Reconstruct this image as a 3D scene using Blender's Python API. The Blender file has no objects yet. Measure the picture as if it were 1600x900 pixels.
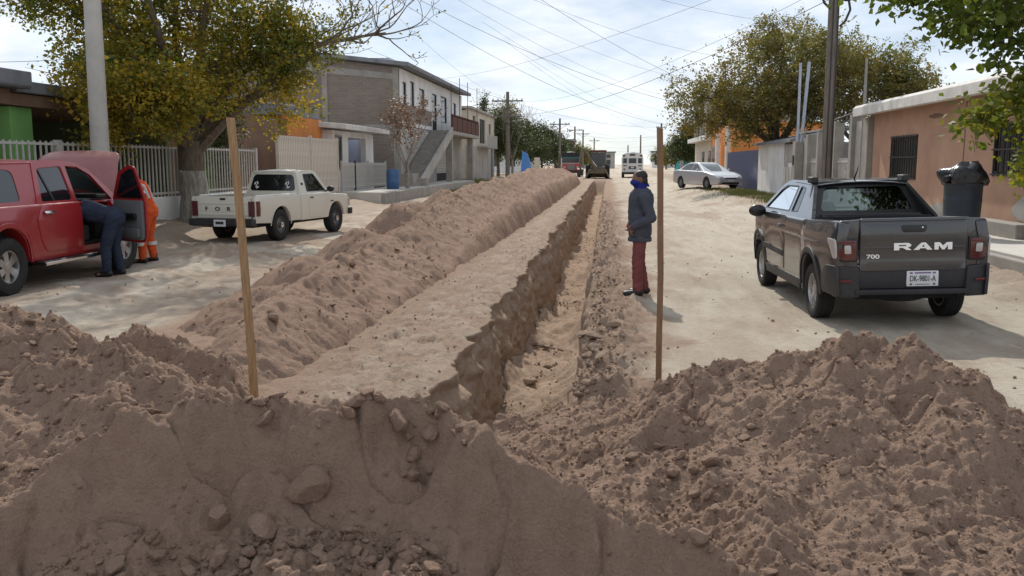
import bpy, bmesh, math, random
import numpy as np
from mathutils import Vector, Matrix
R = math.radians
rnd = random.Random(7)
sc = bpy.context.scene
col = sc.collection

# ---------------------------------------------------------------- camera
cam_d = bpy.data.cameras.new('camera'); cam = bpy.data.objects.new('camera', cam_d); col.objects.link(cam)
cam_d.sensor_width = 36; cam_d.lens = 31.5; cam_d.clip_start = .05; cam_d.clip_end = 3000
cam.location = (0, 0, 1.72); cam.rotation_euler = (R(90 - 7.97), 0, R(6.057))
sc.camera = cam
# ---------------------------------------------------------------- world + sun
SUN_EL, SUN_AZ = R(41), R(-11)          # azimuth measured from +Y towards +X
w = bpy.data.worlds.new('World'); sc.world = w; w.use_nodes = True
nt = w.node_tree; nt.nodes.clear()
def N(t, typ, **kw):
    n = t.nodes.new(typ)
    for k, v in kw.items(): setattr(n, k, v)
    return n
sky = N(nt, 'ShaderNodeTexSky'); sky.sky_type = 'NISHITA'; sky.sun_disc = False
sky.sun_elevation = SUN_EL; sky.sun_rotation = SUN_AZ; sky.dust_density = .15; sky.ozone_density = 1.5; sky.altitude = 1100
tc = N(nt, 'ShaderNodeTexCoord'); sep = N(nt, 'ShaderNodeSeparateXYZ'); nt.links.new(tc.outputs['Generated'], sep.inputs[0])
mx = N(nt, 'ShaderNodeMath', operation='MAXIMUM'); nt.links.new(sep.outputs[2], mx.inputs[0]); mx.inputs[1].default_value = .0
ad = N(nt, 'ShaderNodeMath', operation='ADD'); nt.links.new(mx.outputs[0], ad.inputs[0]); ad.inputs[1].default_value = .2
dx = N(nt, 'ShaderNodeMath', operation='DIVIDE'); nt.links.new(sep.outputs[0], dx.inputs[0]); nt.links.new(ad.outputs[0], dx.inputs[1])
dy = N(nt, 'ShaderNodeMath', operation='DIVIDE'); nt.links.new(sep.outputs[1], dy.inputs[0]); nt.links.new(ad.outputs[0], dy.inputs[1])
cb = N(nt, 'ShaderNodeCombineXYZ'); nt.links.new(dx.outputs[0], cb.inputs[0]); nt.links.new(dy.outputs[0], cb.inputs[1])
mp = N(nt, 'ShaderNodeMapping'); mp.inputs['Scale'].default_value = (.75, .8, 1); mp.inputs['Rotation'].default_value = (0, 0, .35); nt.links.new(cb.outputs[0], mp.inputs[0])
n1 = N(nt, 'ShaderNodeTexNoise'); n1.inputs['Scale'].default_value = 1.1; n1.inputs['Detail'].default_value = 9; n1.inputs['Roughness'].default_value = .58; n1.inputs['Distortion'].default_value = .9
nt.links.new(mp.outputs[0], n1.inputs['Vector'])
cr = N(nt, 'ShaderNodeValToRGB'); cr.color_ramp.elements[0].position = .38; cr.color_ramp.elements[0].color = (.5, .5, .5, 1); cr.color_ramp.elements[1].position = .60
cr.color_ramp.elements[1].color = (.97, .97, .97, 1); nt.links.new(n1.outputs['Fac'], cr.inputs[0])
n2 = N(nt, 'ShaderNodeTexNoise'); n2.inputs['Scale'].default_value = 2.3; n2.inputs['Detail'].default_value = 8; n2.inputs['Roughness'].default_value = .6; nt.links.new(mp.outputs[0], n2.inputs['Vector'])
cc = N(nt, 'ShaderNodeValToRGB'); cc.color_ramp.elements[0].position = .3; cc.color_ramp.elements[0].color = (7.4, 8.4, 9.9, 1); cc.color_ramp.elements[1].position = .65; cc.color_ramp.elements[1].color = (12.6, 12.9, 13.3, 1)
nt.links.new(n2.outputs['Fac'], cc.inputs[0])
mixc = N(nt, 'ShaderNodeMix', data_type='RGBA'); nt.links.new(cr.outputs[0], mixc.inputs['Factor']); nt.links.new(sky.outputs[0], mixc.inputs['A']); nt.links.new(cc.outputs[0], mixc.inputs['B'])
bg = N(nt, 'ShaderNodeBackground'); bg.inputs[1].default_value = .092; nt.links.new(mixc.outputs['Result'], bg.inputs[0])
ow = N(nt, 'ShaderNodeOutputWorld'); nt.links.new(bg.outputs[0], ow.inputs[0])
sd = bpy.data.lights.new('sun', 'SUN'); sd.energy = 3.9; sd.angle = R(.6); sd.color = (1, .94, .85)
so = bpy.data.objects.new('sun', sd); col.objects.link(so)
sdir = Vector((math.sin(SUN_AZ) * math.cos(SUN_EL), math.cos(SUN_AZ) * math.cos(SUN_EL), math.sin(SUN_EL)))
so.rotation_euler = sdir.to_track_quat('Z', 'Y').to_euler(); so.location = (0, 0, 30)
sc.view_settings.view_transform = 'Standard'; sc.view_settings.look = 'None'; sc.view_settings.exposure = 0; sc.view_settings.gamma = 1

# ---------------------------------------------------------------- materials
def mat(name, c, rough=.8, metal=0, spec=.5, c2=None, nscale=3, bump=0, bscale=30, bdist=.02, coat=0, alpha=None, stretch=None, detail=6, trans=0, contrast=(.35, .65)):
    m = bpy.data.materials.new(name); m.use_nodes = True; t = m.node_tree; b = t.nodes['Principled BSDF']
    b.inputs['Base Color'].default_value = (*c, 1); b.inputs['Roughness'].default_value = rough; b.inputs['Metallic'].default_value = metal
    b.inputs['Specular IOR Level'].default_value = spec; b.inputs['Coat Weight'].default_value = coat; b.inputs['Coat Roughness'].default_value = .06
    if trans: b.inputs['Transmission Weight'].default_value = trans
    tc = N(t, 'ShaderNodeTexCoord'); src = tc.outputs['Object']
    if stretch:
        mp = N(t, 'ShaderNodeMapping'); mp.inputs['Scale'].default_value = stretch; t.links.new(src, mp.inputs[0]); src = mp.outputs[0]
    if c2:
        n = N(t, 'ShaderNodeTexNoise'); n.inputs['Scale'].default_value = nscale; n.inputs['Detail'].default_value = detail; n.inputs['Roughness'].default_value = .6; t.links.new(src, n.inputs['Vector'])
        r = N(t, 'ShaderNodeValToRGB'); r.color_ramp.elements[0].color = (*c, 1); r.color_ramp.elements[1].color = (*c2, 1)
        r.color_ramp.elements[0].position, r.color_ramp.elements[1].position = contrast
        t.links.new(n.outputs['Fac'], r.inputs[0]); t.links.new(r.outputs[0], b.inputs['Base Color'])
    if bump:
        n = N(t, 'ShaderNodeTexNoise'); n.inputs['Scale'].default_value = bscale; n.inputs['Detail'].default_value = 8; n.inputs['Roughness'].default_value = .65; t.links.new(src, n.inputs['Vector'])
        bp = N(t, 'ShaderNodeBump'); bp.inputs['Strength'].default_value = bump; bp.inputs['Distance'].default_value = bdist; t.links.new(n.outputs['Fac'], bp.inputs['Height']); t.links.new(bp.outputs[0], b.inputs['Normal'])
    return m
def ramp(t, src, stops):
    r = N(t, 'ShaderNodeValToRGB'); e = r.color_ramp.elements
    while len(e) < len(stops): e.new(.5)
    for k, (p, c) in enumerate(stops): e[k].position = p; e[k].color = (*c, 1) if len(c) == 3 else c
    t.links.new(src, r.inputs[0]); return r
def noise_node(t, src, scale, detail=6, rough=.6, dist=0):
    n = N(t, 'ShaderNodeTexNoise'); n.inputs['Scale'].default_value = scale; n.inputs['Detail'].default_value = detail; n.inputs['Roughness'].default_value = rough; n.inputs['Distortion'].default_value = dist
    t.links.new(src, n.inputs['Vector']); return n.outputs['Fac']
def mixrgb(t, f, a, b, bt='MIX'):
    n = N(t, 'ShaderNodeMix', data_type='RGBA', blend_type=bt)
    for s, k in ((f, 'Factor'), (a, 'A'), (b, 'B')):
        if isinstance(s, (int, float)): n.inputs[k].default_value = s
        elif isinstance(s, tuple): n.inputs[k].default_value = (*s, 1)
        else: t.links.new(s, n.inputs[k])
    return n.outputs['Result']
def soil_mat(name, ground=False, lift=0):
    m = bpy.data.materials.new(name); m.use_nodes = True; t = m.node_tree; b = t.nodes['Principled BSDF']
    b.inputs['Roughness'].default_value = 1; b.inputs['Specular IOR Level'].default_value = .1
    g = N(t, 'ShaderNodeNewGeometry'); P = g.outputs['Position']
    big = noise_node(t, P, 1.1, 5, .6); mid = noise_node(t, P, 12, 8, .72); fine = noise_node(t, P, 70, 4, .7)
    s1 = ramp(t, big, [(.3, (0.269, 0.174, 0.121)), (.5, (0.333, 0.220, 0.157)), (.72, (0.404, 0.281, 0.205))])
    s2 = mixrgb(t, .55, s1.outputs[0], ramp(t, mid, [(.3, (0.211, 0.134, 0.094)), (.55, (0.328, 0.218, 0.159)), (.75, (0.456, 0.330, 0.251))]).outputs[0])
    soil = mixrgb(t, .35, s2, ramp(t, fine, [(.3, (0.170, 0.108, 0.076)), (.6, (0.339, 0.229, 0.170)), (.8, (0.538, 0.407, 0.324))]).outputs[0])
    soil = mixrgb(t, .10, soil, (.52, .42, .34))
    if lift: soil = mixrgb(t, lift, soil, (.44, .35, .265))
    out = soil
    if ground:
        a = N(t, 'ShaderNodeAttribute'); a.attribute_name = 'dig'
        a2 = N(t, 'ShaderNodeAttribute'); a2.attribute_name = 'deep'
        mp = N(t, 'ShaderNodeMapping'); mp.inputs['Scale'].default_value = (1.5, .22, 1); t.links.new(P, mp.inputs[0])
        tr = noise_node(t, mp.outputs[0], 2.2, 7, .6)
        road = ramp(t, tr, [(.32, (.40, .34, .26)), (.48, (.58, .515, .42)), (.68, (.70, .64, .55))])
        road2 = mixrgb(t, .45, road.outputs[0], ramp(t, mid, [(.3, (.40, .345, .275)), (.6, (.60, .54, .45)), (.75, (.70, .64, .55))]).outputs[0])
        road3 = mixrgb(t, .25, road2, ramp(t, fine, [(.3, (.27, .22, .165)), (.55, (.50, .43, .34)), (.8, (.62, .56, .47))]).outputs[0])
        out = mixrgb(t, a.outputs['Fac'], road3, mixrgb(t, .35, soil, (.36, .275, .205)))
        mp2 = N(t, 'ShaderNodeMapping'); mp2.inputs['Scale'].default_value = (4, 4, 3.2); t.links.new(P, mp2.inputs[0])
        st = noise_node(t, mp2.outputs[0], 1.6, 7, .7)
        wall = ramp(t, st, [(.3, (.31, .215, .15)), (.5, (.45, .335, .245)), (.7, (.56, .45, .345))])
        a3 = N(t, 'ShaderNodeAttribute'); a3.attribute_name = 'track'
        out = mixrgb(t, a2.outputs['Fac'], out, mixrgb(t, .3, wall.outputs[0], soil))
    t.links.new(out, b.inputs['Base Color'])
    ma = N(t, 'ShaderNodeMath', operation='MULTIPLY_ADD'); t.links.new(mid, ma.inputs[0]); ma.inputs[1].default_value = 2.2; t.links.new(fine, ma.inputs[2])
    if ground:
        mw = N(t, 'ShaderNodeMapping'); mw.inputs['Rotation'].default_value = (0, 0, .12); t.links.new(P, mw.inputs[0])
        wv = N(t, 'ShaderNodeTexWave'); wv.bands_direction = 'Y'; wv.inputs['Scale'].default_value = 5.5; wv.inputs['Distortion'].default_value = 1.6; wv.inputs['Detail Scale'].default_value = 3; t.links.new(mw.outputs[0], wv.inputs['Vector'])
        m5 = N(t, 'ShaderNodeMath', operation='MULTIPLY'); t.links.new(wv.outputs['Fac'], m5.inputs[0]); t.links.new(a3.outputs['Fac'], m5.inputs[1]); m6 = N(t, 'ShaderNodeMath', operation='ADD'); m7 = N(t, 'ShaderNodeMath', operation='MULTIPLY'); m7.inputs[1].default_value = .35; t.links.new(m5.outputs[0], m7.inputs[0]); t.links.new(m7.outputs[0], m6.inputs[0]); t.links.new(ma.outputs[0], m6.inputs[1]); ma = m6
    bp = N(t, 'ShaderNodeBump'); bp.inputs['Strength'].default_value = .9; bp.inputs['Distance'].default_value = .026; t.links.new(ma.outputs[0], bp.inputs['Height']); t.links.new(bp.outputs[0], b.inputs['Normal'])
    return m
M = {}
M['soil'] = soil_mat('soil'); M['ground'] = soil_mat('ground_dirt', True); M['soil_pale'] = soil_mat('dry_soil', False, .45)
M['pale_clod'] = mat('pale_clod', (.42, .34, .26), 1, 0, .1, (.5, .42, .34), 8, .8, 60, .01)

# ---------------------------------------------------------------- object helpers
def tag(o, label=None, cat=None, group=None, kind=None):
    if label: o['label'] = label
    if cat: o['category'] = cat
    if group: o['group'] = group
    if kind: o['kind'] = kind
    return o
def thing(name, label, cat, loc=(0, 0, 0), rz=0, group=None):
    o = bpy.data.objects.new(name, None); o.empty_display_size = .2; col.objects.link(o); o.location = loc; o.rotation_euler = (0, 0, rz)
    return tag(o, label, cat, group)
def link(name, me, m=None, parent=None, smooth=False, bev=0, loc=None, rot=None, scale=None):
    if m is not None and not me.materials: me.materials.append(M[m] if isinstance(m, str) else m)
    if smooth: me.shade_smooth()
    o = bpy.data.objects.new(name, me); col.objects.link(o)
    if parent is not None: o.parent = parent
    if loc: o.location = loc
    if rot: o.rotation_euler = rot
    if scale: o.scale = scale if hasattr(scale, '__len__') else (scale,) * 3
    if bev:
        b = o.modifiers.new('bevel', 'BEVEL'); b.width = bev; b.segments = 2; b.limit_method = 'ANGLE'; b.angle_limit = R(35)
    return o
def copy_tree(o, parent=None, **kw):
    c = o.copy(); col.objects.link(c)
    if parent is not None: c.parent = parent
    for ch in list(o.children): copy_tree(ch, c)
    for k, v in kw.items(): setattr(c, k, v)
    return c
class MB:
    """collects simple solids into one mesh"""
    def __init__(s): s.v = []; s.f = []
    def add(s, vs, fs):
        n = len(s.v); s.v += [tuple(v) for v in vs]; s.f += [tuple(i + n for i in f) for f in fs]; return s
    def box(s, x0, x1, y0, y1, z0, z1, T=None):
        vs = [Vector(p) for p in ((x0, y0, z0), (x1, y0, z0), (x1, y1, z0), (x0, y1, z0), (x0, y0, z1), (x1, y0, z1), (x1, y1, z1), (x0, y1, z1))]
        if T: vs = [T @ v for v in vs]
        return s.add(vs, [(0, 3, 2, 1), (4, 5, 6, 7), (0, 1, 5, 4), (1, 2, 6, 5), (2, 3, 7, 6), (3, 0, 4, 7)])
    def tube(s, pts, r, n=8, caps=True, sq=1.0):
        pts = [Vector(p) for p in pts]; rs = r if hasattr(r, '__len__') else [r] * len(pts); vs = []; fs = []
        d0 = (pts[1] - pts[0]).normalized(); up = Vector((0, 0, 1)) if abs(d0.z) < .9 else Vector((0, 1, 0))
        for i, p in enumerate(pts):
            d = (pts[min(i + 1, len(pts) - 1)] - pts[max(i - 1, 0)]).normalized()
            a = d.cross(up).normalized(); b = a.cross(d).normalized(); up = b
            for k in range(n):
                t = 2 * math.pi * k / n; vs.append(p + (a * math.cos(t) + b * math.sin(t) * sq) * rs[i])
        for i in range(len(pts) - 1):
            for k in range(n): fs.append((i * n + k, i * n + (k + 1) % n, (i + 1) * n + (k + 1) % n, (i + 1) * n + k))
        if caps: fs += [tuple(range(n))[::-1], tuple(range((len(pts) - 1) * n, len(pts) * n))]
        return s.add(vs, fs)
    def lathe(s, prof, n=24, T=None, axis='z', close=False):
        vs = []; fs = []
        for r, z in prof:
            for k in range(n):
                t = 2 * math.pi * k / n
                p = Vector((r * math.cos(t), r * math.sin(t), z)) if axis == 'z' else Vector((z, r * math.cos(t), r * math.sin(t)))
                vs.append(T @ p if T else p)
        m = len(prof)
        for i in range(m if close else m - 1):
            j = (i + 1) % m
            for k in range(n): fs.append((i * n + k, i * n + (k + 1) % n, j * n + (k + 1) % n, j * n + k))
        if not close: fs += [tuple(range(n))[::-1], tuple(range((m - 1) * n, m * n))]
        return s.add(vs, fs)
    def prism(s, poly, a0, a1, axis='x'):
        """polygon extruded along an axis; polygon coordinates are the two other axes in order"""
        n = len(poly)
        def P(u, v, a): return {'x': (a, u, v), 'y': (u, a, v), 'z': (u, v, a)}[axis]
        vs = [P(u, v, a0) for u, v in poly] + [P(u, v, a1) for u, v in poly]
        fs = [tuple(range(n))[::-1], tuple(range(n, 2 * n))] + [(i, (i + 1) % n, n + (i + 1) % n, n + i) for i in range(n)]
        return s.add(vs, fs)
    def ell(s, c, r, n=12, m=8, T=None):
        vs = []; fs = []
        for i in range(m + 1):
            ph = math.pi * i / m - math.pi / 2
            for k in range(n):
                t = 2 * math.pi * k / n; p = Vector((math.cos(ph) * math.cos(t) * r[0], math.cos(ph) * math.sin(t) * r[1], math.sin(ph) * r[2]))
                if T: p = T @ p
                vs.append(p + Vector(c))
        for i in range(m):
            for k in range(n): fs.append((i * n + k, i * n + (k + 1) % n, (i + 1) * n + (k + 1) % n, (i + 1) * n + k))
        return s.add(vs, fs)
    def mesh(s, name):
        me = bpy.data.meshes.new(name); me.from_pydata(s.v, [], s.f)
        bm = bmesh.new(); bm.from_mesh(me); bmesh.ops.remove_doubles(bm, verts=bm.verts, dist=1e-5); bmesh.ops.recalc_face_normals(bm, faces=bm.faces); bm.to_mesh(me); bm.free()
        return me
    def build(s, name, m, parent=None, smooth=False, bev=0, **kw):
        me = s.mesh(name); o = link(name, me, m, parent, False, bev, **kw)
        if smooth:
            me.shade_smooth()
            try: me.set_sharp_from_angle(angle=R(40))
            except Exception: pass
        return o
def np_mesh(name, V, F, smooth=True):
    me = bpy.data.meshes.new(name); V = np.asarray(V, np.float32); F = np.asarray(F, np.int32)
    me.vertices.add(len(V)); me.vertices.foreach_set('co', V.ravel()); k = F.shape[1]
    me.loops.add(F.size); me.loops.foreach_set('vertex_index', F.ravel()); me.polygons.add(len(F))
    me.polygons.foreach_set('loop_start', np.arange(0, F.size, k, dtype=np.int32)); me.update(calc_edges=True)
    if smooth: me.shade_smooth()
    return me
def grid_faces(nr, nc):
    i = np.arange(nr - 1)[:, None] * nc + np.arange(nc - 1)[None]; i = i.ravel()
    return np.stack([i, i + 1, i + nc + 1, i + nc], 1)

# ---------------------------------------------------------------- numpy noise
def _h(ix, iy, s):
    with np.errstate(over='ignore'):
        h = (ix.astype(np.int64).astype(np.uint32) * np.uint32(374761393) + iy.astype(np.int64).astype(np.uint32) * np.uint32(668265263) + np.uint32((s * 2246822519) & 0xffffffff))
        h = (h ^ (h >> np.uint32(13))) * np.uint32(1274126177); h = h ^ (h >> np.uint32(16)); h = h * np.uint32(2654435761); h ^= h >> np.uint32(15)
    return h.astype(np.float64) / 4294967295.
def noise(x, y, s=0):
    x = np.asarray(x, float); y = np.asarray(y, float); x, y = np.broadcast_arrays(x, y)
    ix = np.floor(x); iy = np.floor(y); fx = x - ix; fy = y - iy; u = fx * fx * (3 - 2 * fx); v = fy * fy * (3 - 2 * fy)
    def g(a, b):
        t = _h(ix + a, iy + b, s) * 6.2832; return np.cos(t) * (fx - a) + np.sin(t) * (fy - b)
    return ((g(0, 0) * (1 - u) + g(1, 0) * u) * (1 - v) + (g(0, 1) * (1 - u) + g(1, 1) * u) * v) * 1.5
def fbm(x, y, s=0, o=4, gain=.5):
    r = 0; a = 1
    for k in range(o): r = r + a * noise(np.asarray(x) * 2 ** k + 17.3 * k, np.asarray(y) * 2 ** k - 9.1 * k, s + k); a *= gain
    return r
def clumps(x, y, s=0):
    """round lumps of random height packed together, 0..1"""
    x = np.asarray(x, float); y = np.asarray(y, float); ix = np.floor(x); iy = np.floor(y); best = np.zeros(np.broadcast(x, y).shape)
    for a in (-1, 0, 1):
        for b in (-1, 0, 1):
            cx = ix + a; cy = iy + b; px = cx + .15 + .7 * _h(cx, cy, s); py = cy + .15 + .7 * _h(cx, cy, s + 5); r = .25 + .5 * _h(cx, cy, s + 9) ** 2
            d2 = ((x - px) ** 2 + (y - py) ** 2) / r ** 2
            best = np.maximum(best, r * np.maximum(0, 1 - d2) ** .72)
    return best
def sstep(a, b, x):
    t = np.clip((np.asarray(x, float) - a) / (b - a), 0, 1); return t * t * (3 - 2 * t)

# ---------------------------------------------------------------- terrain
def G(x, y):
    """ground level of the street"""
    x = np.asarray(x, float); y = np.asarray(y, float)
    z = .32 * sstep(-9.0, -11, x)
    k = 1.6 * sstep(24, 44, y); z = z + .026 * np.clip(x - 2.3, 0, 2.3) + .27 * sstep(4.5 - k, 6.2 - k, x) * sstep(6, 12, y)
    z = z - .1 * np.exp(-((x + 5.6) / .9) ** 2) * sstep(4, 9, y) * sstep(40, 20, y)
    return z
RIM_L, RIM_R, T0, T1 = -1.34, -.20, 5.35, 90
def rim_left(y):
    ph = y / .95 + 1.6 * noise(y * .45, y * 0 + 3, 5); saw = ph - np.floor(ph)
    amp = .02 + .13 * _h(np.floor(ph), np.zeros_like(ph), 11) ** 1.5
    return RIM_L + .13 * noise(y * .55, y * 0 + .5, 1) + .05 * noise(y * 2.3, y * 0 + 1.5, 2) + .03 * noise(y * 7, y * 0 + 1.5, 3) + .015 * noise(y * 17, y * 0 + 1.5, 4) + amp * (saw ** 1.5 - .4)
def rim_right(y): return RIM_R + .09 * noise(y * .7, y * 0 + 7, 21) + .09 * noise(y * 2.3, y * 0 + 7, 22) + .05 * noise(y * 6, y * 0 + 2, 23) + .02 * noise(y * 15, y * 0 + 2, 24)
def micro(x, y):
    z = .012 * fbm(x * 1.3, y * .8, 31, 4) + .007 * fbm(x * 6, y * 5, 33, 4, .6) - .012 * np.maximum(0, noise(x * 3.2, y * .35, 35)) * (noise(x * .4, y * .15, 36) > -.1)
    # tyre ruts along both lanes
    for c, a in ((-5.1, .035), (-6.7, .03), (1.6, .02), (3.1, .02)):
        wv = .25 * noise(y * .12, y * 0 + c, 41)
        z = z - a * np.exp(-((x - c - wv) / .16) ** 2) * (.6 + .6 * noise(y * .6, y * 0 + c, 42)) + a * .5 * np.exp(-((np.abs(x - c - wv) - .3) / .1) ** 2)
    rough = sstep(.62, .12, np.abs(x - .05)) * sstep(60, 20, y)            # loose earth right of the trench
    z = z + rough * (.07 * clumps(x * 4.5 + .4 * noise(x * 9, y * 9, 5), y * 4.5, 51) + .05 * clumps(x * 10 + .4 * noise(x * 19, y * 19, 5), y * 10, 52) + .03 * clumps(x * 20, y * 20, 53) + .05 * fbm(x * 6, y * 6, 54, 5, .6) + .15 * np.maximum(0, .3 + fbm(x * 1.2, y * 1.2, 55, 4)) * sstep(.42, .05, np.abs(x + .02)))
    sh = sstep(4.4, 5.2, x) * sstep(7.2, 6.2, x) + sstep(-7.5, -8.6, x) * .5                     # rough verges
    z = z + sh * (.07 * fbm(x * .9, y * .9, 57, 5) + .035 * clumps(x * 6, y * 6, 58))
    st = sstep(-2.6, -2.1, x) * sstep(-1.25, -1.5, x)
    z = z + st * (.028 * fbm(x * 5, y * 5, 61, 6, .65) + .012 * clumps(x * 16, y * 16, 62) + .02 * clumps(x * 9, y * 9, 63) * (noise(x * 1.5, y * 1.5, 64) > .0) + .026 * sstep(.0, .06, fbm(x * 2.4, y * 2.6, 65, 6, .62)))
    ln = sstep(-4.6, -5.2, x) * sstep(-9.5, -8.5, x) * sstep(9, 12, y) * sstep(50, 36, y); z = z + ln * (.03 * fbm(x * 1.1, y * .9, 71, 5, .6) + .02 * clumps(x * 7, y * 5, 72)) + .16 * np.exp(-(((x + 7.0) / .7) ** 2 + ((y - 15.8) / .8) ** 2)) * (1 + fbm(x * 3, y * 3, 73))
    sl = sstep(-2, -2.5, x) * sstep(-5.6, -5, x)
    z = z + sl * .03 * clumps(x * 8, y * 8, 67)
    return z
def make_ground():
    ys = [-6.]
    while ys[-1] < 600:
        y = ys[-1]; ys.append(y + (.5 if y < 2.5 else max(.022, (y - .8) * .0065) if y < 120 else y * .05))
    ys = np.array(ys)
    def seg(a, b, n, p=1): return a + (b - a) * np.linspace(0, 1, n) ** p
    L = np.concatenate([-4 - seg(0, 1, 110, 1)[::-1] ** 1 * 8, seg(-3.97, -2.5, 50)[0:], seg(-2.47, RIM_L, 58)])
    L = np.concatenate([-np.array([600, 300, 150, 90, 60, 45, 35, 28, 23, 19, 17, 15, 14, 13, 12.4]), L])
    Rr = np.concatenate([seg(RIM_R, 1.3, 70)[0:], seg(1.33, 4.4, 70), seg(4.45, 8, 80), np.array([8.3, 9, 10, 12, 14, 17, 20, 25, 32, 42, 60, 90, 150, 300, 600])])
    Y = ys[:, None]; xl = rim_left(ys)[:, None]; xr = rim_right(ys)[:, None]
    act = (sstep(T0, T0 + .12, ys) * sstep(T1, T1 - 3, ys))[:, None]
    dep = act * (.98 + .42 * sstep(10, 19, Y) + .12 * noise(ys * .3, ys * 0, 71)[:, None] + .1 * sstep(20, 40, Y))
    XL = L[None] + (xl - RIM_L) * sstep(-2.3, RIM_L, L)[None]; ZL = G(XL, Y) + micro(XL, Y)
    edge = sstep(RIM_L - .14, RIM_L, L)[None]; ZL = ZL - act * edge * .03
    XR = Rr[None] + (xr - RIM_R) * sstep(.6, RIM_R, Rr)[None]; ZR = G(XR, Y) + micro(XR, Y)
    nw = 36; t = np.linspace(0, 1, nw + 1)[1:][None]
    wx = xl + .13 * t + (.055 * noise(Y * 3.2, t * 1.1, 81) + .035 * noise(Y * 10, t * 3, 82) + .014 * noise(Y * 26, t * 8, 83) + .045 * fbm(Y * 3.5, t * 5.5, 84, 5, .6) + .03 * clumps(Y * 4, t * 5, 85) - .03 * clumps(Y * 2.1, t * 3.2, 86)) * sstep(0, .12, t) * act - .04 * np.exp(-((t - .12) / .07) ** 2)
    wz = ZL[:, -1:] * (1 - t) - dep * t
    nf = 46; tf = np.linspace(0, 1, nf + 1)[1:][None]
    fx0 = wx[:, -1:]; fx1 = xr - .06
    FX = fx0 + (fx1 - fx0) * tf
    slump = .22 * np.exp(-(tf / .16) ** 2) * np.clip(.4 + 1.2 * noise(Y * .8, Y * 0, 91), 0, 1) + .38 * np.exp(-((1 - tf) / .22) ** 2) * np.clip(.5 + 1.2 * noise(Y * .6, Y * 0, 92), 0, 1.2)
    FZ = -dep + act * (slump + .09 * fbm(FX * 2, Y * 1.6, 93, 5) + .06 * clumps(FX * 6, Y * 6, 94) + .03 * clumps(FX * 15, Y * 15, 95) + .35 * np.maximum(0, noise(Y * .22, Y * 0 + 1, 96)) * sstep(11, 14, Y))
    nb = 16; tb = np.linspace(0, 1, nb + 2)[1:-1][None]
    bx = fx1 + (XR[:, :1] - fx1) * tb - .05 * noise(Y * 5, tb * 2, 97) * act; bz = FZ[:, -1:] * (1 - tb) + ZR[:, :1] * tb
    X = np.concatenate([XL, wx, FX, bx, XR], 1); Z = np.concatenate([ZL, wz, FZ, bz, ZR], 1); YY = np.broadcast_to(Y, X.shape).copy()
    YY[:, XL.shape[1]:XL.shape[1] + nw] += .03 * noise(Y * 6, t * 4, 88) * act * sstep(T0 + .3, T0 + .6, Y)
    me = np_mesh('ground', np.stack([X, YY, Z], -1).reshape(-1, 3), grid_faces(*X.shape))
    dig = sstep(-5.5, -4.6, X + .5 * fbm(X * .7, YY * .7, 101, 4)) * sstep(.95, .25, X + .45 * fbm(X * .9, YY * .9, 102, 4)) * sstep(110, 90, YY)
    pale = sstep(-2.4, -2.0, X) * sstep(-1.2, -1.4, X); dig = dig * (1 - pale * (.06 + .24 * sstep(-.04, .08, fbm(X * 2.4, YY * 2.6, 65, 6, .62))))
    dig = np.maximum(dig, .6 * sstep(4.6, 5.4, X + .3 * fbm(X, YY, 104)) * sstep(9, 7, X))
    dig = np.maximum(dig, .55 * sstep(-7.6, -8.6, X)); dig = np.maximum(dig, sstep(-4.4, -5.2, X) * sstep(-11, -8.5, X) * sstep(9, 12, YY) * sstep(48, 36, YY) * np.clip(.25 + 1.5 * fbm(X * .8, YY * .6, 108, 6, .6), 0, .75))
    dig = np.maximum(dig, np.clip(fbm(X * .6, YY * .22, 105, 6, .6) * 1.1 - .12, 0, .5)); dig = np.maximum(dig, .45 * np.clip(1 - np.abs(X - 1.2) / 1.3, 0, 1) * np.clip(.5 + 1.5 * fbm(X * 1.3, YY * .8, 106, 5), 0, 1)); dig = np.maximum(dig, sstep(5.2, 4.6, YY) * .8 * sstep(-8, -5, X) * sstep(6, 4, X))
    deep = np.zeros_like(X); c0 = XL.shape[1]; deep[:, c0:c0 + nw + nf + nb] = 1; deep *= act
    track = np.zeros_like(X)
    for k, c in enumerate((-7.2, -6.0, -5.0, .9, 1.5, 2.4, 3.3, 4.2)):
        wv = .3 * noise(YY * .11, YY * 0 + c, 43); track = np.maximum(track, sstep(.13, .08, np.abs(X - c - wv)) * sstep(-.15, .15, noise(YY * .22, YY * 0 + k, 44)))
    for nm, arr in (('dig', dig), ('deep', deep), ('track', track)):
        at = me.attributes.new(nm, 'FLOAT', 'POINT'); at.data.foreach_set('value', arr.astype(np.float32).ravel())
    return tag(link('ground', me, 'ground'), kind='structure')
ground = make_ground()

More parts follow.
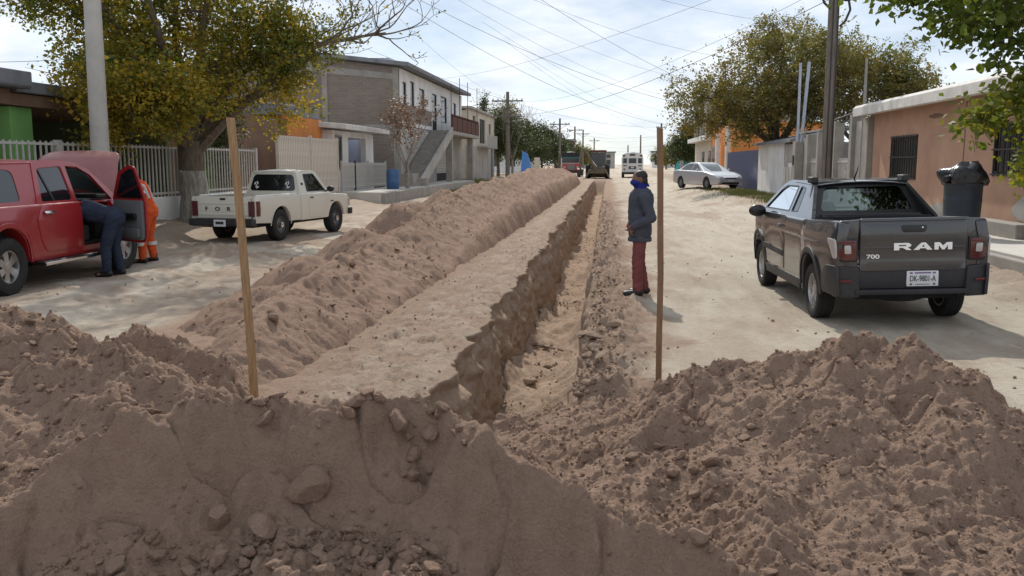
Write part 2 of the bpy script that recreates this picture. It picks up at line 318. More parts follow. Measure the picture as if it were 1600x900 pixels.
# ---- earth heaps: each a ridge line with its own near and far slope
def polyline_field(px, py, pts):
    best = np.full(px.shape, 1e9); zr = np.zeros(px.shape); side = np.zeros(px.shape)
    for (x0, y0, z0), (x1, y1, z1) in zip(pts[:-1], pts[1:]):
        dx, dy = x1 - x0, y1 - y0; t = np.clip(((px - x0) * dx + (py - y0) * dy) / (dx * dx + dy * dy), 0, 1)
        qx, qy = px - x0 - t * dx, py - y0 - t * dy; d = np.hypot(qx, qy); m = d < best
        best = np.where(m, d, best); zr = np.where(m, z0 + t * (z1 - z0), zr); side = np.where(m, np.sign(dx * qy - dy * qx), side)
    return best, zr, side
def heap(pts, near, far, rough=1., flat=0., seed=0, rnd_top=.08, extra=None):
    """near: [(drop distance, height lost)] profile on the camera side; far: slope on the other side"""
    nd = np.array([0] + [a for a, b in near]); nz = np.array([0] + [b for a, b in near])
    def f(x, y):
        wx = x + .10 * fbm(x * 1.1, y * 1.1, seed, 3) + .03 * fbm(x * 5, y * 5, seed + 3, 2); wy = y + .10 * fbm(x * 1.1, y * 1.1, seed + 7, 3) + .03 * fbm(x * 5, y * 5, seed + 9, 2)
        d, zr, s = polyline_field(wx, wy, pts); h = np.full(np.shape(wx), -9.)
        for (x0, y0, z0), (x1, y1, z1) in zip(pts[:-1], pts[1:]):
            ax_, ay_ = x1 - x0, y1 - y0; t = np.clip(((wx - x0) * ax_ + (wy - y0) * ay_) / (ax_ * ax_ + ay_ * ay_), 0, 1); qx, qy = wx - x0 - t * ax_, wy - y0 - t * ay_; ds = np.hypot(qx, qy)
            dn = np.interp(ds, nd, nz) + np.maximum(0, ds - nd[-1]) * .45; df = (np.sqrt(ds * ds + rnd_top ** 2) - rnd_top) * far; sd_ = (ax_ * qy - ay_ * qx) / np.hypot(ax_, ay_)
            k_ = sstep(-.06, .06, sd_); h = np.maximum(h, z0 + t * (z1 - z0) - (dn * (1 - k_) + np.maximum(df, dn * .8) * k_))
        h = h + .03 * noise(x * 4, y * 1, seed + 15)
        if extra is not None: h = extra(x, y, h)
        body = h + rough * (.05 * fbm(x * 2.2, y * 2.2, seed + 20, 4))
        cl = np.clip(.75 + 1.1 * noise(x * 1.1, y * 1.1, seed + 30), .15, 1.2) * np.where(s < 0, 1 - flat * sstep(.02, .1, d) * sstep(nd[2] + .1 if len(nd) > 2 else .5, .3, d), 1)
        body = body + rough * cl * (.07 * clumps(x * 4.5 + .3 * noise(x * 9, y * 9, 3), y * 4.5, seed + 21) * sstep(-.05, .15, noise(x * .9, y * .9, seed + 60)) + .045 * clumps(x * 11 + .5 * noise(x * 14, y * 14, 4), y * 11, seed + 22) + .034 * clumps(x * 22 + .5 * noise(x * 30, y * 30, 4), y * 22, seed + 23) + .018 * clumps(x * 38, y * 38, seed + 24))
        body = body + rough * .009 * fbm(x * 16, y * 16, seed + 26, 3) + rough * sstep(.0, .05, d) * sstep(.6, .3, d) * (s < 0) * (.07 * (np.abs(noise(x * 3.4, y * 2.2, seed + 40)) + .6 * np.abs(noise(x * 8, y * 5, seed + 41)) - .3) + .06 * clumps(x * 3.1 + .5 * noise(x * 6, y * 6, 5), y * 5, seed + 43) - .04 * sstep(.05, .0, np.abs(noise(x * 2.1, y * 3, seed + 44))))
        body = body + rough * (.10 * clumps(x * 5.5, y * 5.5, seed + 50) + .04 * clumps(x * 13, y * 13, seed + 51)) * sstep(.2, .04, d) + rough * .03 * fbm(x * 5, y * 3, seed + 52, 4) * sstep(0, .1, d)
        return body
    return f
def heap_mesh(name, f, x0, x1, y0, y1, res, label, ysteps=None):
    xs = np.arange(x0, x1, res); ys = np.arange(y0, y1, res) if ysteps is None else ysteps
    X, Y = np.meshgrid(xs, ys); H = f(X, Y); g = G(X, Y)
    Z = g + np.maximum(H, -.25)
    V = np.stack([X, Y, Z], -1).reshape(-1, 3); F = grid_faces(*X.shape); keep = (H.ravel()[F] > -.1).any(1); F = F[keep]
    used = np.unique(F); mp = np.zeros(len(V), np.int64); mp[used] = np.arange(len(used))
    o = link(name, np_mesh(name, V[used], mp[F]), 'soil'); tag(o, label, 'dirt pile'); return o
def q(s, pts): return [(x * s, y * s, 1.72 + (z - 1.72) * s - .035) for x, y, z in pts]
B_dz = .035
B_pts = [(-4.4, 3.0, -.8), (-3.9, 3.2, -.5), (-3.12, 3.6, -.1), (-2.85, 3.85, 0.13), (-2.64, 4.0, 0.36), (-2.38, 4.15, 0.49), (-1.88, 4.3, 0.48), (-1.52, 4.35, 0.5), (-1.16, 4.4, 0.52), (-0.83, 4.4, 0.47), (-0.58, 4.3, 0.44), (-0.45, 4.2, 0.37), (-0.22, 4.05, 0.27), (0.05, 3.9, 0.19), (0.25, 3.8, 0.14), (0.5, 3.7, 0.09), (.8, 3.5, .02), (1.2, 3.3, -.12)]
A_pts = [(-6.5, 5.6, .7), (-5.27, 5.6, 0.77), (-4.47, 5.5, 0.76), (-3.72, 5.4, 0.7), (-3.36, 5.3, 0.6), (-2.96, 5.2, 0.53), (-2.59, 5.1, 0.40), (-2.1, 4.9, 0.26), (-1.6, 4.8, .05)]
A2_pts = [(-4.3, 6.9, .0), (-4.01, 6.9, 0.2), (-3.84, 6.9, 0.35), (-3.33, 6.7, 0.27), (-2.88, 6.4, 0.15), (-2.5, 6.1, .02)]
C_pts = [(-.5, 4.7, -.3), (-0.16, 4.8, -.14), (0.08, 5.0, 0.0), (0.44, 5.25, 0.12), (0.77, 5.3, 0.44), (1.11, 5.2, 0.64), (1.4, 5.1, 0.70), (1.68, 5.0, 0.67), (1.79, 4.8, 0.48), (2.1, 4.6, 0.16), (2.47, 4.4, -.1), (3.0, 4.2, -.2)]
D_pts = [(-2.75, 6.3, -.02), (-3.0, 7.2, 0.26), (-3.2, 8.6, 0.40), (-3.3, 10.5, 0.46), (-3.35, 13.5, 0.54), (-3.4, 15.5, 0.62), (-3.5, 17.5, 0.76), (-3.6, 21, 1.0), (-3.65, 28, 1.12), (-3.56, 35, 1.2), (-3.56, 42, 1.36), (-3.54, 72, 1.2), (-3.4, 84, .2)]
fB = heap(q(.88, B_pts), [(.05, .07), (.25, .40), (.36, .46), (.9, .66)], .75, .9, .45, 200, .05)
def lobes_c(x, y, h):
    # rounded shoulders falling towards the viewer and a scooped hollow between them
    h = np.maximum(h, .18 - .14 * np.abs(x - 1.6) - .10 * np.abs(y - 3.9) + .05 * noise(x * 1.3, y * 1.3, 91)); h2 = np.maximum(h, .46 - .62 * np.hypot((x - 1.15) * 1.0, (y - 4.55) * .9)); h2 = np.maximum(h2, .22 - .6 * np.hypot(x - .5, (y - 4.4)))
    h2 = np.maximum(h2, .40 - .55 * np.hypot((x - 1.85), (y - 4.35))); 
    ang = x * .8 - y * .6; p_ = 1.25 * (ang + .35 * fbm(x * .9, y * .9, 780, 4)); u_ = p_ - np.floor(p_); return h2 + .075 * (u_ - sstep(.72, 1., u_) - .3) * sstep(.05, .2, h2) 
fC = heap(C_pts, [(.1, .03), (.4, .16), (.9, .38), (1.5, .54), (2.3, .68)], .8, 1., .25, 300, .10, lobes_c)
def lobes_a(x, y, h):
    return h
fA = heap(A_pts, [(.12, .04), (.45, .22), (1.0, .52), (1.6, .8)], .8, 1., .2, 400, .1, lobes_a)
fA2 = heap(A2_pts, [(.08, .04), (.25, .17), (.6, .36)], .7, .9, .2, 500, .06)
def lobes_d(x, y, h):
    h = h + .10 * fbm(x * .55, y * .40, 640, 3) * sstep(-.1, .3, h)
    for cx, cy, ch, sl in ((-4.25, 15.0, .62, .8), (-4.4, 18.6, .86, .85), (-4.7, 21.5, .80, .8), (-4.8, 26, .95, .8), (-4.2, 12.0, .42, .7), (-3.7, 9.2, .34, .6), (-4.9, 31, .9, .8)):
        h = np.maximum(h, ch + .17 - sl * np.sqrt((x - cx) ** 2 + ((y - cy) * np.where(y < cy, 1.1, .6)) ** 2 + .05))
    return h - 1.9 * sstep(-2.55, -1.6, x + .06 * noise(x * 2, y * 1.4, 33))
fD = heap(D_pts, [(.1, .03), (.8, .43), (1.25, .56), (1.7, .95), (2.1, 1.5)], .72, .75, .2, 600, .12, lobes_d)
def d_profile(x, y):
    return fD(x, y)
heapB = heap_mesh('dirt_heap', fB, -3.1, 1.3, 2.5, 4.7, .0092, 'nearest brown earth bank across the bottom, shaded steep face above crumbled clods')
heapA = heap_mesh('dirt_heap', fA, -6.0, -1.2, 3.6, 6.7, .0112, 'lumpy brown earth heap at the far left foreground behind the nearest bank')
heapA2 = heap_mesh('dirt_heap', fA2, -4.7, -2.1, 5.6, 7.9, .014, 'small low earth mound between the left heap and the long bank')
heapC = heap_mesh('dirt_heap', fC, -.7, 3.3, 2.7, 6.2, .0095, 'broad brown earth heap in the right foreground below the dark pickup')
yd = [6.2]
while yd[-1] < 88: yd.append(yd[-1] + max(.024, yd[-1] * .0032))
heapD = heap_mesh('spoil_bank', fD, -6.6, -1.42, 0, 1, .024, 'long ridge of dug brown earth running along the left of the trench', np.array(yd))
heapD['category'] = 'dirt bank'

# ---- clods
def ico(sub):
    bm = bmesh.new(); bmesh.ops.create_icosphere(bm, subdivisions=sub, radius=1)
    V = np.array([v.co[:] for v in bm.verts]); F = np.array([[v.index for v in f.verts] for f in bm.faces]); bm.free(); return V, F
I1 = ico(1); I2 = ico(2); I3 = ico(3)
def rock_shape(V, seed, rough=.28):
    r = np.random.RandomState(seed); W = V * (1 + rough * r.randn(len(V), 1) * .45)
    for _ in range(9):
        n = r.randn(3); n /= np.linalg.norm(n); d = .48 + .3 * r.rand(); k = W @ n; W = W - np.outer(np.maximum(0, k - d), n) * .85
    return W * np.array([1, .75 + .35 * r.rand(), .6 + .3 * r.rand()])
shapes1 = [rock_shape(I1[0], k) for k in range(10)]; shapes2 = [rock_shape(I2[0], k + 20, .12) for k in range(10)]
def rotm(r):
    a, b, c = r.rand(3) * 6.28; ca, sa, cb_, sb, cc_, s_ = math.cos(a), math.sin(a), math.cos(b * .15), math.sin(b * .15), math.cos(c), math.sin(c)
    return np.array([[ca, -sa, 0], [sa, ca, 0], [0, 0, 1]]) @ np.array([[1, 0, 0], [0, cb_, -sb], [0, sb, cb_]]) @ np.array([[cc_, -s_, 0], [s_, cc_, 0], [0, 0, 1]])
def clod_mass(name, P, S, parent, seed, detail=1, m='soil'):
    r = np.random.RandomState(seed); sh, F0 = (shapes1, I1[1]) if detail == 1 else (shapes2, I2[1]); Vs = []; Fs = []; n = 0
    for p, s in zip(P, S):
        V = sh[r.randint(10)] @ rotm(r).T * s + p; Vs.append(V); Fs.append(F0 + n); n += len(V)
    o = link(name, np_mesh(name, np.concatenate(Vs), np.concatenate(Fs), detail != 1), m, parent); o['kind'] = 'stuff'; return o
def scatter(f, x0, x1, y0, y1, n, smin, smax, seed, power=3, dens=None):
    r = np.random.RandomState(seed); X = x0 + (x1 - x0) * r.rand(n); Y = y0 + (y1 - y0) * r.rand(n); S = smin + (smax - smin) * r.rand(n) ** power
    H = f(X, Y); k = H > .0
    if dens is not None: k &= r.rand(n) < dens(X, Y)
    X, Y, S, H = X[k], Y[k], S[k], H[k]
    return np.stack([X, Y, G(X, Y) + H + S * .25], 1), S
def below_ridge(x, y, lo=.33): d, z, s = polyline_field(x, y, q(.88, B_pts)); return np.where((s < 0) & (d > lo), 1., np.where(s > 0, .5, .06))
for f, o, a, n, dn in ((fB, heapB, (-3.0, .9, 2.6, 4.6), 14000, lambda x, y: below_ridge(x, y)), (fA, heapA, (-6, -1.3, 3.8, 6.6), 9000, None), (fA2, heapA2, (-4.5, -2.2, 5.8, 7.6), 2500, None), (fC, heapC, (-.6, 3.2, 2.8, 6.2), 11000, None)):
    P, S = scatter(f, *a, n, .004, .017, 5 + n, 3, dn); clod_mass('small_clods', P, S, o, 3)
P, S = scatter(fD, -6.5, -2, 6.4, 30, 5000, .006, .03, 77, 4); clod_mass('small_clods', P, S, heapD, 4)
clod_mesh = []
for k in range(8):
    V = rock_shape(I3[0], 60 + k, .0); V = V * (1 + .10 * fbm(V[:, 0] * 2.2 + k, V[:, 1] * 2.2 + V[:, 2] * 1.7, k, 3)[:, None] + .035 * fbm(V[:, 0] * 7 + k, V[:, 1] * 7 + V[:, 2] * 5, k, 2)[:, None])
    clod_mesh.append(np_mesh('clod', V, I3[1])); clod_mesh[-1].set_sharp_from_angle(angle=R(22)); clod_mesh[-1].materials.append(M['soil'])
clod_pale = [m_.copy() for m_ in clod_mesh]
for m_ in clod_pale: m_.materials.clear(); m_.materials.append(M['soil_pale'])
def put_clods(f, parent, box, n, s0, s1, seed, dens=None, power=2):
    P, S = scatter(f, *box, n, s0, s1, seed, power, dens); r = random.Random(seed)
    for p, s in zip(P, S):
        o = link('clod', r.choice(clod_mesh), None, parent, loc=(p[0], p[1], p[2] + s * .1), rot=(r.uniform(-.6, .6), r.uniform(-.6, .6), r.uniform(0, 6.3)), scale=(s, s * r.uniform(.75, 1.1), s * r.uniform(.65, 1)))
put_clods(fB, heapB, (-2.3, .6, 3.12, 3.62), 520, .018, .055, 11, lambda x, y: (below_ridge(x, y, .36) > .7) * np.clip(.15 + 1.6 * np.exp(-((x + 1.2) / .66) ** 2), 0, 1))
put_clods(fB, heapB, (-1.6, .2, 3.72, 4.0), 60, .025, .055, 12)
put_clods(fC, heapC, (-.3, 2.6, 3.1, 5.0), 120, .015, .042, 13)
put_clods(fA, heapA, (-4.6, -1.6, 4.2, 5.6), 120, .02, .05, 14)
put_clods(fD, heapD, (-4.8, -2.2, 6.8, 14), 60, .025, .06, 15)
for x, y, s, sc3, rz in ((-1.27, 3.60, .112, (1, .7, 1.0), .3), (-1.62, 3.48, .085, (.62, .6, 1.55), 1.), (-1.42, 3.45, .078, (1, .9, .85), 2.), (.36, 3.3, .05, (1, .9, .9), .7), (-.93, 3.84, .085, (1.1, .8, .8), 1.9), (-1.1, 3.83, .06, (1.2, .8, .7), .2), (-.78, 3.86, .055, (1, .9, .8), 1.2), (1.62, 5.0, .07, (1, .8, .7), .9), (.52, 4.2, .06, (1, .8, .9), 3)):
    f = fB if y < 4.5 and x < .5 else fC; z = float(f(np.array([x]), np.array([y]))[0] + G(x, y))
    link('clod', clod_mesh[int(abs(x) * 50) % 8], None, heapB if f is fB else heapC, loc=(x, y, z + s * .25), rot=(.2, -.15, rz), scale=(s * sc3[0], s * sc3[1], s * sc3[2]))
# loose rubble thrown up along the right lip of the trench, and lumps on the trench floor
def gmic(x, y): return np.asarray(micro(x, y)) + .05
rr = np.random.RandomState(5)
def lip(n, y0, y1, sm, seed, detail=1):
    r = np.random.RandomState(seed); Y = y0 + (y1 - y0) * r.rand(n) ** 1.5; X = rim_right(Y) + .02 + np.abs(r.randn(n)) * .17; S = .006 + sm * r.rand(n) ** 4
    return np.stack([X, Y, G(X, Y) + micro(X, Y) + S * .3], 1), S
P, S = lip(5000, 5.4, 40, .024, 1); clod_mass('loose_rubble', P, S, ground, 5, m='soil_pale')
Y = 5.6 + 34 * rr.rand(1500) ** 1.4; X = -1.12 + .75 * rr.rand(1500); S = .005 + .03 * rr.rand(1500) ** 4
clod_mass('trench_rubble', np.stack([X, Y, -.95 - .40 * sstep(10, 19, Y) + S * .3 + .06 * np.maximum(0, fbm(X * 2, Y * 1.6, 93, 3))], 1), S, ground, 6, m='soil_pale')
Y = 5.2 + 30 * rr.rand(1500) ** 1.3; X = -2.4 + 1.05 * rr.rand(1500) ** 1.6; S = .003 + .018 * rr.rand(1500) ** 6
clod_mass('strip_crumbs', np.stack([X, Y, G(X, Y) + micro(X, Y) + S * .3], 1), S, ground, 7, m='soil_pale')
Y = 5 + 40 * rr.rand(6000) ** 1.3; X = -8 + 13.5 * rr.rand(6000); k = (X > .5) | (X < -5); X, Y = X[k], Y[k]; S = .003 + .022 * rr.rand(len(X)) ** 8
clod_mass('road_pebbles', np.stack([X, Y, G(X, Y) + micro(X, Y) + S * .3], 1), S, ground, 8, m='soil_pale')
r = random.Random(3)
for k in range(26):
    y = 6.0 + 15 * r.random() ** 1.4; x = float(rim_right(np.array([y]))[0]) + .04 + .34 * r.random() ** 1.5; s = r.uniform(.03, .075)
    link('clod', r.choice(clod_pale), None, ground, loc=(x, y, float(G(x, y) + micro(np.array([x]), np.array([y]))[0]) + s * .3), rot=(r.uniform(-.5, .5), r.uniform(-.5, .5), r.uniform(0, 6)), scale=(s * 1.2, s, s * r.uniform(.35, .9)))
for k in range(16):
    y = 6.4 + 14 * r.random(); x = -1.1 + .7 * r.random(); s = r.uniform(.04, .09)
    link('clod', r.choice(clod_pale), None, ground, loc=(x, y, -.93 - .4 * float(sstep(10, 19, y))), rot=(r.uniform(-.5, .5), 0, r.uniform(0, 6)), scale=(s * 1.2, s, s * .7))
# ================================================================ materials for the street
M['stake'] = mat('stake_wood', (.36, .23, .12), .75, 0, .3, (.24, .145, .075), 5, .3, 40, .004, stretch=(14, 14, 1.2))
M['stake2'] = mat('stake_wood_dark', (.25, .15, .085), .8, 0, .3, (.17, .10, .055), 5, .3, 40, .004, stretch=(14, 14, 1.2))
M['bark'] = mat('bark', (.12, .095, .07), .95, 0, .2, (.2, .165, .13), 6, .9, 14, .03, stretch=(3, 3, .8))
M['bark_white'] = mat('whitewashed_bark', (.42, .40, .37), .95, 0, .2, (.2, .18, .155), 5, .9, 14, .03, stretch=(3, 3, .8))
M['bark_pale'] = mat('pale_bark', (.33, .29, .25), .95, 0, .2, (.22, .19, .16), 6, .5, 14, .02)
M['pole_wood'] = mat('pole_wood', (.13, .11, .095), .9, 0, .2, (.2, .175, .15), 4, .6, 30, .01, stretch=(6, 6, .6))
M['concrete'] = mat('concrete', (.34, .32, .29), .9, 0, .3, (.25, .235, .21), 2.2, .4, 40, .006)
M['concrete_pale'] = mat('pale_concrete', (.50, .48, .44), .9, 0, .3, (.38, .36, .325), 1.6, .35, 40, .006)
M['walk'] = mat('sidewalk_concrete', (.56, .54, .49), .9, 0, .3, (.44, .42, .375), 1.3, .3, 50, .005)
M['plaster_salmon'] = mat('salmon_plaster', (.46, .29, .205), .9, 0, .2, (.37, .225, .16), 1.1, .3, 25, .006)
M['plaster_white'] = mat('white_plaster', (.78, .78, .77), .9, 0, .2, (.62, .62, .61), 1.0, .25, 25, .005)
M['plaster_grey'] = mat('grey_plaster', (.42, .40, .37), .9, 0, .2, (.31, .295, .27), 1.0, .3, 25, .006)
M['plaster_orange'] = mat('orange_plaster', (.62, .24, .075), .9, 0, .2, (.52, .2, .065), 1.0, .25, 25, .005)
M['plaster_cream'] = mat('cream_plaster', (.60, .55, .46), .9, 0, .2, (.48, .44, .37), 1.2, .25, 25, .005)
M['plaster_blue'] = mat('pale_blue_plaster', (.50, .55, .68), .9, 0, .2, (.42, .46, .58), 1.0, .25, 25, .005)
M['plaster_teal'] = mat('teal_plaster', (.06, .30, .32), .9, 0, .2, (.05, .25, .27), 1.0, .25, 25, .005)
M['plaster_brown'] = mat('brown_plaster', (.22, .14, .10), .9, 0, .2, (.17, .105, .075), 1.0, .25, 25, .005)
M['green_paint'] = mat('green_paint', (.22, .46, .14), .7, 0, .3, (.17, .37, .115), 1.5, .1)
M['dark_olive'] = mat('olive_plaster', (.12, .14, .075), .9, 0, .2, (.09, .105, .06), 1.2)
M['white_metal'] = mat('white_painted_iron', (.50, .49, .46), .55, 0, .4, (.38, .36, .33), 6)
M['cream_metal'] = mat('cream_painted_iron', (.62, .56, .48), .6, 0, .4, (.48, .43, .36), 4)
M['dark_iron'] = mat('dark_iron', (.02, .019, .018), .6, 0, .4, (.05, .04, .035), 12)
M['rust_iron'] = mat('rusty_iron', (.12, .045, .03), .8, 0, .3, (.07, .03, .022), 9)
M['blue_metal'] = mat('dark_blue_sheet', (.012, .02, .075), .6, 0, .4, (.02, .03, .10), 3)
M['galv'] = mat('galvanised_pipe', (.42, .46, .54), .45, .3, .5, (.34, .37, .43), 3)
M['roof_grey'] = mat('grey_roofing', (.22, .23, .25), .8, 0, .3, (.15, .155, .17), 2)
M['roof_white'] = mat('white_fascia', (.66, .65, .62), .8, 0, .3, (.50, .48, .45), 3)
M['dark'] = mat('dark_interior', (.012, .012, .013), .9)
M['glass_win'] = mat('window_glass', (.03, .035, .04), .12, 0, .6)
M['door_brown'] = mat('brown_door', (.12, .035, .022), .6, 0, .4)
M['barrel_blue'] = mat('blue_plastic', (.055, .13, .28), .5, 0, .4, (.045, .10, .22), 3)
M['barrel_dark'] = mat('dark_blue_plastic', (.022, .030, .042), .55, 0, .4, (.03, .04, .055), 3)
M['bag'] = mat('black_bag', (.012, .012, .014), .22, 0, .6, bump=.4, bscale=7, bdist=.05)
M['wire'] = mat('wire', (.10, .10, .105), .6)
M['rubber'] = mat('rubber', (.018, .018, .019), .85, 0, .3, (.03, .029, .027), 8)
M['tarp_blue'] = mat('blue_tarp', (.08, .25, .62), .6)
M['tarp_teal'] = mat('teal_tarp', (.06, .42, .45), .6)
M['grass'] = mat('dry_grass', (.13, .16, .045), .9, 0, .2, (.22, .2, .075), 5)
# brick: real courses on the wall are about two pixels high from here, so the wall is drawn by the brick texture with recessed joints
def brick_mat():
    m = bpy.data.materials.new('grey_brown_brick'); m.use_nodes = True; t = m.node_tree; b = t.nodes['Principled BSDF']; b.inputs['Roughness'].default_value = .95
    tc = N(t, 'ShaderNodeTexCoord'); sp = N(t, 'ShaderNodeSeparateXYZ'); t.links.new(tc.outputs['Object'], sp.inputs[0]); a = N(t, 'ShaderNodeMath', operation='ADD'); t.links.new(sp.outputs[0], a.inputs[0]); t.links.new(sp.outputs[1], a.inputs[1])
    c = N(t, 'ShaderNodeCombineXYZ'); t.links.new(a.outputs[0], c.inputs[0]); t.links.new(sp.outputs[2], c.inputs[1])
    br = N(t, 'ShaderNodeTexBrick'); t.links.new(c.outputs[0], br.inputs['Vector']); br.inputs['Scale'].default_value = 1; br.inputs['Brick Width'].default_value = .36; br.inputs['Row Height'].default_value = .13; br.inputs['Mortar Size'].default_value = .012
    br.inputs['Color1'].default_value = (.24, .19, .155, 1); br.inputs['Color2'].default_value = (.18, .145, .12, 1); br.inputs['Mortar'].default_value = (.25, .225, .195, 1)
    n = noise_node(t, tc.outputs['Object'], .8, 5); o = mixrgb(t, .25, br.outputs['Color'], ramp(t, n, [(.3, (.13, .10, .08)), (.7, (.30, .26, .22))]).outputs[0]); t.links.new(o, b.inputs['Base Color'])
    bp = N(t, 'ShaderNodeBump'); bp.inputs['Strength'].default_value = .5; bp.inputs['Distance'].default_value = .01; bp.invert = True; t.links.new(br.outputs['Fac'], bp.inputs['Height']); t.links.new(bp.outputs[0], b.inputs['Normal'])
    return m
M['brick'] = brick_mat()
def Gz(x, y): return float(G(x, y))

# ---------------------------------------------------------------- stakes
def stake(x, y, h, w_, d_, m, label, top=(0, 0), z0=-.15):
    mb = MB(); n = 9; ring = []
    r = random.Random(int(x * 100)); vs = []; fs = []
    for i in range(n):
        t = i / (n - 1); cx = top[0] * t + r.uniform(-.002, .002) + .012 * math.sin(t * 3); cy = top[1] * t
        for a, b in ((-1, -1), (1, -1), (1, 1), (-1, 1)): vs.append((cx + a * w_ / 2 * (1 + r.uniform(-.03, .03)), cy + b * d_ / 2, z0 + (h - z0) * t + (r.uniform(-.006, .006) if i == n - 1 else 0)))
    for i in range(n - 1):
        for k in range(4): fs.append((i * 4 + k, i * 4 + (k + 1) % 4, i * 4 + 4 + (k + 1) % 4, i * 4 + 4 + k))
    fs += [(3, 2, 1, 0), tuple(range(4 * n - 4, 4 * n))]
    o = mb.add(vs, fs).build('wooden_stake', m, bev=.003, loc=(x, y, Gz(x, y))); tag(o, label, 'stake'); return o
stake(-2.50, 6.05, 2.03, .048, .045, 'stake', 'pale leaning wooden stake standing in the earth left of the trench', (-.15, .12))
stake(.40, 6.65, 1.97, .043, .043, 'stake2', 'dark upright wooden stake standing in front of the waiting man, right of the trench', (-.03, .02))

# ---------------------------------------------------------------- poles and wires
def wood_pole(x, y, h, r0, label, arms=(), group=None, m='pole_wood', name='utility_pole', rz=0, lean=(0, 0)):
    t = thing(name, label, 'pole', (x, y, Gz(x, y)), rz, group)
    MB().tube([(0, 0, -.5), (lean[0] * .5, lean[1] * .5, h * .5), (lean[0], lean[1], h)], [r0, r0 * .85, r0 * .65], 14).build('shaft', m, t, True)
    for z, L in arms:
        MB().box(-L / 2, L / 2, -.06 - r0 * .7, .0 - r0 * .7, z - .06, z + .06).build('crossarm', m, t, bev=.01, loc=(lean[0] * z / h, lean[1] * z / h, 0))
        mb = MB()
        for s in (-1, 1): mb.tube([(s * L * .36, -r0 * .7 - .03, z - .05), (0, -r0 * .7 - .03, z - .65)], .02, 5)
        mb.build('brace', 'dark_iron', t)
        for s in (-.46, -.3, .3, .46): MB().lathe([(.02, 0), (.05, .03), (.035, .07), (.05, .1), (.02, .15)], 8).build('insulator', 'dark_iron', t, True, loc=(s * L, -r0 * .7 - .03, z + .06))
    return t
tp = wood_pole(6.3, 27, 10.5, .165, 'thick dark wooden power pole behind the dark pickup, with a cable closure near its top', lean=(-.05, 0))
# closure, straps and cable loops near the top, as far as the frame shows
MB().lathe([(.05, -.3), (.16, -.26), (.19, 0), (.16, .26), (.05, .3)], 14, Matrix.Translation((.34, 0, 6.2)) @ Matrix.Rotation(R(8), 4, 'Y')).build('cable_closure', 'dark_iron', tp, True)
MB().tube([(.36, -.1, 6.28), (.62, -.12, 6.3)], [.06, .03], 8).build('closure_neck', 'dark_iron', tp, True)
for k, (z0, s) in enumerate(((5.7, -1), (6.7, -1), (5.2, 1), (6.75, 1))):
    MB().tube([(s * .15, -.08, z0 + .9), (s * .36, -.08, z0 + .75), (s * .42, -.08, z0 + .45), (s * .3, -.08, z0 + .15), (s * .15, -.08, z0)], .035, 7).build('cable_loop', 'dark_iron', tp, True)
MB().box(-.3, .3, -.1, .1, 6.9, 7.3).build('bracket', 'dark_iron', tp, bev=.02)
for s in (-.06, .1): MB().tube([(s, -.15, .2), (s * .9, -.14, 6.0)], .018, 6).build('conduit', 'dark_iron', tp)
wood_pole(-8.32, 75, 7.5, .2, 'wooden power pole with two crossarms beyond the unfinished two-storey house', ((6.75, 2.6), (5.5, 2.4)), 'crossarm power poles on the left')
wood_pole(-5.85, 110, 7.0, .17, 'slender power pole with one crossarm, second along the left row', ((6.3, 2.4),), 'crossarm power poles on the left')
wood_pole(-5.5, 150, 7.6, .19, 'distant power pole with one crossarm, third along the left row', ((7.0, 2.4),), 'crossarm power poles on the left')
wood_pole(-4.7, 170, 7.8, .2, 'distant thick power pole just right of the third one in the left row', ((7.0, 2.4),), 'crossarm power poles on the left')
wood_pole(-3.3, 215, 7.5, .2, 'farthest power pole of the left row above the digger', ((6.8, 2.4),), 'crossarm power poles on the left')
wood_pole(8.0, 140, 7.3, .2, 'distant power pole right of the white bus', ((6.7, 1.6),), 'power poles on the right')
wood_pole(7.2, 205, 7.5, .22, 'slimmer distant power pole behind the white bus', (), 'power poles on the right')
wood_pole(5.6, 260, 6.3, .25, 'farthest small power pole above the white bus', (), 'power poles on the right')
wood_pole(7.1, 26.4, 4.25, .055, 'thin grey post beside the thick pole in the front fence', m='concrete', name='fence_post')
wood_pole(-10.15, 17.2, 9, .19, 'pale round concrete lamp post in front of the yellowing tree', m='concrete_pale', name='concrete_pole', lean=(.1, 0))
def wire(a, b, sag, r, label, n=20, group='overhead wires', name='overhead_wire'):
    a, b = Vector(a), Vector(b); pts = [a.lerp(b, i / n) - Vector((0, 0, sag * 4 * (i / n) * (1 - i / n))) for i in range(n + 1)]
    return tag(MB().tube(pts, r * .34, 5).build(name, 'wire'), label, 'wire', group)
TOP = (6.25, 26.9, 6.9)
wire((6.2, 26.9, 6.7), (-8.3, 74.9, 6.8), 1.1, .018, 'thin wire sagging from the thick right pole to the first crossarm pole on the left')
wire((6.2, 26.9, 6.3), (-8.3, 74.9, 5.6), .9, .03, 'thick cable from the closure on the right pole to the lower crossarm on the left')
wire((6.2, 26.9, 7.6), (-11.3, 60, 7.2), .6, .018, 'wire from the right pole to the roof of the unfinished house')
wire((-6.2, 20, 8.5), (5.6, 44, 4.75), .6, .018, 'wire crossing the sky from top left down to the big tree on the right')
wire((-7.6, 26, 7.5), (5.2, 42, 4.0), .7, .02, 'middle wire from the left tree tips to the right hand tree')
wire((-7.6, 26, 7.3), (4.6, 52, 3.6), .9, .02, 'lower sagging wire from the left tree tips across the street')
wire((-9.6, 36, 6.2), (4.5, 75, 4.6), .9, .02, 'wire running past the brick wall top to the right hand side')
wire((-8.4, 75, 5.3), (7.5, 95, 4.9), 1.1, .02, 'wire leaving the lower crossarm towards the right hand trees')
wire((-8.0, 14.2, 9), (-8.2, 75, 6.9), 1.2, .014, 'long wire along the left side above the houses')
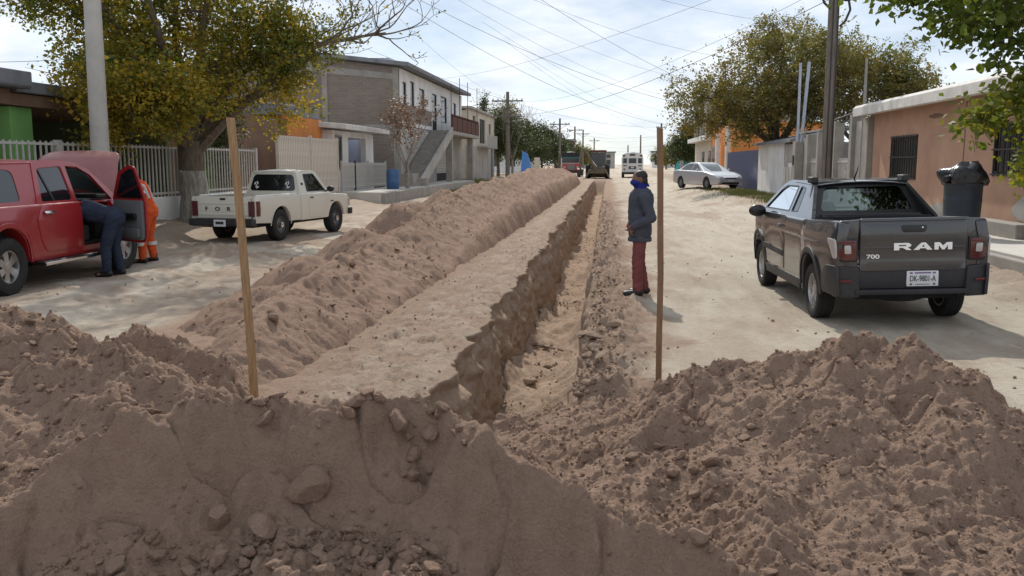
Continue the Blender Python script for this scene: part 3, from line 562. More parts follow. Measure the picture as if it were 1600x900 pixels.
wire((-9.3, 9, 4.6), (-13, 14, 3.2), .2, .012, 'short wire end at the upper left edge above the grey roof')
wire((-17, 18, 4.15), (-9.6, 15.5, 3.55), .15, .014, 'wire passing low over the grey porch roof')
wire((6.4, 26.9, 7.4), (9.6, 17, 3.6), .25, .015, 'left one of the two wires falling from the pole to the salmon house roof')
wire((6.4, 26.9, 7.6), (11.5, 17, 3.9), .3, .015, 'right one of the two wires falling from the pole towards the salmon house')
wire((-11.0, 30, 6.2), (-10.9, 48.3, 4.8), .2, .035, 'thick drooping service cable in front of the brick side wall')
for k in range(8):
    wire((-7.5 + .5 * k, 16 + 4 * k, 8.6 - .28 * k), (6.2 + .3 * k, 27 + 9 * k, 7.4 - .42 * k), .5 + .1 * k, .014, ('first', 'second', 'third', 'fourth', 'fifth', 'sixth', 'seventh', 'eighth')[k] + ' from the top of the thin slanting wires across the open sky')
for k, (ya, yb, za, zb, sg, l) in enumerate(((75, 110, 6.6, 6.2, .5, 'wire between the first two crossarm poles on the left'), (110, 150, 6.2, 6.9, .6, 'wire between the second and third pole of the left row'))):
    xa = -8.3 if k == 0 else -5.85; xb = -5.85 if k == 0 else -5.5
    wire((xa, ya, za), (xb, yb, zb), sg, .02, l)
for k, (y0, z0, y1, z1) in enumerate(((110, 6.4, 118, 5.2), (112, 5.3, 140, 5.6), (150, 6.8, 142, 5.7), (150, 5.3, 145, 4.6), (170, 5.2, 205, 4.6), (215, 5.2, 210, 3.9))):
    wire((-5.6, y0, z0), (8.2, y1, z1), .9, .022, ('highest', 'second highest', 'third highest', 'third lowest', 'second lowest', 'lowest')[k] + ' of the far wires crossing the street above the buses')

# ---------------------------------------------------------------- fences with individual bars
bar_cache = {}
def bars(name, parent, n, x0, dx, w_, d_, z0, z1, m, along='y', top=None, rndv=0):
    key = (name, w_, d_, z0, z1, m)
    if key not in bar_cache:
        me = MB().box(-d_ / 2, d_ / 2, -w_ / 2, w_ / 2, z0, z1).mesh(name) if along == 'y' else MB().box(-w_ / 2, w_ / 2, -d_ / 2, d_ / 2, z0, z1).mesh(name)
        me.materials.append(M[m]); bar_cache[key] = me
    for k in range(n):
        p = x0 + k * dx; link(name, bar_cache[key], None, parent, loc=(0, p, 0) if along == 'y' else (p, 0, 0), rot=(rnd.uniform(-rndv, rndv), 0, 0) if rndv else None)

# left: white iron fence on a low wall (x = -11)
t = thing('picket_fence', 'long white iron bar fence on a low pale wall behind the red pickup', 'fence', (-11, 12, Gz(-11, 12)))
MB().box(-.08, .08, 0, 15.5, -.3, .55).build('base_wall', 'plaster_white', t, bev=.01)
bars('picket', t, 86, .1, .18, .04, .025, .56, 1.82, 'white_metal')
for z in (.62, 1.74): MB().box(-.02, .02, 0, 15.5, z, z + .05).build('rail', 'white_metal', t)
for k in range(4): MB().box(-.06, .06, k * 5.1, k * 5.1 + .12, .55, 1.85).build('post', 'white_metal', t)
# white sliding gate made of vertical boards
t = thing('slat_gate', 'tall cream gate of narrow vertical metal strips behind the white pickup', 'gate', (-11.1, 29.6, Gz(-11, 33) + .1))
g_ = random.Random(2)
bars('gate_slat', t, 39, .1, .172, .125, .03, .12, 2.22, 'cream_metal', rndv=.004)
for z in (.2, 1.1, 2.14): MB().box(-.07, -.03, 0, 6.8, z, z + .05).build('rail', 'cream_metal', t)
for y in (0, 3.4, 6.75): MB().box(-.06, .05, y - .03, y + .05, 0, 2.3).build('post', 'cream_metal', t)
# sidewalk slabs on the left
def slab_walk(name, x0, x1, y0, y1, z, h, pitch, m, seed):
    o = MB().box(x0, x1, y0, y1, z - h, z).build(name, m, bev=.02); tag(o, kind='structure'); return o
lw = slab_walk('sidewalk_left', -11.2, -9.35, 36.6, 62, .50, .7, 2, 'walk', 1)
lk = slab_walk('kerb_left', -9.35, -9.17, 36.6, 62, .47, .7, 2, 'concrete', 1)
rw = MB(); y = 8.
k = 0
rwo = MB().box(5.72, 7.2, 7.5, 20.4, -.2, .415).build('sidewalk_right', 'concrete'); tag(rwo, kind='structure')
while y < 20:
    L = 1.6; MB().box(5.70, 7.2, y, y + L - .012, .36, .432 + rnd.uniform(-.006, .006)).build('slab', 'walk', rwo, bev=.008); y += L
MB().box(5.55, 5.69, 7.5, 20.4, -.2, .40).build('kerb', 'concrete', rwo, bev=.02)

# ---------------------------------------------------------------- window / door helpers for walls facing the street (planes at constant x)
def street_window(parent, x, s, y0, y1, z0, z1, frame='white_metal', glass='glass_win', barsn=0, barm='dark_iron', name='window', deep=.06):
    """s: +1 faces +x, -1 faces -x"""
    f = MB(); fw_ = .06
    for a, b, c, d in ((y0, y1, z0, z0 + fw_), (y0, y1, z1 - fw_, z1), (y0, y0 + fw_, z0 + fw_, z1 - fw_), (y1 - fw_, y1, z0 + fw_, z1 - fw_)): f.box(min(x, x + s * deep), max(x, x + s * deep), a, b, c, d)
    w_ = f.build(name, frame, parent)
    MB().box(min(x, x + s * .02), max(x, x + s * .02), y0 + fw_, y1 - fw_, z0 + fw_, z1 - fw_).build('pane', glass, w_)
    for k in range(barsn):
        yy = y0 + (k + .5) * (y1 - y0) / barsn; MB().box(min(x + s * .09, x + s * .115), max(x + s * .09, x + s * .115), yy - .012, yy + .012, z0 - .03, z1 + .03).build('bar', barm, w_)
    if barsn:
        for z in (z0, (z0 + z1) / 2, z1): MB().box(min(x + s * .085, x + s * .12), max(x + s * .085, x + s * .12), y0, y1, z - .015, z + .015).build('crossbar', barm, w_)
    return w_
def wall_holes_x(x0, x1, y0, y1, z0, z1, holes):
    """wall slab in the y-z plane with rectangular openings, as one solid-looking grid of boxes"""
    ys = sorted({y0, y1, *[h[0] for h in holes], *[h[1] for h in holes]}); zs = sorted({z0, z1, *[h[2] for h in holes], *[h[3] for h in holes]}); mb = MB()
    for a, b in zip(ys[:-1], ys[1:]):
        for c, d in zip(zs[:-1], zs[1:]):
            if not any(h[0] <= a and b <= h[1] and h[2] <= c and d <= h[3] for h in holes): mb.box(x0, x1, a, b, c, d)
    return mb
def shell_mesh(mb, name, m, parent, bev=0):
    o = mb.build(name, m, parent); me = o.data; bm = bmesh.new(); bm.from_mesh(me)
    # drop coincident inner faces left between neighbouring boxes
    seen = {}
    for f in bm.faces:
        key = tuple(sorted(v.index for v in f.verts)); seen.setdefault(key, []).append(f)
    bmesh.ops.delete(bm, geom=[f for l in seen.values() if len(l) > 1 for f in l], context='FACES_ONLY'); bm.to_mesh(me); bm.free(); return o

# ---------------------------------------------------------------- salmon house on the right (facade x = 7.2)
b = thing('salmon_house', 'single storey salmon plastered house with barred windows and white roof edge behind the dark pickup', 'house', (0, 0, 0))
holes = [(22.1, 24.1, 1.35, 2.35), (15.55, 17.9, 1.5, 2.42)]
shell_mesh(wall_holes_x(7.2, 7.4, 14.9, 25.7, .2, 3.05, holes), 'wall', 'plaster_salmon', b)
MB().box(7.4, 15, 14.9, 15.1, .2, 3.2).build('side_wall', 'plaster_salmon', b); MB().box(7.4, 15, 25.5, 25.7, .2, 3.2).build('end_wall', 'plaster_grey', b)
MB().box(7.9, 8.0, 15.1, 25.5, .2, 3.0).build('room_back', 'dark', b)
MB().box(6.95, 15.2, 14.6, 26.2, 3.051, 3.16).build('roof', 'roof_grey', b); MB().prism([(6.75, 2.98), (6.94, 2.98), (6.94, 3.25), (6.82, 3.27), (6.75, 3.2)], 14.6, 26.2, 'y').build('fascia', 'roof_white', b, bev=.01)
for h in holes: street_window(b, 7.28, -1, h[0] - .001, h[1] + .001, h[2] - .001, h[3] + .001, 'dark_iron', 'glass_win', 11)
MB().box(7.185, 7.2, 15, 25.6, .2, .62).build('plinth', 'plaster_grey', b)
MB().box(7.19, 7.2, 19.3, 19.33, .6, 3.0).build('conduit', 'plaster_brown', b)
MB().box(6.95, 7.19, 14.9, 15.6, .2, 2.95).build('corner_pillar', 'plaster_brown', b, bev=.01)
MB().box(6.85, 7.19, 15.9, 18.4, .3, .68).build('step_block', 'concrete', b, bev=.015)
MB().box(6.9, 7.18, 19.2, 23.6, .3, .56).build('low_ledge', 'concrete', b, bev=.015)

rr = random.Random(6)
for (cy, cz, ry, rz_, m_) in ((16.4, .9, .55, .25, 'plaster_grey'), (15.3, .75, .35, .22, 'concrete'), (20.6, .72, .8, .14, 'plaster_grey'), (24.6, .85, .5, .22, 'plaster_grey'), (18.7, 2.3, .12, .3, 'plaster_brown'), (21.0, 2.75, .5, .06, 'plaster_brown')):
    MB().prism([(cy + ry * math.cos(k * .449) * rr.uniform(.6, 1.1), cz + rz_ * math.sin(k * .449) * rr.uniform(.6, 1.1)) for k in range(14)], 7.192, 7.1985, 'x').build('plaster_patch', m_, b)
# trash barrel with a black bag
t = thing('trash_barrel', 'dark blue plastic barrel topped with a shiny black garbage bag on the sidewalk', 'trash barrel', (6.22, 16.6, .43))
MB().lathe([(.26, 0), (.285, .02), (.30, .25), (.305, .27), (.305, .30), (.30, .32), (.31, .6), (.315, .62), (.315, .65), (.31, .67), (.315, .88), (.33, .9), (.33, .93)], 28).build('barrel', 'barrel_dark', t, True)
V = I3[0] * (1 + .30 * fbm(I3[0][:, 0] * 2 + I3[0][:, 2], I3[0][:, 1] * 2, 9, 3) + .09 * noise(I3[0][:, 0] * 7, I3[0][:, 2] * 5 + I3[0][:, 1] * 6, 4))[:, None] * np.array([.36, .34, .24]); V[:, 2] = np.maximum(V[:, 2], -.16) + 1.04
link('garbage_bag', np_mesh('garbage_bag', V, I3[1]), 'bag', t)
MB().tube([(-.26, -.1, 1.02), (-.36, -.14, 1.0), (-.385, -.15, .93)], [.07, .07, .02], 8).build('bag_corner', 'bag', t, True)

# ---------------------------------------------------------------- front fence of the white house (x = 7.2, y 25.7 .. 36)
b = thing('front_fence', 'grey concrete pillars with white panels and bar gates between salmon house and shed', 'fence', (0, 0, 0))
for y, h, w_ in ((25.75, 2.95, .5), (27.4, 3.1, .28), (29.4, 3.0, .4), (31.6, 2.75, .25), (33.2, 2.7, .3), (35.0, 2.9, .3)): MB().box(7.05, 7.35, y, y + w_, .1, h).build('pillar', 'concrete', b, bev=.012)
for y0, y1, z0, z1 in ((26.26, 27.39, .95, 2.9), (33.52, 34.98, .9, 2.62)):
    MB().box(7.1, 7.3, y0, y1, .1, z0 - .02).build('base_wall', 'concrete', b)
    n = 7; w_ = (y1 - y0) / n
    for k in range(n): MB().box(7.17, 7.20 + .012 * (k % 2), y0 + k * w_ + .006, y0 + (k + 1) * w_ - .006, z0, z1).build('sheet_strip', 'white_metal', b)
for y0, y1 in ((27.7, 29.38), (29.85, 31.58), (31.9, 33.18)):
    MB().box(7.16, 7.2, y0, y1, .35, .42).build('rail', 'white_metal', b); MB().box(7.16, 7.2, y0, y1, 1.72, 1.78).build('rail', 'white_metal', b)
    n = int((y1 - y0) / .13)
    for k in range(n): MB().box(7.17, 7.19, y0 + .05 + k * .13, y0 + .09 + k * .13, .42, 1.86).build('picket', 'white_metal', b)
    MB().box(7.21, 7.215, y0, y1, .42, 1.5).build('backing_sheet', 'white_metal', b)
MB().box(7.1, 7.2, 31.6, 35.2, 2.78, 2.84).build('top_rail', 'concrete', b)
MB().tube([(7.2, 25.9, 3.25), (7.2, 31, 3.02)], .04, 6).build('top_pipe', 'dark_iron', b); MB().tube([(7.25, 25.9, 3.12), (7.25, 30, 2.95)], .03, 6).build('top_pipe', 'dark_iron', b)
b = thing('small_house', 'low white and teal house seen through the front fence', 'house', (0, 0, 0))
MB().box(10, 14, 26.4, 36, .2, 3.05).build('wall', 'plaster_white', b); MB().box(9.96, 9.995, 26.6, 30, 1.3, 3.0).build('teal_panel', 'plaster_teal', b)
MB().box(9.95, 9.99, 30.4, 31.6, .3, 2.5).build('door', 'door_brown', b); MB().box(9.95, 9.99, 32.6, 34, 1.3, 2.4).build('window', 'glass_win', b)
MB().box(9.2, 14.2, 26.2, 36.2, 3.051, 3.2).build('roof', 'roof_grey', b)
# white shed
b = thing('white_shed', 'white plastered shed with a dark sheet roof next to the dark blue fence', 'shed', (0, 0, 0))
MB().box(7.2, 10, 38.2, 44.6, .1, 2.55).build('wall', 'plaster_white', b); MB().box(7.19, 10, 36.0, 38.18, .1, 2.45).build('grey_wall', 'plaster_grey', b)
MB().prism([(6.95, 2.5), (10.2, 3.15), (10.2, 3.27), (6.95, 2.62)], 35.9, 44.9, 'y').build('roof', 'roof_grey', b)
MB().box(7.12, 7.18, 36.2, 36.9, .2, 1.7).build('panel', 'plaster_white', b)
for k in range(4): MB().box(6.98 - .03 * k, 7.0 - .03 * k, 34.9 + k * .45, 35.3 + k * .45, .3, 1.55).build('door_board', 'white_metal', b)
b = thing('meter_mast', 'pair of tall pale blue conduit pipes rising from a grey meter block', 'mast', (7.0, 34.6, Gz(7, 34.6)))
MB().box(-.14, .16, -.25, .25, -.2, 2.15).build('meter_block', 'concrete', b, bev=.01)
MB().tube([(-.04, -.1, 1.4), (-.05, -.1, 5.0)], .05, 8).build('conduit', 'galv', b, True); MB().tube([(.10, .1, 1.4), (.30, .1, 5.05)], .06, 8).build('conduit', 'galv', b, True)
MB().box(-.17, -.141, -.12, .12, 1.3, 1.65).build('meter', 'dark_iron', b)
# dark blue fence
b = thing('blue_fence', 'dark blue ribbed metal fence beyond the shed, beside the silver sedan', 'fence', (7.25, 44.8, Gz(7.2, 50)))
bars('fence_strip', b, 44, .1, .262, .22, .03, -.1, 2.0, 'blue_metal')
MB().box(.02, .06, 0, 11.6, 1.5, 1.56).build('rail', 'blue_metal', b); MB().box(.02, .06, 0, 11.6, .3, .36).build('rail', 'blue_metal', b)
# orange house, grey two-storey house
b = thing('orange_house', 'orange fronted one storey house with a white porch edge', 'house', (0, 0, 0))
MB().box(7.6, 14, 57, 68.5, 0, 4.2).build('wall', 'plaster_orange', b); MB().box(7.2, 7.45, 56.8, 57.3, 0, 3.9).build('pillar', 'plaster_cream', b); MB().box(7.2, 7.45, 62, 62.4, 0, 3.6).build('pillar', 'plaster_white', b)
MB().box(7.56, 7.6, 58.6, 60.2, .3, 2.9).build('door', 'plaster_white', b); MB().box(7.5, 7.6, 63.8, 66.8, 1.3, 2.9).build('window', 'glass_win', b); MB().box(7.3, 7.42, 57.3, 68, .2, 1.2).build('low_wall', 'plaster_cream', b)
b = thing('grey_house', 'grey two storey house with a pale balcony edge at the far right of the street', 'house', (0, 0, 0))
MB().box(7.8, 15, 69, 83, 0, 3.4).build('wall', 'plaster_cream', b); MB().box(8.6, 15, 69, 83, 3.41, 6.9).build('upper_wall', 'plaster_grey', b)
MB().box(7.1, 8.59, 68.6, 83, 3.42, 3.75).build('balcony_slab', 'plaster_white', b); MB().box(7.2, 8.59, 68.8, 83, 6.7, 7.0).build('roof_slab', 'concrete', b)
for y in (69.2, 73.5, 78): MB().box(7.25, 7.55, y, y + .35, 3.76, 6.69).build('column', 'plaster_grey', b)
for y in (70.5, 75): MB().box(7.75, 7.8, y, y + 1.4, 1.0, 2.6).build('window', 'glass_win', b); MB().box(8.55, 8.6, y, y + 1.6, 4.2, 6.0).build('window', 'glass_win', b)
o = MB().box(0, .3, 0, .8, 0, 1.7).build('gate_block', 'concrete', bev=.02, loc=(6.9, 88, .2)); tag(o, 'square concrete gate block beside the silver sedan', 'gate post')

# ---------------------------------------------------------------- left side buildings
b = thing('green_porch_house', 'low house with a bright green porch pillar and a grey roof edge at the left', 'house', (0, 0, 0))
MB().box(-12.3, -12.0, 17.2, 17.9, .2, 2.85).build('pillar', 'green_paint', b, bev=.015)
MB().box(-12.3, -12.0, 26.6, 27.3, .2, 2.85).build('pillar', 'green_paint', b, bev=.015)
MB().box(-21, -12.35, 24.3, 24.5, .2, 3.0).build('side_wall', 'dark_olive', b); MB().box(-17, -16.8, 8, 24.3, .2, 3.0).build('back_wall', 'dark_olive', b)
street_window(b, -16.8, 1, 15, 17, 1.2, 2.3, 'dark_olive', 'dark'); MB().box(-16.8, -16.75, 18.5, 19.5, .3, 2.4).build('door', 'dark', b)
MB().box(-21, -11.75, 8, 16.9, 2.86, 3.16).build('beam', 'plaster_brown', b); MB().box(-21, -11.85, 16.91, 24.6, 2.86, 3.10).build('beam', 'plaster_brown', b)
MB().prism([(-21.5, 3.17), (-11.45, 3.17), (-11.4, 3.22), (-11.4, 3.50), (-21.5, 3.62)], 8, 17.1, 'y').build('roof', 'roof_grey', b, bev=.02); MB().prism([(-21.5, 3.12), (-11.75, 3.12), (-11.75, 3.36), (-21.5, 3.42)], 17.11, 25, 'y').build('roof', 'roof_grey', b, bev=.02)
b = thing('covered_bundle', 'dark blue wrapped bundle behind the white fence at the left edge', 'bundle', (-12.1, 14.6, .9))
V = I3[0] * (1 + .12 * fbm(I3[0][:, 0] * 2, I3[0][:, 1] * 2 + I3[0][:, 2], 19, 3))[:, None] * np.array([.5, .45, .42])
link('bundle', np_mesh('bundle', V, I3[1]), mat('navy_cloth', (.03, .04, .07), .8), b, loc=(0, 0, .6)); MB().lathe([(.35, -.9), (.38, 0), (.3, .35)], 14).build('stand', 'dark_iron', b)
b = thing('orange_porch_house', 'orange walled house with a flat dark roof edge behind the cream gate', 'house', (0, 0, 0))
MB().box(-20, -12.2, 33.6, 37.8, .2, 3.5).build('wall', 'plaster_orange', b); MB().box(-20, -12.22, 28.6, 33.5, .2, 3.35).build('wood_wall', 'plaster_brown', b)
MB().box(-20, -12.3, 33.3, 37.9, 3.51, 3.95).build('roof', 'roof_grey', b, bev=.03); MB().box(-12.19, -12.1, 34.6, 35.6, 1.4, 2.6).build('window', 'glass_win', b)
b = thing('white_porch_house', 'white one storey house with an open porch and brown door left of the brick building', 'house', (0, 0, 0))
hl = [(40.2, 43.2, 1.55, 2.85)]
shell_mesh(wall_holes_x(-12.0, -11.75, 37.9, 44.6, .3, 3.1, hl), 'wall', 'plaster_white', b)
MB().box(-16, -15.8, 37.9, 47.5, .3, 3.0).build('back_wall', 'plaster_white', b); MB().box(-16, -12.01, 37.9, 38.1, .3, 3.1).build('side_wall', 'plaster_white', b)
MB().box(-15.79, -15.74, 41.8, 42.7, .4, 2.6).build('door', 'door_brown', b); MB().box(-15.79, -15.74, 44.6, 46.0, 1.3, 2.4).build('window', 'door_brown', b)
MB().box(-15.8, -12.9, 46.4, 46.6, .3, 2.9).build('rear_wall', 'plaster_blue', b); MB().box(-12.88, -12.8, 46.3, 46.8, .3, 2.95).build('rear_jamb', 'plaster_white', b)
MB().box(-14.4, -13.6, 46.33, 46.39, .3, 2.4).build('rear_door', 'door_brown', b)
MB().prism([(-16.2, 3.5), (-11.0, 3.12), (-11.0, 3.34), (-16.2, 3.75)], 37.4, 45.2, 'y').build('roof', 'roof_white', b, bev=.02)
street_window(b, -11.75, 1, 38.2, 39.1, 1.4, 2.9, 'concrete', 'glass_win', 0)
t = thing('yard_fence', 'low white bar fence in front of the white porch house', 'fence', (-11.1, 36.9, .5))
bars('picket', t, 50, .1, .15, .045, .025, .08, 1.22, 'white_metal')
for z in (.16, 1.1): MB().box(-.02, .02, 0, 7.6, z, z + .04).build('rail', 'white_metal', t)
for y in (0, 2.0, 4.2, 7.5): MB().box(-.04, .04, y, y + .08, 0, 1.3).build('post', 'white_metal' if y != 2.0 else 'dark_iron', t)
t = thing('water_barrel', 'blue plastic water barrel beside the bare sapling on the sidewalk', 'barrel', (-9.95, 41.2, .5))
MB().lathe([(.27, 0), (.29, .03), (.3, .3), (.31, .33), (.3, .36), (.3, .62), (.31, .65), (.3, .68), (.29, .88), (.27, .91), (.24, .91), (.24, .86)], 24).build('barrel', 'barrel_blue', t, True); MB().lathe([(.24, .87), (.05, .88)], 20).build('lid', 'barrel_dark', t)
# unfinished brick building with stairs
b = thing('brick_building', 'unfinished two storey brick building with an outside concrete stair and rusty balcony rail', 'building', (0, 0, 0))
MB().prism([(-22, .3), (-11.2, .3), (-11.2, 6.72), (-16, 7.35), (-22, 7.4)], 48.0, 48.25, 'y').build('side_wall', 'brick', b)
for x in (-11.5, -15.4, -18.9): MB().box(x, x + .3, 47.96, 47.995, .3, 6.75 if x > -12 else 7.1).build('concrete_column', 'concrete', b)
MB().prism([(-22, 3.25), (-11.2, 3.25), (-11.2, 3.75), (-22, 3.75)], 47.97, 47.999, 'y').build('concrete_band', 'concrete', b); MB().prism([(-22, 6.55), (-16, 6.55), (-11.2, 6.1), (-11.2, 6.4), (-16, 6.95), (-22, 7.0)], 47.972, 47.998, 'y').build('concrete_band', 'concrete', b)
up = [(49.0, 49.9, 4.9, 6.1), (50.9, 52.0, 4.4, 6.3), (53.4, 54.9, 4.6, 6.1), (57.4, 58.9, 3.76, 6.1), (60.3, 62.6, 4.4, 6.15), (65.2, 66.4, 4.6, 6.0)]
shell_mesh(wall_holes_x(-11.4, -11.2, 48.26, 69, 3.75, 6.75, up), 'upper_wall', 'plaster_white', b)
for h in up: street_window(b, -11.3, 1, *h, 'dark_iron', 'glass_win', 0)
lowh = [(58.6, 63.9, .5, 3.1)]
shell_mesh(wall_holes_x(-11.4, -11.2, 48.26, 69, .3, 3.7, lowh), 'lower_wall', 'plaster_grey', b)
MB().box(-11.2, -11.16, 48.26, 57, 4.0, 4.9).build('brick_patch', 'brick', b)
for k in range(20): MB().prism([(-11.33, 1.0 + k * .105), (-11.28, 1.03 + k * .105), (-11.28, 1.09 + k * .105), (-11.33, 1.1 + k * .105)], 58.6, 63.9, 'y').build('shutter_slat', 'white_metal', b)
MB().box(-11.38, -11.3, 58.6, 63.9, .3, 1.0).build('shutter_base', 'dark', b)
MB().box(-21.9, -11.41, 68.8, 69, .3, 6.8).build('end_wall', 'plaster_grey', b)
MB().prism([(-22.2, 7.42), (-16, 7.38), (-10.55, 6.76), (-10.55, 6.98), (-16, 7.6), (-22.2, 7.6)], 47.6, 69.6, 'y').build('roof', 'roof_grey', b, bev=.02)
MB().box(-11.19, -9.85, 56.9, 69, 3.5, 3.74).build('balcony_slab', 'concrete', b, bev=.02)
MB().box(-10.4, -10.0, 66.5, 67, .3, 3.49).build('pillar', 'concrete', b); MB().box(-10.4, -10.0, 57.6, 58.0, .3, 3.49).build('pillar', 'concrete', b)
n = 24
for k in range(n):
    y = 46.8 + (k) * (10.0 / n); z = .3 + (k + 1) * 3.44 / n
    MB().box(-11.15, -9.95, y, y + 10.0 / n - .002, max(.3, z - .34), z).build('step', 'concrete', b)
MB().prism([(46.4, .3), (47.4, .3), (57, 3.4), (57, 3.95), (46.9, .75), (46.4, .75)], -9.94, -9.8, 'x').build('stair_side', 'plaster_grey', b)
MB().box(-11.1, -9.9, 45.4, 46.7, .3, 1.15).build('stair_landing', 'concrete', b, bev=.02)
MB().box(-9.93, -9.88, 57, 69, 4.72, 4.78).build('rail', 'rust_iron', b); MB().box(-9.93, -9.88, 57, 69, 3.95, 4.0).build('rail', 'rust_iron', b)
for k in range(60): MB().box(-9.92, -9.89, 57.1 + k * .2, 57.14 + k * .2, 3.75, 4.75).build('baluster', 'rust_iron', b)
for k in range(6): MB().box(-9.9, -9.86, 57.2 + k * 2, 59.0 + k * 2, 3.78, 4.62).build('rail_panel', 'rust_iron', b)
for y in (57.2, 60.5, 64, 68.6): MB().tube([(-9.95, y, 3.7), (-9.95, y, 7.3 if y > 60 else 6.6)], .025, 5).build('rebar', 'rust_iron', b)
MB().tube([(-19, 47.9, 3.5), (-19, 47.9, 6.2)], .06, 8).build('pipe', 'galv', b)
MB().box(-10.0, -9.4, 46.5, 47, .3, .9).build('meter_box', 'concrete', b)
o = MB().box(-17.7, -15.6, 44, 45.8, 0, 4).build('water_tank', 'galv', None, bev=.05); o.location = (-1, 24, 5.6); tag(o, 'pale grey roof tank showing between the tree branches above the brick wall', 'water tank')
# beyond: pale two storey house
b = thing('pale_house', 'small pale two storey house with dark door and balcony beyond the brick building', 'house', (0, 0, 0))
h2 = [(74.5, 76, 3.9, 5.6), (78.5, 82, 3.4, 5.5), (84.5, 86, 4.1, 5.3)]
MB().box(-18, -11.41, 72.2, 88.5, .3, 5.9).build('core_wall', 'plaster_cream', b)
shell_mesh(wall_holes_x(-11.4, -11.15, 72.2, 88.5, 3.1, 6.0, h2), 'upper_wall', 'plaster_cream', b)
for h in h2: street_window(b, -11.35, 1, *h, 'dark_iron', 'glass_win', 0)
for k in range(7): MB().box(-11.4, -11.1 - .02 * (k % 2), 72.2 + k * 1.9, 74.08 + k * 1.9, .3, 3.09).build('concrete_panel', 'plaster_grey', b)
MB().box(-11.3, -10.9, 85.6, 86.4, .3, 3.09).build('pillar', 'concrete', b); MB().box(-11.38, -11.2, 86.5, 88.5, .3, 3.09).build('gate', 'dark', b)
MB().box(-11.1, -10.2, 76.5, 83.5, 2.95, 3.1).build('balcony_slab', 'concrete', b)
for k in range(30): MB().box(-10.24, -10.2, 76.6 + k * .23, 76.64 + k * .23, 3.1, 4.1).build('baluster', 'white_metal', b)
MB().box(-18.2, -10.9, 72, 88.8, 6.01, 6.2).build('roof', 'plaster_grey', b)
# far end of the street
for k, (x, y, w_, d_, h, m, l) in enumerate(((-14, 128, 6.5, 8, 5.6, 'plaster_white', 'pale two storey house behind the left hand trees far down the street'), (-7.3, 150, 3.2, 6, 5.2, 'door_brown', 'narrow dark red building beside the far power poles'), (-4, 268, 12, 6, 4.6, 'plaster_grey', 'grey flat building closing the street between digger and bus'), (-7, 330, 15, 6, 4.5, 'plaster_cream', 'long low pale building at the very end of the street'), (16, 240, 9, 6, 4.4, 'plaster_white', 'small white building far off behind the bus'), (15, 120, 6, 10, 3.0, 'plaster_teal', 'low teal building past the trees on the right'))):
    b = thing('distant_building', l, 'building', (x, y, 0)); MB().box(-w_ / 2, w_ / 2, 0, d_, -.5, h).build('wall', m, b); MB().box(-w_ / 2 - .3, w_ / 2 + .3, -.3, d_, h + .01, h + .35).build('roof', 'roof_grey', b)
    for j in range(int(w_ // 2.2)): MB().box(-w_ / 2 + .7 + j * 2.2, -w_ / 2 + 1.9 + j * 2.2, -.05, 0, 1.2, 2.5).build('window', 'glass_win', b)
    for j in range(int(w_ // 2.2)): MB().box(-w_ / 2 + .7 + j * 2.2, -w_ / 2 + 1.9 + j * 2.2, -.05, 0, h - 1.5, h - .5).build('window', 'glass_win', b) if h > 4 else None
o = MB().prism([(0, 0), (1.6, 0), (1.3, 1.6), (.9, 2.3), (.2, 2.5)], 0, .3, 'y').build('blue_sign', 'tarp_blue', None, loc=(-7.9, 82, 0)); o.scale = (.62, 1, .85); o.location = (-7.9, 82, .6); tag(o, 'bright blue figure shaped sign standing among the left hand trees', 'sign')
tp_ = MB(); rr = np.random.RandomState(4)
xs = np.linspace(0, 1, 14); zs = np.linspace(0, 1, 8); X, Z = np.meshgrid(xs, zs); Yv = .3 * np.sin(X * 14 + Z * 2) * (1 - .5 * Z); V = np.stack([X * 4 + .4 * Z, Yv, Z * 2.2 * (1 - .35 * X)], -1).reshape(-1, 3)
o = link('hanging_tarp', np_mesh('hanging_tarp', V, grid_faces(8, 14)), 'tarp_teal', loc=(8.6, 118, 0), rot=(0, 0, .3)); o.modifiers.new('s', 'SOLIDIFY').thickness = .05; tag(o, 'teal tarpaulin draped by the right hand pole beyond the sedan', 'tarp')
o = MB().box(-.7, .7, -.3, .3, 0, 1.3).build('stone_marker', 'plaster_cream', None, bev=.1, loc=(-6.1, 78, 1.1)); o.scale = (.35, .5, .8); tag(o, 'small pale block on the bank beside the blue sign', 'block')

# ---------------------------------------------------------------- trees
def leaf_mat(name, cols, tl=.35):
    m = bpy.data.materials.new(name); m.use_nodes = True; t = m.node_tree; b = t.nodes['Principled BSDF']; out = t.nodes['Material Output']
    a = N(t, 'ShaderNodeAttribute'); a.attribute_name = 'tint'; r = ramp(t, a.outputs['Fac'], [(k / (len(cols) - 1), c) for k, c in enumerate(cols)])
    t.links.new(r.outputs[0], b.inputs['Base Color']); b.inputs['Roughness'].default_value = .55; b.inputs['Specular IOR Level'].default_value = .3
    tr = N(t, 'ShaderNodeBsdfTranslucent'); t.links.new(mixrgb(t, 1., r.outputs[0], (1.0, 1.0, .55), 'MULTIPLY'), tr.inputs[0]); mxs = N(t, 'ShaderNodeMixShader'); mxs.inputs[0].default_value = tl
    t.links.new(b.outputs[0], mxs.inputs[1]); t.links.new(tr.outputs[0], mxs.inputs[2]); t.links.new(mxs.outputs[0], out.inputs[0]); return m
M['leaf_mix'] = leaf_mat('green_yellow_leaves', [(.07, .105, .025), (.13, .165, .032), (.22, .215, .04), (.36, .27, .035), (.44, .31, .04)], .5)
M['leaf_olive'] = leaf_mat('olive_brown_leaves', [(.11, .125, .045), (.17, .17, .06), (.23, .20, .065), (.24, .175, .045), (.29, .21, .05)], .45)
M['leaf_dark'] = leaf_mat('dark_green_leaves', [(.03, .05, .015), (.05, .075, .02), (.075, .095, .03), (.10, .11, .035)], .25)
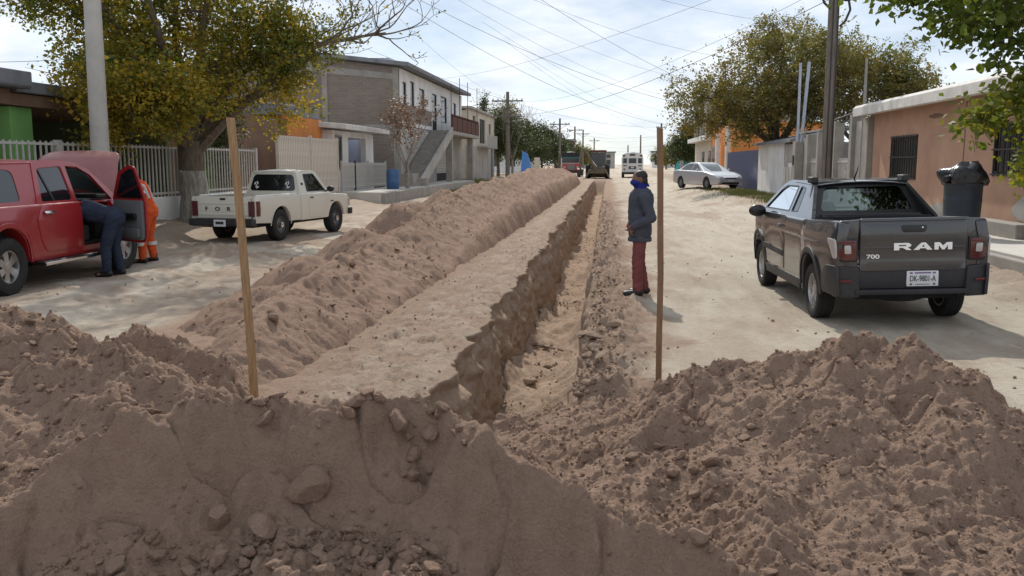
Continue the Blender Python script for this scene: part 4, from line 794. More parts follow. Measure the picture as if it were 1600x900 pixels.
M['leaf_fresh'] = leaf_mat('fresh_green_leaves', [(.075, .12, .025), (.12, .165, .03), (.18, .205, .035), (.34, .30, .035)], .5)
M['leaf_dry'] = leaf_mat('dry_brown_leaves', [(.14, .075, .05), (.19, .11, .075), (.24, .15, .10)], .25)
def leaves_mesh(name, P, S, m, parent, seed, droop=.4, tint=None, stuff=True, shape='leaf'):
    r = np.random.RandomState(seed); n = len(P); d = r.randn(n, 3); d[:, 2] = d[:, 2] * .5 - droop; d /= np.linalg.norm(d, axis=1)[:, None]
    u = r.randn(n, 3); u = np.cross(d, u); u /= np.linalg.norm(u, axis=1)[:, None]; w_ = np.cross(d, u); S = S[:, None]
    if shape == 'leaf':
        a = P; b_ = P + d * S * .45 + u * S * .33 + w_ * S * .08; c = P + d * S; e = P + d * S * .45 - u * S * .33 + w_ * S * .08; V = np.stack([a, b_, c, e], 1).reshape(-1, 3); F = np.arange(4 * n).reshape(n, 4); k = 4
    me = np_mesh(name, V, F, False)
    if tint is None: tint = r.rand(n)
    at = me.attributes.new('tint', 'FLOAT', 'POINT'); at.data.foreach_set('value', np.repeat(tint, k).astype(np.float32)); o = link(name, me, m, parent)
    if stuff: o['kind'] = 'stuff'
    return o
def grow(base, dirv, L, r0, depth, rng, segs, tips, spread=.6, up=.25, split=(2, 3), shrink=.72):
    p = Vector(base); d = Vector(dirv).normalized(); pts = [p.copy()]; n = 4
    for i in range(n):
        d = (d + Vector((rng.uniform(-1, 1), rng.uniform(-1, 1), rng.uniform(-.6, 1) * .8 + up * .3)) * .16).normalized(); p = p + d * L / n; pts.append(p.copy())
    r1 = r0 * .68; segs.append((pts, [r0 + (r1 - r0) * i / n for i in range(n + 1)]))
    if depth <= 2: tips.extend(pts[1:])
    if depth == 0: return
    for k in range(rng.randint(*split)):
        a = rng.uniform(0, 6.28); side = Vector((math.cos(a), math.sin(a), rng.uniform(-.25, .5))); nd = (d * (1 - spread * .45) + side * spread + Vector((0, 0, up * .4))).normalized()
        st = pts[-1] if k < 2 else pts[rng.randint(2, 4)]
        grow(st, nd, L * shrink * rng.uniform(.8, 1.2), r1 * (.9 if k == 0 else .7), depth - 1, rng, segs, tips, spread, up, split, shrink)
def tree(name, label, loc, trunk_h, trunk_r, lobes, nleaf, leaf_s, m, bark, seed, group=None, fork=4, tintf=None, lower_bark=None, twigs=500, forks_dirs=None, gap=.55, jitter=.35, droop=.4, lean=(0, 0)):
    """lobes: list of (cx,cy,cz,rx,ry,rz,weight) relative to the base; foliage hangs on twigs that reach into them"""
    rng = random.Random(seed); r = np.random.RandomState(seed); t = thing(name, label, 'tree', (*loc, Gz(*loc)), 0, group)
    tp0 = Vector((lean[0], lean[1], trunk_h))
    pts = [Vector((0, 0, -.3)), Vector((lean[0] * .3 + .03, lean[1] * .3, trunk_h * .33)), Vector((lean[0] * .6 - .02, lean[1] * .6, trunk_h * .66)), tp0]
    if lower_bark:
        MB().tube([pts[0], pts[1], pts[2]], [trunk_r * 1.25, trunk_r * 1.02, trunk_r * .95], 14).build('trunk', lower_bark, t, True); MB().tube([pts[2], pts[3] + Vector((0, 0, .1))], [trunk_r * .955, trunk_r * .9], 14).build('upper_trunk', bark, t, True)
    else: MB().tube(pts, [trunk_r * 1.3, trunk_r, trunk_r * .92, trunk_r * .85], 12).build('trunk', bark, t, True)
    W = np.array([l[6] for l in lobes], float); W /= W.sum(); limb = MB()
    for c in lobes:   # one real limb into each lobe, with side branches
        e = Vector(c[:3]); mid = tp0.lerp(e, .5) + Vector((rng.uniform(-.3, .3), rng.uniform(-.3, .3), rng.uniform(0, .35)))
        q_ = [tp0 - Vector((0, 0, .15)), tp0.lerp(mid, .5) + Vector((0, 0, .12)), mid, mid.lerp(e, .6), e]; rr_ = trunk_r * .36 * (c[6] ** .35)
        limb.tube(q_, [rr_, rr_ * .75, rr_ * .55, rr_ * .35, rr_ * .15], 7)
        for k in range(9):
            a = q_[rng.choice((1, 2, 3))].lerp(q_[4], rng.uniform(0, .7)); dd = Vector((rng.gauss(0, 1) * c[3], rng.gauss(0, 1) * c[4], rng.gauss(0, 1) * c[5])).normalized(); L = min(c[3], c[5]) * rng.uniform(.6, 1.15)
            p2 = a + dd * L * .5 + Vector((0, 0, .1)); p3 = a + dd * L + Vector((rng.uniform(-.2, .2), 0, rng.uniform(-.1, .2))); limb.tube([a, p2, p3], [rr_ * .28, rr_ * .17, .008], 5)
    limb.build('limbs', bark, t, True)
    # twig clusters
    ci = r.choice(len(lobes), twigs, p=W); C = np.array([l[:3] for l in lobes])[ci]; RR = np.array([l[3:6] for l in lobes])[ci]
    d = r.randn(twigs, 3); d /= np.linalg.norm(d, axis=1)[:, None]; rad = r.rand(twigs) ** .45; rad = rad * (1 + jitter * fbm(d[:, 0] * 2 + ci, d[:, 2] * 2 + d[:, 1], seed, 2)); TP = C + d * rad[:, None] * RR
    TD = d * .6 + r.randn(twigs, 3) * .5 + np.array([0, 0, -.15]); TD /= np.linalg.norm(TD, axis=1)[:, None]; TL = leaf_s * 5 * (.5 + r.rand(twigs))
    tw = MB()
    for k in range(min(twigs, 420)):
        a = TP[k] - TD[k] * TL[k] * .9; tw.tube([a, TP[k], TP[k] + TD[k] * TL[k]], [.012, .008, .003], 3, False)
    tw.build('twigs', bark, t)['kind'] = 'stuff'
    per = nleaf // twigs; k = np.repeat(np.arange(twigs), per); along = r.rand(len(k)) * 1.6 - .6
    P = TP[k] + TD[k] * (along * TL[k])[:, None] + r.randn(len(k), 3) * leaf_s * .9
    keep = noise(P[:, 0] * 1.1 + seed, P[:, 2] * 1.1 + P[:, 1] * .6, seed) > -gap; P, k = P[keep], k[keep]
    S = leaf_s * (.4 + 1.1 * r.rand(len(P)) ** 1.3); tint = np.clip((tintf(P) if tintf else .45) + .22 * r.randn(twigs)[k] + .13 * r.randn(len(P)), 0, 1)
    leaves_mesh('foliage', P, S, m, t, seed, droop, tint); return t
# big yellowing tree on the left, trunk at (295,350)px of the view
tree('mulberry_tree', 'large yellow and green leafed tree with a whitewashed trunk beside the white pickup', (-10.45, 21.9), 1.9, .34,
     [(-.6, -1, 4.5, 2.2, 1.8, 1.9, 3.2), (1.5, 0, 4.3, 1.6, 1.6, 1.6, 2.2), (.1, -3.4, 2.75, 1.2, .9, .85, 1.3), (-.7, -2.6, 3.4, 1.2, .9, .8, .8), (.9, -2.8, 2.9, 1.0, .8, .75, .9), (-.4, .5, 6.5, 2.8, 2.0, 1.4, 2.4), (-2.4, -1.5, 5.4, 1.6, 1.3, .8, .9), (-3.2, -1, 6.9, 1.8, 1.6, 1.0, 1.0), (2.3, .4, 3.4, .7, 1.0, 1.1, .6), (2.7, .2, 4.6, .8, .9, .6, .4), (-1.2, -3.8, 6.6, 2.2, 1.8, 1.0, 1.2), (2.2, -1.8, 7.7, 2.2, 2.0, .9, 1.3), (.6, -5, 7.8, 2.4, 2.0, .9, 1.3)],  # last lobes, high above the frame, are added to shade the left lane
     115000, .095, 'leaf_mix', 'bark', 41, tintf=lambda P: .47 + .30 * noise(P[:, 0] * .5, P[:, 2] * .5, 3) + .22 * (P[:, 2] < 3.6), lower_bark='bark_white', twigs=3200, gap=.30)
# long half bare bough of that tree reaching over the street
rng = random.Random(8); segs = []; tips = []
bt = [o for o in sc.objects if o.name == 'mulberry_tree'][0]
bp_ = [Vector(p) for p in ((.1, 0, 1.7), (.9, 0, 2.5), (1.8, .05, 3.25), (2.6, .1, 3.95), (3.4, .1, 4.35), (4.3, .15, 4.5), (5.0, .2, 4.6))]
segs.append((bp_, [.15, .13, .10, .08, .06, .04, .02])); tips = []
for i in range(2, 7):
    for k in range(5 if i > 2 else 2):
        a = bp_[i - 1].lerp(bp_[i], rng.random()); grow(a, (rng.uniform(.2, 1), rng.uniform(-.7, .7), rng.uniform(-.35, .9)), rng.uniform(.55, .9), .028, 3, rng, segs, tips, .6, .05, (2, 2), .75)
mb = MB()
for p, rs in segs: mb.tube(p, [max(.006, a) for a in rs], 6, False)
mb.build('long_bough', 'bark', bt, True)
r = np.random.RandomState(3); T = np.array([v[:] for v in tips]); T = T[r.rand(len(T)) < np.clip(1.5 - T[:, 0] * .3, .06, 1)]; P = np.repeat(T, 6, 0) + r.randn(len(T) * 6, 3) * .11; leaves_mesh('bough_leaves', P, .09 * (.6 + .7 * r.rand(len(P))), 'leaf_mix', bt, 5, tint=np.clip(.4 + .2 * r.randn(len(P)), 0, 1))
# dark narrow evergreen behind
tree('cypress_tree', 'dark narrow evergreen between the big tree and the cream gate', (-11.9, 26.8), 1.0, .14, [(0, 0, 2.4, .75, .75, 1.9, 2), (0, 0, 4.2, .55, .55, 1.3, 1)], 16000, .07, 'leaf_dark', 'bark', 43, twigs=700, gap=.9, jitter=.15)
# right hand big tree
tree('ash_tree', 'huge olive and rust leafed tree overhanging the blue fence and shed on the right', (7.9, 44), 2.2, .36,
     [(-1.2, -1, 5.2, 2.6, 2.4, 2.0, 3), (1.8, -2, 4.6, 2.8, 2.4, 2.0, 3), (-3.3, .5, 4.6, 2.0, 1.8, 1.4, 1.6), (.2, 0, 6.9, 2.3, 2.2, 1.3, 1.9), (-1.8, -1, 3.2, 1.8, 1.6, .9, 1.2), (-3.9, -.5, 3.4, 1.0, 1.0, .7, .5), (2.8, 0, 6.3, 1.6, 1.6, 1.0, .8), (-.4, -.5, 4.0, 2.2, 2.0, 1.2, 1.2)],
     80000, .105, 'leaf_olive', 'bark', 51, tintf=lambda P: .46 + .25 * noise(P[:, 0] * .5, P[:, 2] * .6, 13) + .18 * (P[:, 0] < -2) * (P[:, 2] < 4.2), twigs=1900, gap=.27)
tree('ash_tree', 'rounder olive tree right of the thick pole behind the salmon house', (10.6, 40), 2.2, .28,
     [(-1, 0, 4.6, 2.3, 2.0, 1.7, 2), (1.1, 0, 5.1, 1.7, 1.6, 1.2, 1.2), (2.2, 0, 4.4, 1.3, 1.3, .9, .7), (-1.6, 0, 6.1, 1.5, 1.4, .9, .8), (-3, 1, 4.4, 1.6, 1.4, 1.4, 1)], 46000, .105, 'leaf_olive', 'bark', 52, tintf=lambda P: .4 + .2 * noise(P[:, 0] * .5, P[:, 2] * .6, 14), twigs=1100, gap=.27)
# bare sapling with rusty leaves by the barrel
rng = random.Random(5); st = thing('sapling', 'nearly bare young tree with a few rusty leaves on the sidewalk beside the blue barrel', 'tree', (-9.45, 42.0, .5)); segs = []; tips = []
segs.append(([Vector((0, 0, -.2)), Vector((.02, 0, .7)), Vector((0, 0, 1.3))], [.10, .085, .07]))
for a in range(5): grow((0, 0, 1.3 - .15 * a), (math.cos(a * 1.26), math.sin(a * 1.26), 1.5), 1.1, .04, 3, rng, segs, tips, .45, .35, (2, 2), .78)
mb = MB()
for p, rs in segs: mb.tube(p, [max(.008, a) for a in rs], 6, False)
mb.build('trunk', 'bark_pale', st, True); r = np.random.RandomState(1); T = np.array([v[:] for v in tips]); P = np.repeat(T, 5, 0) + r.randn(len(T) * 5, 3) * .12; leaves_mesh('dry_leaves', P, .13 * (.6 + .7 * r.rand(len(P))), 'leaf_dry', st, 6)
# far trees, both sides
far = [(-11.2, 92, 6.2, 3.2, 'leaf_dark', 'dark leafy tree beside the pale house with the crossarm pole before it'), (-9.6, 103, 5.8, 2.8, 'leaf_dark', 'second dark tree down the left side, behind the blue sign'), (-8.6, 118, 6.0, 2.9, 'leaf_dark', 'rounded green tree left of the red bus'), (-12.5, 112, 7.8, 2.6, 'leaf_olive', 'taller thin crowned tree showing above the left row'), (-7.6, 135, 5.6, 2.4, 'leaf_dark', 'tree overhanging the red bus roof'), (-6.0, 175, 4.8, 2.3, 'leaf_olive', 'small rusty tree behind the digger'), (-5.2, 225, 4.6, 2.6, 'leaf_dark', 'farthest low tree on the left side'),
       (8.5, 92, 5.4, 2.4, 'leaf_dark', 'bushy green tree just beyond the grey two storey house'), (10.2, 104, 5.8, 2.8, 'leaf_dark', 'green tree behind the concrete gate block'), (11.5, 122, 5.4, 2.8, 'leaf_dark', 'middle tree of the right hand row'), (11.0, 150, 4.8, 2.6, 'leaf_olive', 'small olive tree near the teal tarpaulin'), (12.0, 190, 5.0, 3.2, 'leaf_dark', 'farthest low tree on the right side')]
for k, (x, y, h, rad, m, l) in enumerate(far):
    h *= 1.12 if x < 0 else 1; rad *= 1.25 if x < 0 else 1.05
    tree('street_tree', l, (x, y), h * .3, .16, [(0, 0, h * .62, rad * .8, rad * .8, h * .3, 2), (-rad * .4, 0, h * .5, rad * .6, rad * .6, h * .2, 1), (rad * .45, 0, h * .48, rad * .6, rad * .6, h * .22, 1), (0, 0, h * .85, rad * .45, rad * .45, h * .14, .6)], 15000, .2, m, 'bark', 60 + k, group='trees further down the street', twigs=800, gap=.6)
tree('conifer', 'small pointed conifer showing above the pale house roof', (-13.5, 98), 2, .15, [(0, 0, 4.5, 1.2, 1.2, 2.5, 2), (0, 0, 7.2, .6, .6, 1.6, 1)], 5000, .15, 'leaf_dark', 'bark', 90, twigs=350, jitter=.1)
rng = random.Random(12); st = thing('bare_tree', 'leafless twiggy tree behind the crossarm pole on the left', 'tree', (-9.5, 90, .2)); segs = []; tips = []
segs.append(([Vector((0, 0, -.2)), Vector((.02, 0, 2))], [.15, .12]))
for a in range(6): grow((0, 0, 2 - .1 * a), (math.cos(a), math.sin(a), 2), 2.0, .05, 3, rng, segs, tips, .4, .4, (2, 3), .75)
mb = MB()
for p, rs in segs: mb.tube(p, [max(.012, a) for a in rs], 5, False)
mb.build('trunk', 'bark_pale', st, True)

# near tree on the right: only its hanging boughs reach into the frame; trunk stands outside it
rng = random.Random(21); t = thing('near_tree', 'close leafy tree whose green boughs hang in at the upper right over the salmon house', 'tree', (6.75, 11.6, .4))
segs = [([Vector((0, 0, -.3)), Vector((0, 0, 1.2)), Vector((-.1, .1, 2.6))], [.22, .18, .15])]; tips = []
limbs_ = [((-1, .1, .30), 2.5), ((-1, -.1, .05), 2.2), ((-.8, .3, -.25), 1.6), ((-.5, .0, .8), 2.2), ((-1, 0, .55), 3.3), ((-.8, -.2, -.35), 1.7), ((-.75, -.3, .3), 2.4), ((-.6, .3, .6), 2.0), ((.5, .4, 1), 2)]
for dv, L in limbs_: grow((-.1, .1, 2.5), dv, L * .58, .045, 3, rng, segs, tips, .5, -.12, (2, 3), .66)
mb = MB()
for p, rs in segs: mb.tube(p, [max(.006, a) for a in rs], 6, False)
mb.build('trunk', 'bark', t, True)
r = np.random.RandomState(31); T = np.array([v[:] for v in tips]); k = np.repeat(np.arange(len(T)), 16); P = T[k] + r.randn(len(k), 3) * np.array([.14, .14, .13])
S = .10 * (.6 + .7 * r.rand(len(P))); tint = np.clip(.34 + .14 * r.randn(len(T))[k] + .1 * r.randn(len(k)) + .3 * (P[:, 2] < 2.4), 0, 1)
order = np.argsort(-S + .2 * r.rand(len(S))); big = order[:300]; rest = order[300:]
leaves_mesh('foliage', P[rest], S[rest], 'leaf_fresh', t, 32, .5, tint[rest])
lm = []
for k in range(6):
    rows = []; me_v = []; me_f = []
    for i in range(6):
        u = i / 5; wd = .36 * math.sin(math.pi * min(1, u * .93 + .05)) ** .8; bend = -.12 * u * u; me_v += [(-wd, u, bend + .06), (0, u, bend), (wd, u, bend + .06)]
    for i in range(5):
        for j in range(2): a = i * 3 + j; me_f.append((a, a + 1, a + 4, a + 3))
    me = bpy.data.meshes.new('leaf'); me.from_pydata(me_v, [], me_f); at = me.attributes.new('tint', 'FLOAT', 'POINT'); at.data.foreach_set('value', [(.15, .3, .4, .5, .7, .95)[k]] * len(me_v)); me.materials.append(M['leaf_fresh']); me.shade_smooth(); lm.append(me)
rng = random.Random(2)
for i in big:
    kk = int(np.clip(tint[i] * 5.2, 0, 5)); link('leaf', lm[kk], None, t, loc=tuple(P[i]), rot=(rng.uniform(-2.4, -.3), rng.uniform(-.7, .7), rng.uniform(0, 6.3)), scale=float(S[i]) * 1.15)
# ---------------------------------------------------------------- grass and weeds (nobody could count the blades)
def grass(name, cx, cy, rx, ry, n, h, seed, z=None):
    r = np.random.RandomState(seed); X = cx + rx * r.randn(n) * .5; Y = cy + ry * r.randn(n) * .5; Z = (G(X, Y) if z is None else z) + 0 * X; H = h * (.4 + .8 * r.rand(n)); a = r.rand(n) * 6.28; b_ = r.rand(n) * 6.28; L = .35 * H * r.rand(n)
    B = np.stack([X, Y, Z - .02], 1); dv = np.stack([np.cos(a), np.sin(a), 0 * a], 1) * .012; tpv = B + np.stack([np.cos(b_) * L, np.sin(b_) * L, H], 1); V = np.stack([B - dv, B + dv, tpv], 1).reshape(-1, 3)
    o = link(name, np_mesh(name, V, np.arange(3 * n).reshape(n, 3), False), 'grass'); tag(o, kind='stuff'); return o
grass('grass', 6.3, 41.5, 1.3, 7, 7000, .16, 1); grass('grass', 6.2, 32.5, .6, 1.4, 2500, .3, 2); grass('grass', -9.6, 66, 1.0, 9, 6000, .32, 3); grass('grass', -9.0, 55, .5, 6, 1500, .2, 4)
grass('grass', 6.5, 22, .5, 3, 500, .12, 5)
# ================================================================ vehicles
def paint(name, c, rough=.3, metal=0., coat=.6, dusty=.25):
    m = mat(name, c, rough, metal, .5, coat=coat); t = m.node_tree; b = t.nodes['Principled BSDF']
    g = N(t, 'ShaderNodeTexCoord'); n = noise_node(t, g.outputs['Object'], 2.5, 7, .7); sp = N(t, 'ShaderNodeSeparateXYZ'); t.links.new(g.outputs['Object'], sp.inputs[0])
    lo = N(t, 'ShaderNodeMapRange'); lo.inputs['From Min'].default_value = .15; lo.inputs['From Max'].default_value = 1.1; lo.inputs['To Min'].default_value = 1.; lo.inputs['To Max'].default_value = .35; t.links.new(sp.outputs[2], lo.inputs[0])
    mu = N(t, 'ShaderNodeMath', operation='MULTIPLY'); t.links.new(n, mu.inputs[0]); t.links.new(lo.outputs[0], mu.inputs[1]); m2 = N(t, 'ShaderNodeMath', operation='MULTIPLY'); t.links.new(mu.outputs[0], m2.inputs[0]); m2.inputs[1].default_value = dusty * 2
    t.links.new(mixrgb(t, m2.outputs[0], (*c,), (.36, .30, .24)), b.inputs['Base Color'])
    ra = N(t, 'ShaderNodeMath', operation='MULTIPLY_ADD'); t.links.new(m2.outputs[0], ra.inputs[0]); ra.inputs[1].default_value = .9; ra.inputs[2].default_value = rough; t.links.new(ra.outputs[0], b.inputs['Roughness']); return m
M['p_grey'] = paint('dark_grey_paint', (.020, .021, .026), .24, .0, 1, .06)
M['p_red'] = paint('red_paint', (.30, .010, .014), .32, .0, .5, .03)
M['p_hood'] = paint('sky_tinted_red_paint', (.21, .022, .033), .4, .1, .6, .2)  # hood red with the pink of the reflected sky mixed into its colour
M['p_white'] = paint('off_white_paint', (.66, .63, .54), .35, 0, .5, .12)
M['p_silver'] = paint('silver_paint', (.50, .52, .55), .3, .45, .8, .10)
M['p_bus'] = paint('bus_white_paint', (.66, .66, .63), .4, 0, .3, .15)
M['p_busred'] = paint('bus_red_paint', (.42, .02, .02), .4, 0, .3, .15)
M['p_yellow'] = paint('digger_dusty_paint', (.11, .09, .055), .6, 0, .1, .2)
M['plastic'] = mat('black_plastic', (.022, .022, .025), .55, 0, .4, (.035, .034, .035), 4)
M['trim'] = mat('satin_black', (.012, .012, .013), .35, 0, .5)
M['chrome'] = mat('chrome', (.75, .75, .76), .14, 1)
M['badge'] = mat('badge_chrome', (.85, .85, .86), .28, .55)
M['alloy'] = mat('alloy_wheel', (.55, .55, .55), .32, .8, .5, (.42, .40, .37), 8)
M['steelw'] = mat('steel_wheel', (.20, .20, .20), .5, .5)
M['tint'] = mat('tinted_glass', (.010, .012, .015), .06, 0, .8)
M['lamp_red'] = mat('red_lamp', (.085, .010, .010), .15, 0, .6, coat=.5)
M['lamp_red2'] = mat('deep_red_reflector', (.11, .008, .008), .3, 0, .5)
M['lamp_clear'] = mat('clear_lamp', (.42, .38, .36), .15, 0, .6, coat=.5)
M['seat'] = mat('seat_fabric', (.03, .03, .033), .9)
M['trim_grey'] = mat('grey_door_trim', (.13, .135, .14), .7, 0, .3)
M['plate'] = mat('plate_white', (.62, .62, .64), .5)
M['ink'] = mat('plate_ink', (.02, .04, .03), .6)
M['ink_purple'] = mat('plate_purple', (.16, .10, .22), .6)
def clear_glass():
    m = bpy.data.materials.new('car_glass'); m.use_nodes = True; t = m.node_tree; out = t.nodes['Material Output']; t.nodes.remove(t.nodes['Principled BSDF'])
    tr = N(t, 'ShaderNodeBsdfTransparent'); tr.inputs[0].default_value = (.80, .88, .86, 1); gl = N(t, 'ShaderNodeBsdfGlossy'); gl.inputs['Roughness'].default_value = .03; gl.inputs[0].default_value = (.9, .9, .9, 1)
    fr = N(t, 'ShaderNodeFresnel'); fr.inputs[0].default_value = 1.5; mx_ = N(t, 'ShaderNodeMixShader'); t.links.new(fr.outputs[0], mx_.inputs[0]); t.links.new(tr.outputs[0], mx_.inputs[1]); t.links.new(gl.outputs[0], mx_.inputs[2]); t.links.new(mx_.outputs[0], out.inputs[0]); return m
M['car_glass'] = clear_glass()
def cuts(bm, axis, lo, hi, step):
    n = max(1, int(round((hi - lo) / step)))
    for i in range(1, n):
        co = [0, 0, 0]; no = [0, 0, 0]; co[axis] = lo + (hi - lo) * i / n; no[axis] = 1
        bmesh.ops.bisect_plane(bm, geom=bm.verts[:] + bm.edges[:] + bm.faces[:], plane_co=co, plane_no=no, dist=1e-5)
def sharp_bevel(bm, w_, ang=32, seg=2):
    bm.normal_update(); E = [e for e in bm.edges if len(e.link_faces) == 2 and e.calc_face_angle(0) > R(ang)]
    if E and w_: bmesh.ops.bevel(bm, geom=E, offset=w_, segments=seg, profile=.6, affect='EDGES', clamp_overlap=True)
def finish(bm, name, m, parent, ang=35):
    bmesh.ops.recalc_face_normals(bm, faces=bm.faces); me = bpy.data.meshes.new(name); bm.to_mesh(me); bm.free(); me.shade_smooth(); me.set_sharp_from_angle(angle=R(ang)); return link(name, me, m, parent)
def shell(name, poly, W, hw, m, parent, bev=.03, step=.16, post=None, cutter=None):
    """side profile (y,z) extruded across the car and shaped in plan and section by hw(y,z)"""
    bm = bmesh.new(); vs = [bm.verts.new((-W, y, z)) for y, z in poly]; f = bm.faces.new(vs)
    r_ = bmesh.ops.extrude_face_region(bm, geom=[f]); bmesh.ops.translate(bm, vec=(2 * W, 0, 0), verts=[v for v in r_['geom'] if isinstance(v, bmesh.types.BMVert)])
    sharp_bevel(bm, bev, 30, 3)
    ys = [p[0] for p in poly]; zs = [p[1] for p in poly]; cuts(bm, 1, min(ys), max(ys), step); cuts(bm, 2, min(zs), max(zs), step); cuts(bm, 0, -W, W, W / 4)
    if cutter:
        me = bpy.data.meshes.new('tmp'); bmesh.ops.recalc_face_normals(bm, faces=bm.faces); bm.to_mesh(me); a = bpy.data.objects.new('tmp', me); col.objects.link(a); c = cutter.build('tmpc', None); md = a.modifiers.new('b', 'BOOLEAN'); md.object = c; md.operation = 'DIFFERENCE'; md.solver = 'EXACT'
        dg = bpy.context.evaluated_depsgraph_get(); me2 = bpy.data.meshes.new_from_object(a.evaluated_get(dg)); bm.free(); bm = bmesh.new(); bm.from_mesh(me2); bpy.data.objects.remove(a); bpy.data.objects.remove(c)
    for v in bm.verts:
        x, y, z = v.co; t = x / W; v.co.x = t * hw(y, z)
        if post: v.co = post(v.co, t)
    return finish(bm, name, m, parent)
def patch(name, poly, f, m, parent, h0=0, h1=.012, bev=.004, step=.2, holes=()):
    """2-d outline (with holes) laid on the surface f(u,v,h) with real thickness h0..h1"""
    bm = bmesh.new()
    if holes:
        E = []
        for loop in [poly, *holes]:
            vs = [bm.verts.new((u, v, h0)) for u, v in loop]; E += [bm.edges.new((vs[i], vs[(i + 1) % len(vs)])) for i in range(len(vs))]
        bmesh.ops.triangle_fill(bm, use_beauty=True, use_dissolve=False, edges=E)
        fs = bm.faces[:]
    else: fs = [bm.faces.new([bm.verts.new((u, v, h0)) for u, v in poly])]
    r_ = bmesh.ops.extrude_face_region(bm, geom=fs); bmesh.ops.translate(bm, vec=(0, 0, h1 - h0), verts=[v for v in r_['geom'] if isinstance(v, bmesh.types.BMVert)])
    if not holes: sharp_bevel(bm, bev, 40, 2)
    us = [p[0] for p in poly]; vv = [p[1] for p in poly]; cuts(bm, 0, min(us), max(us), step); cuts(bm, 1, min(vv), max(vv), step)
    for v in bm.verts: v.co = Vector(f(*v.co))
    return finish(bm, name, m, parent)
def arc(cy, cz, r_, a0, a1, n=10): return [(cy + r_ * math.cos(R(a0 + (a1 - a0) * i / n)), cz + r_ * math.sin(R(a0 + (a1 - a0) * i / n))) for i in range(n + 1)]
def rrect(x0, x1, z0, z1, r_=.03, n=4):
    out = []
    for cx, cz, a in ((x1 - r_, z1 - r_, 0), (x0 + r_, z1 - r_, 90), (x0 + r_, z0 + r_, 180), (x1 - r_, z0 + r_, 270)): out += arc(cx, cz, r_, a, a + 90, n)
    return out
def rpoly(pts, r_=.04, n=3):
    """polygon with rounded corners"""
    out = []; k = len(pts)
    for i in range(k):
        a, b, c = Vector(pts[i - 1]), Vector(pts[i]), Vector(pts[(i + 1) % k]); u = (a - b); v = (c - b); d = min(r_, u.length * .45, v.length * .45); p, q_ = b + u.normalized() * d, b + v.normalized() * d
        for j in range(n + 1): t = j / n; out.append(tuple(p * (1 - t) ** 2 + b * 2 * t * (1 - t) + q_ * t * t))
    return out
def side(s, hw): return lambda u, v, h: (s * (hw(u, v) + h), u, v)
def wheel(parent, x, y, r_, wd, rim, style='six', rimm='alloy', steer=0):
    s = 1 if x > 0 else -1; T = MB(); h = wd / 2
    T.lathe([(rim * .98, -h * .85), (rim * 1.05, -h * .95), (r_ * .80, -h * 1.02), (r_ * .93, -h * .97), (r_ * .985, -h * .78), (r_, -h * .4), (r_ * .985, -h * .38), (r_ * .985, -h * .3), (r_, -h * .28), (r_ * 1.003, -h * .05), (r_ * .985, -h * .04), (r_ * .985, h * .04), (r_ * 1.003, h * .05), (r_, h * .28), (r_ * .985, h * .3), (r_ * .985, h * .38), (r_, h * .4), (r_ * .985, h * .78), (r_ * .93, h * .97), (r_ * .80, h * 1.02), (rim * 1.05, h * .95), (rim * .98, h * .85)], 36, axis='x', close=True)
    n = 46
    for k in range(n):
        a = 2 * math.pi * k / n; X = Matrix.Rotation(a, 4, 'X'); T.box(-h * .82, -h * .45, -.009, .009, r_ * .97, r_ * 1.008, X); T.box(h * .45, h * .82, -.009, .009, r_ * .97, r_ * 1.008, X)
    w_ = T.build('wheel', 'rubber', parent, True, loc=(x, y, r_), rot=(0, 0, steer)); Q = MB(); o = s * h * .62
    Q.lathe([(rim, -h * .8), (rim, h * .8), (rim * .93, h * .8), (rim * .88, h * .3), (rim * .88, -h * .8)], 30, axis='x', close=True) if s > 0 else Q.lathe([(rim, h * .8), (rim, -h * .8), (rim * .93, -h * .8), (rim * .88, -h * .3), (rim * .88, h * .8)], 30, axis='x', close=True)
    if style in ('six', 'multi'):
        ns, w0, w1 = (6, .17, .26) if style == 'six' else (9, .10, .13)
        for k in range(ns):
            X = Matrix.Rotation(2 * math.pi * k / ns, 4, 'X'); a = rim
            vs = [X @ Vector(p) for p in ((o, -a * w0, a * .15), (o, a * w0, a * .15), (o - s * .02, a * w1, a * .93), (o - s * .02, -a * w1, a * .93), (o - s * .04, -a * w0, a * .15), (o - s * .04, a * w0, a * .15), (o - s * .05, a * w1, a * .93), (o - s * .05, -a * w1, a * .93))]
            Q.add(vs, [(0, 1, 2, 3), (7, 6, 5, 4), (0, 4, 5, 1), (1, 5, 6, 2), (2, 6, 7, 3), (3, 7, 4, 0)])
        Q.lathe([(rim * .24, o - s * .04), (rim * .26, o + s * .005), (rim * .13, o + s * .012)], 18, axis='x')
    else:
        Q.lathe([(rim * .9, o - s * .03), (rim * .75, o - s * .01), (rim * .6, o - s * .045), (rim * .38, o - s * .02), (rim * .36, o + s * .02), (rim * .2, o + s * .04), (rim * .05, o + s * .045)], 24, axis='x')
    Q.build('rim', rimm, w_, True)
    MB().lathe([(rim * .86, -.02), (rim * .86, .02)], 20, axis='x').build('brake_disc', 'dark', w_); return w_
def text(s, size, m, parent, loc, rot, name='lettering', ext=.004, xs=1, bold=.0, shear=0):
    c = bpy.data.curves.new(name, 'FONT'); c.body = s; c.size = size; c.extrude = ext; c.align_x = 'CENTER'; c.align_y = 'CENTER'; c.offset = bold; c.shear = shear; o = bpy.data.objects.new('t', c); col.objects.link(o)
    me = bpy.data.meshes.new_from_object(o.evaluated_get(bpy.context.evaluated_depsgraph_get())); bpy.data.objects.remove(o); me.name = name; return link(name, me, m, parent, loc=loc, rot=rot, scale=(xs, 1, 1))
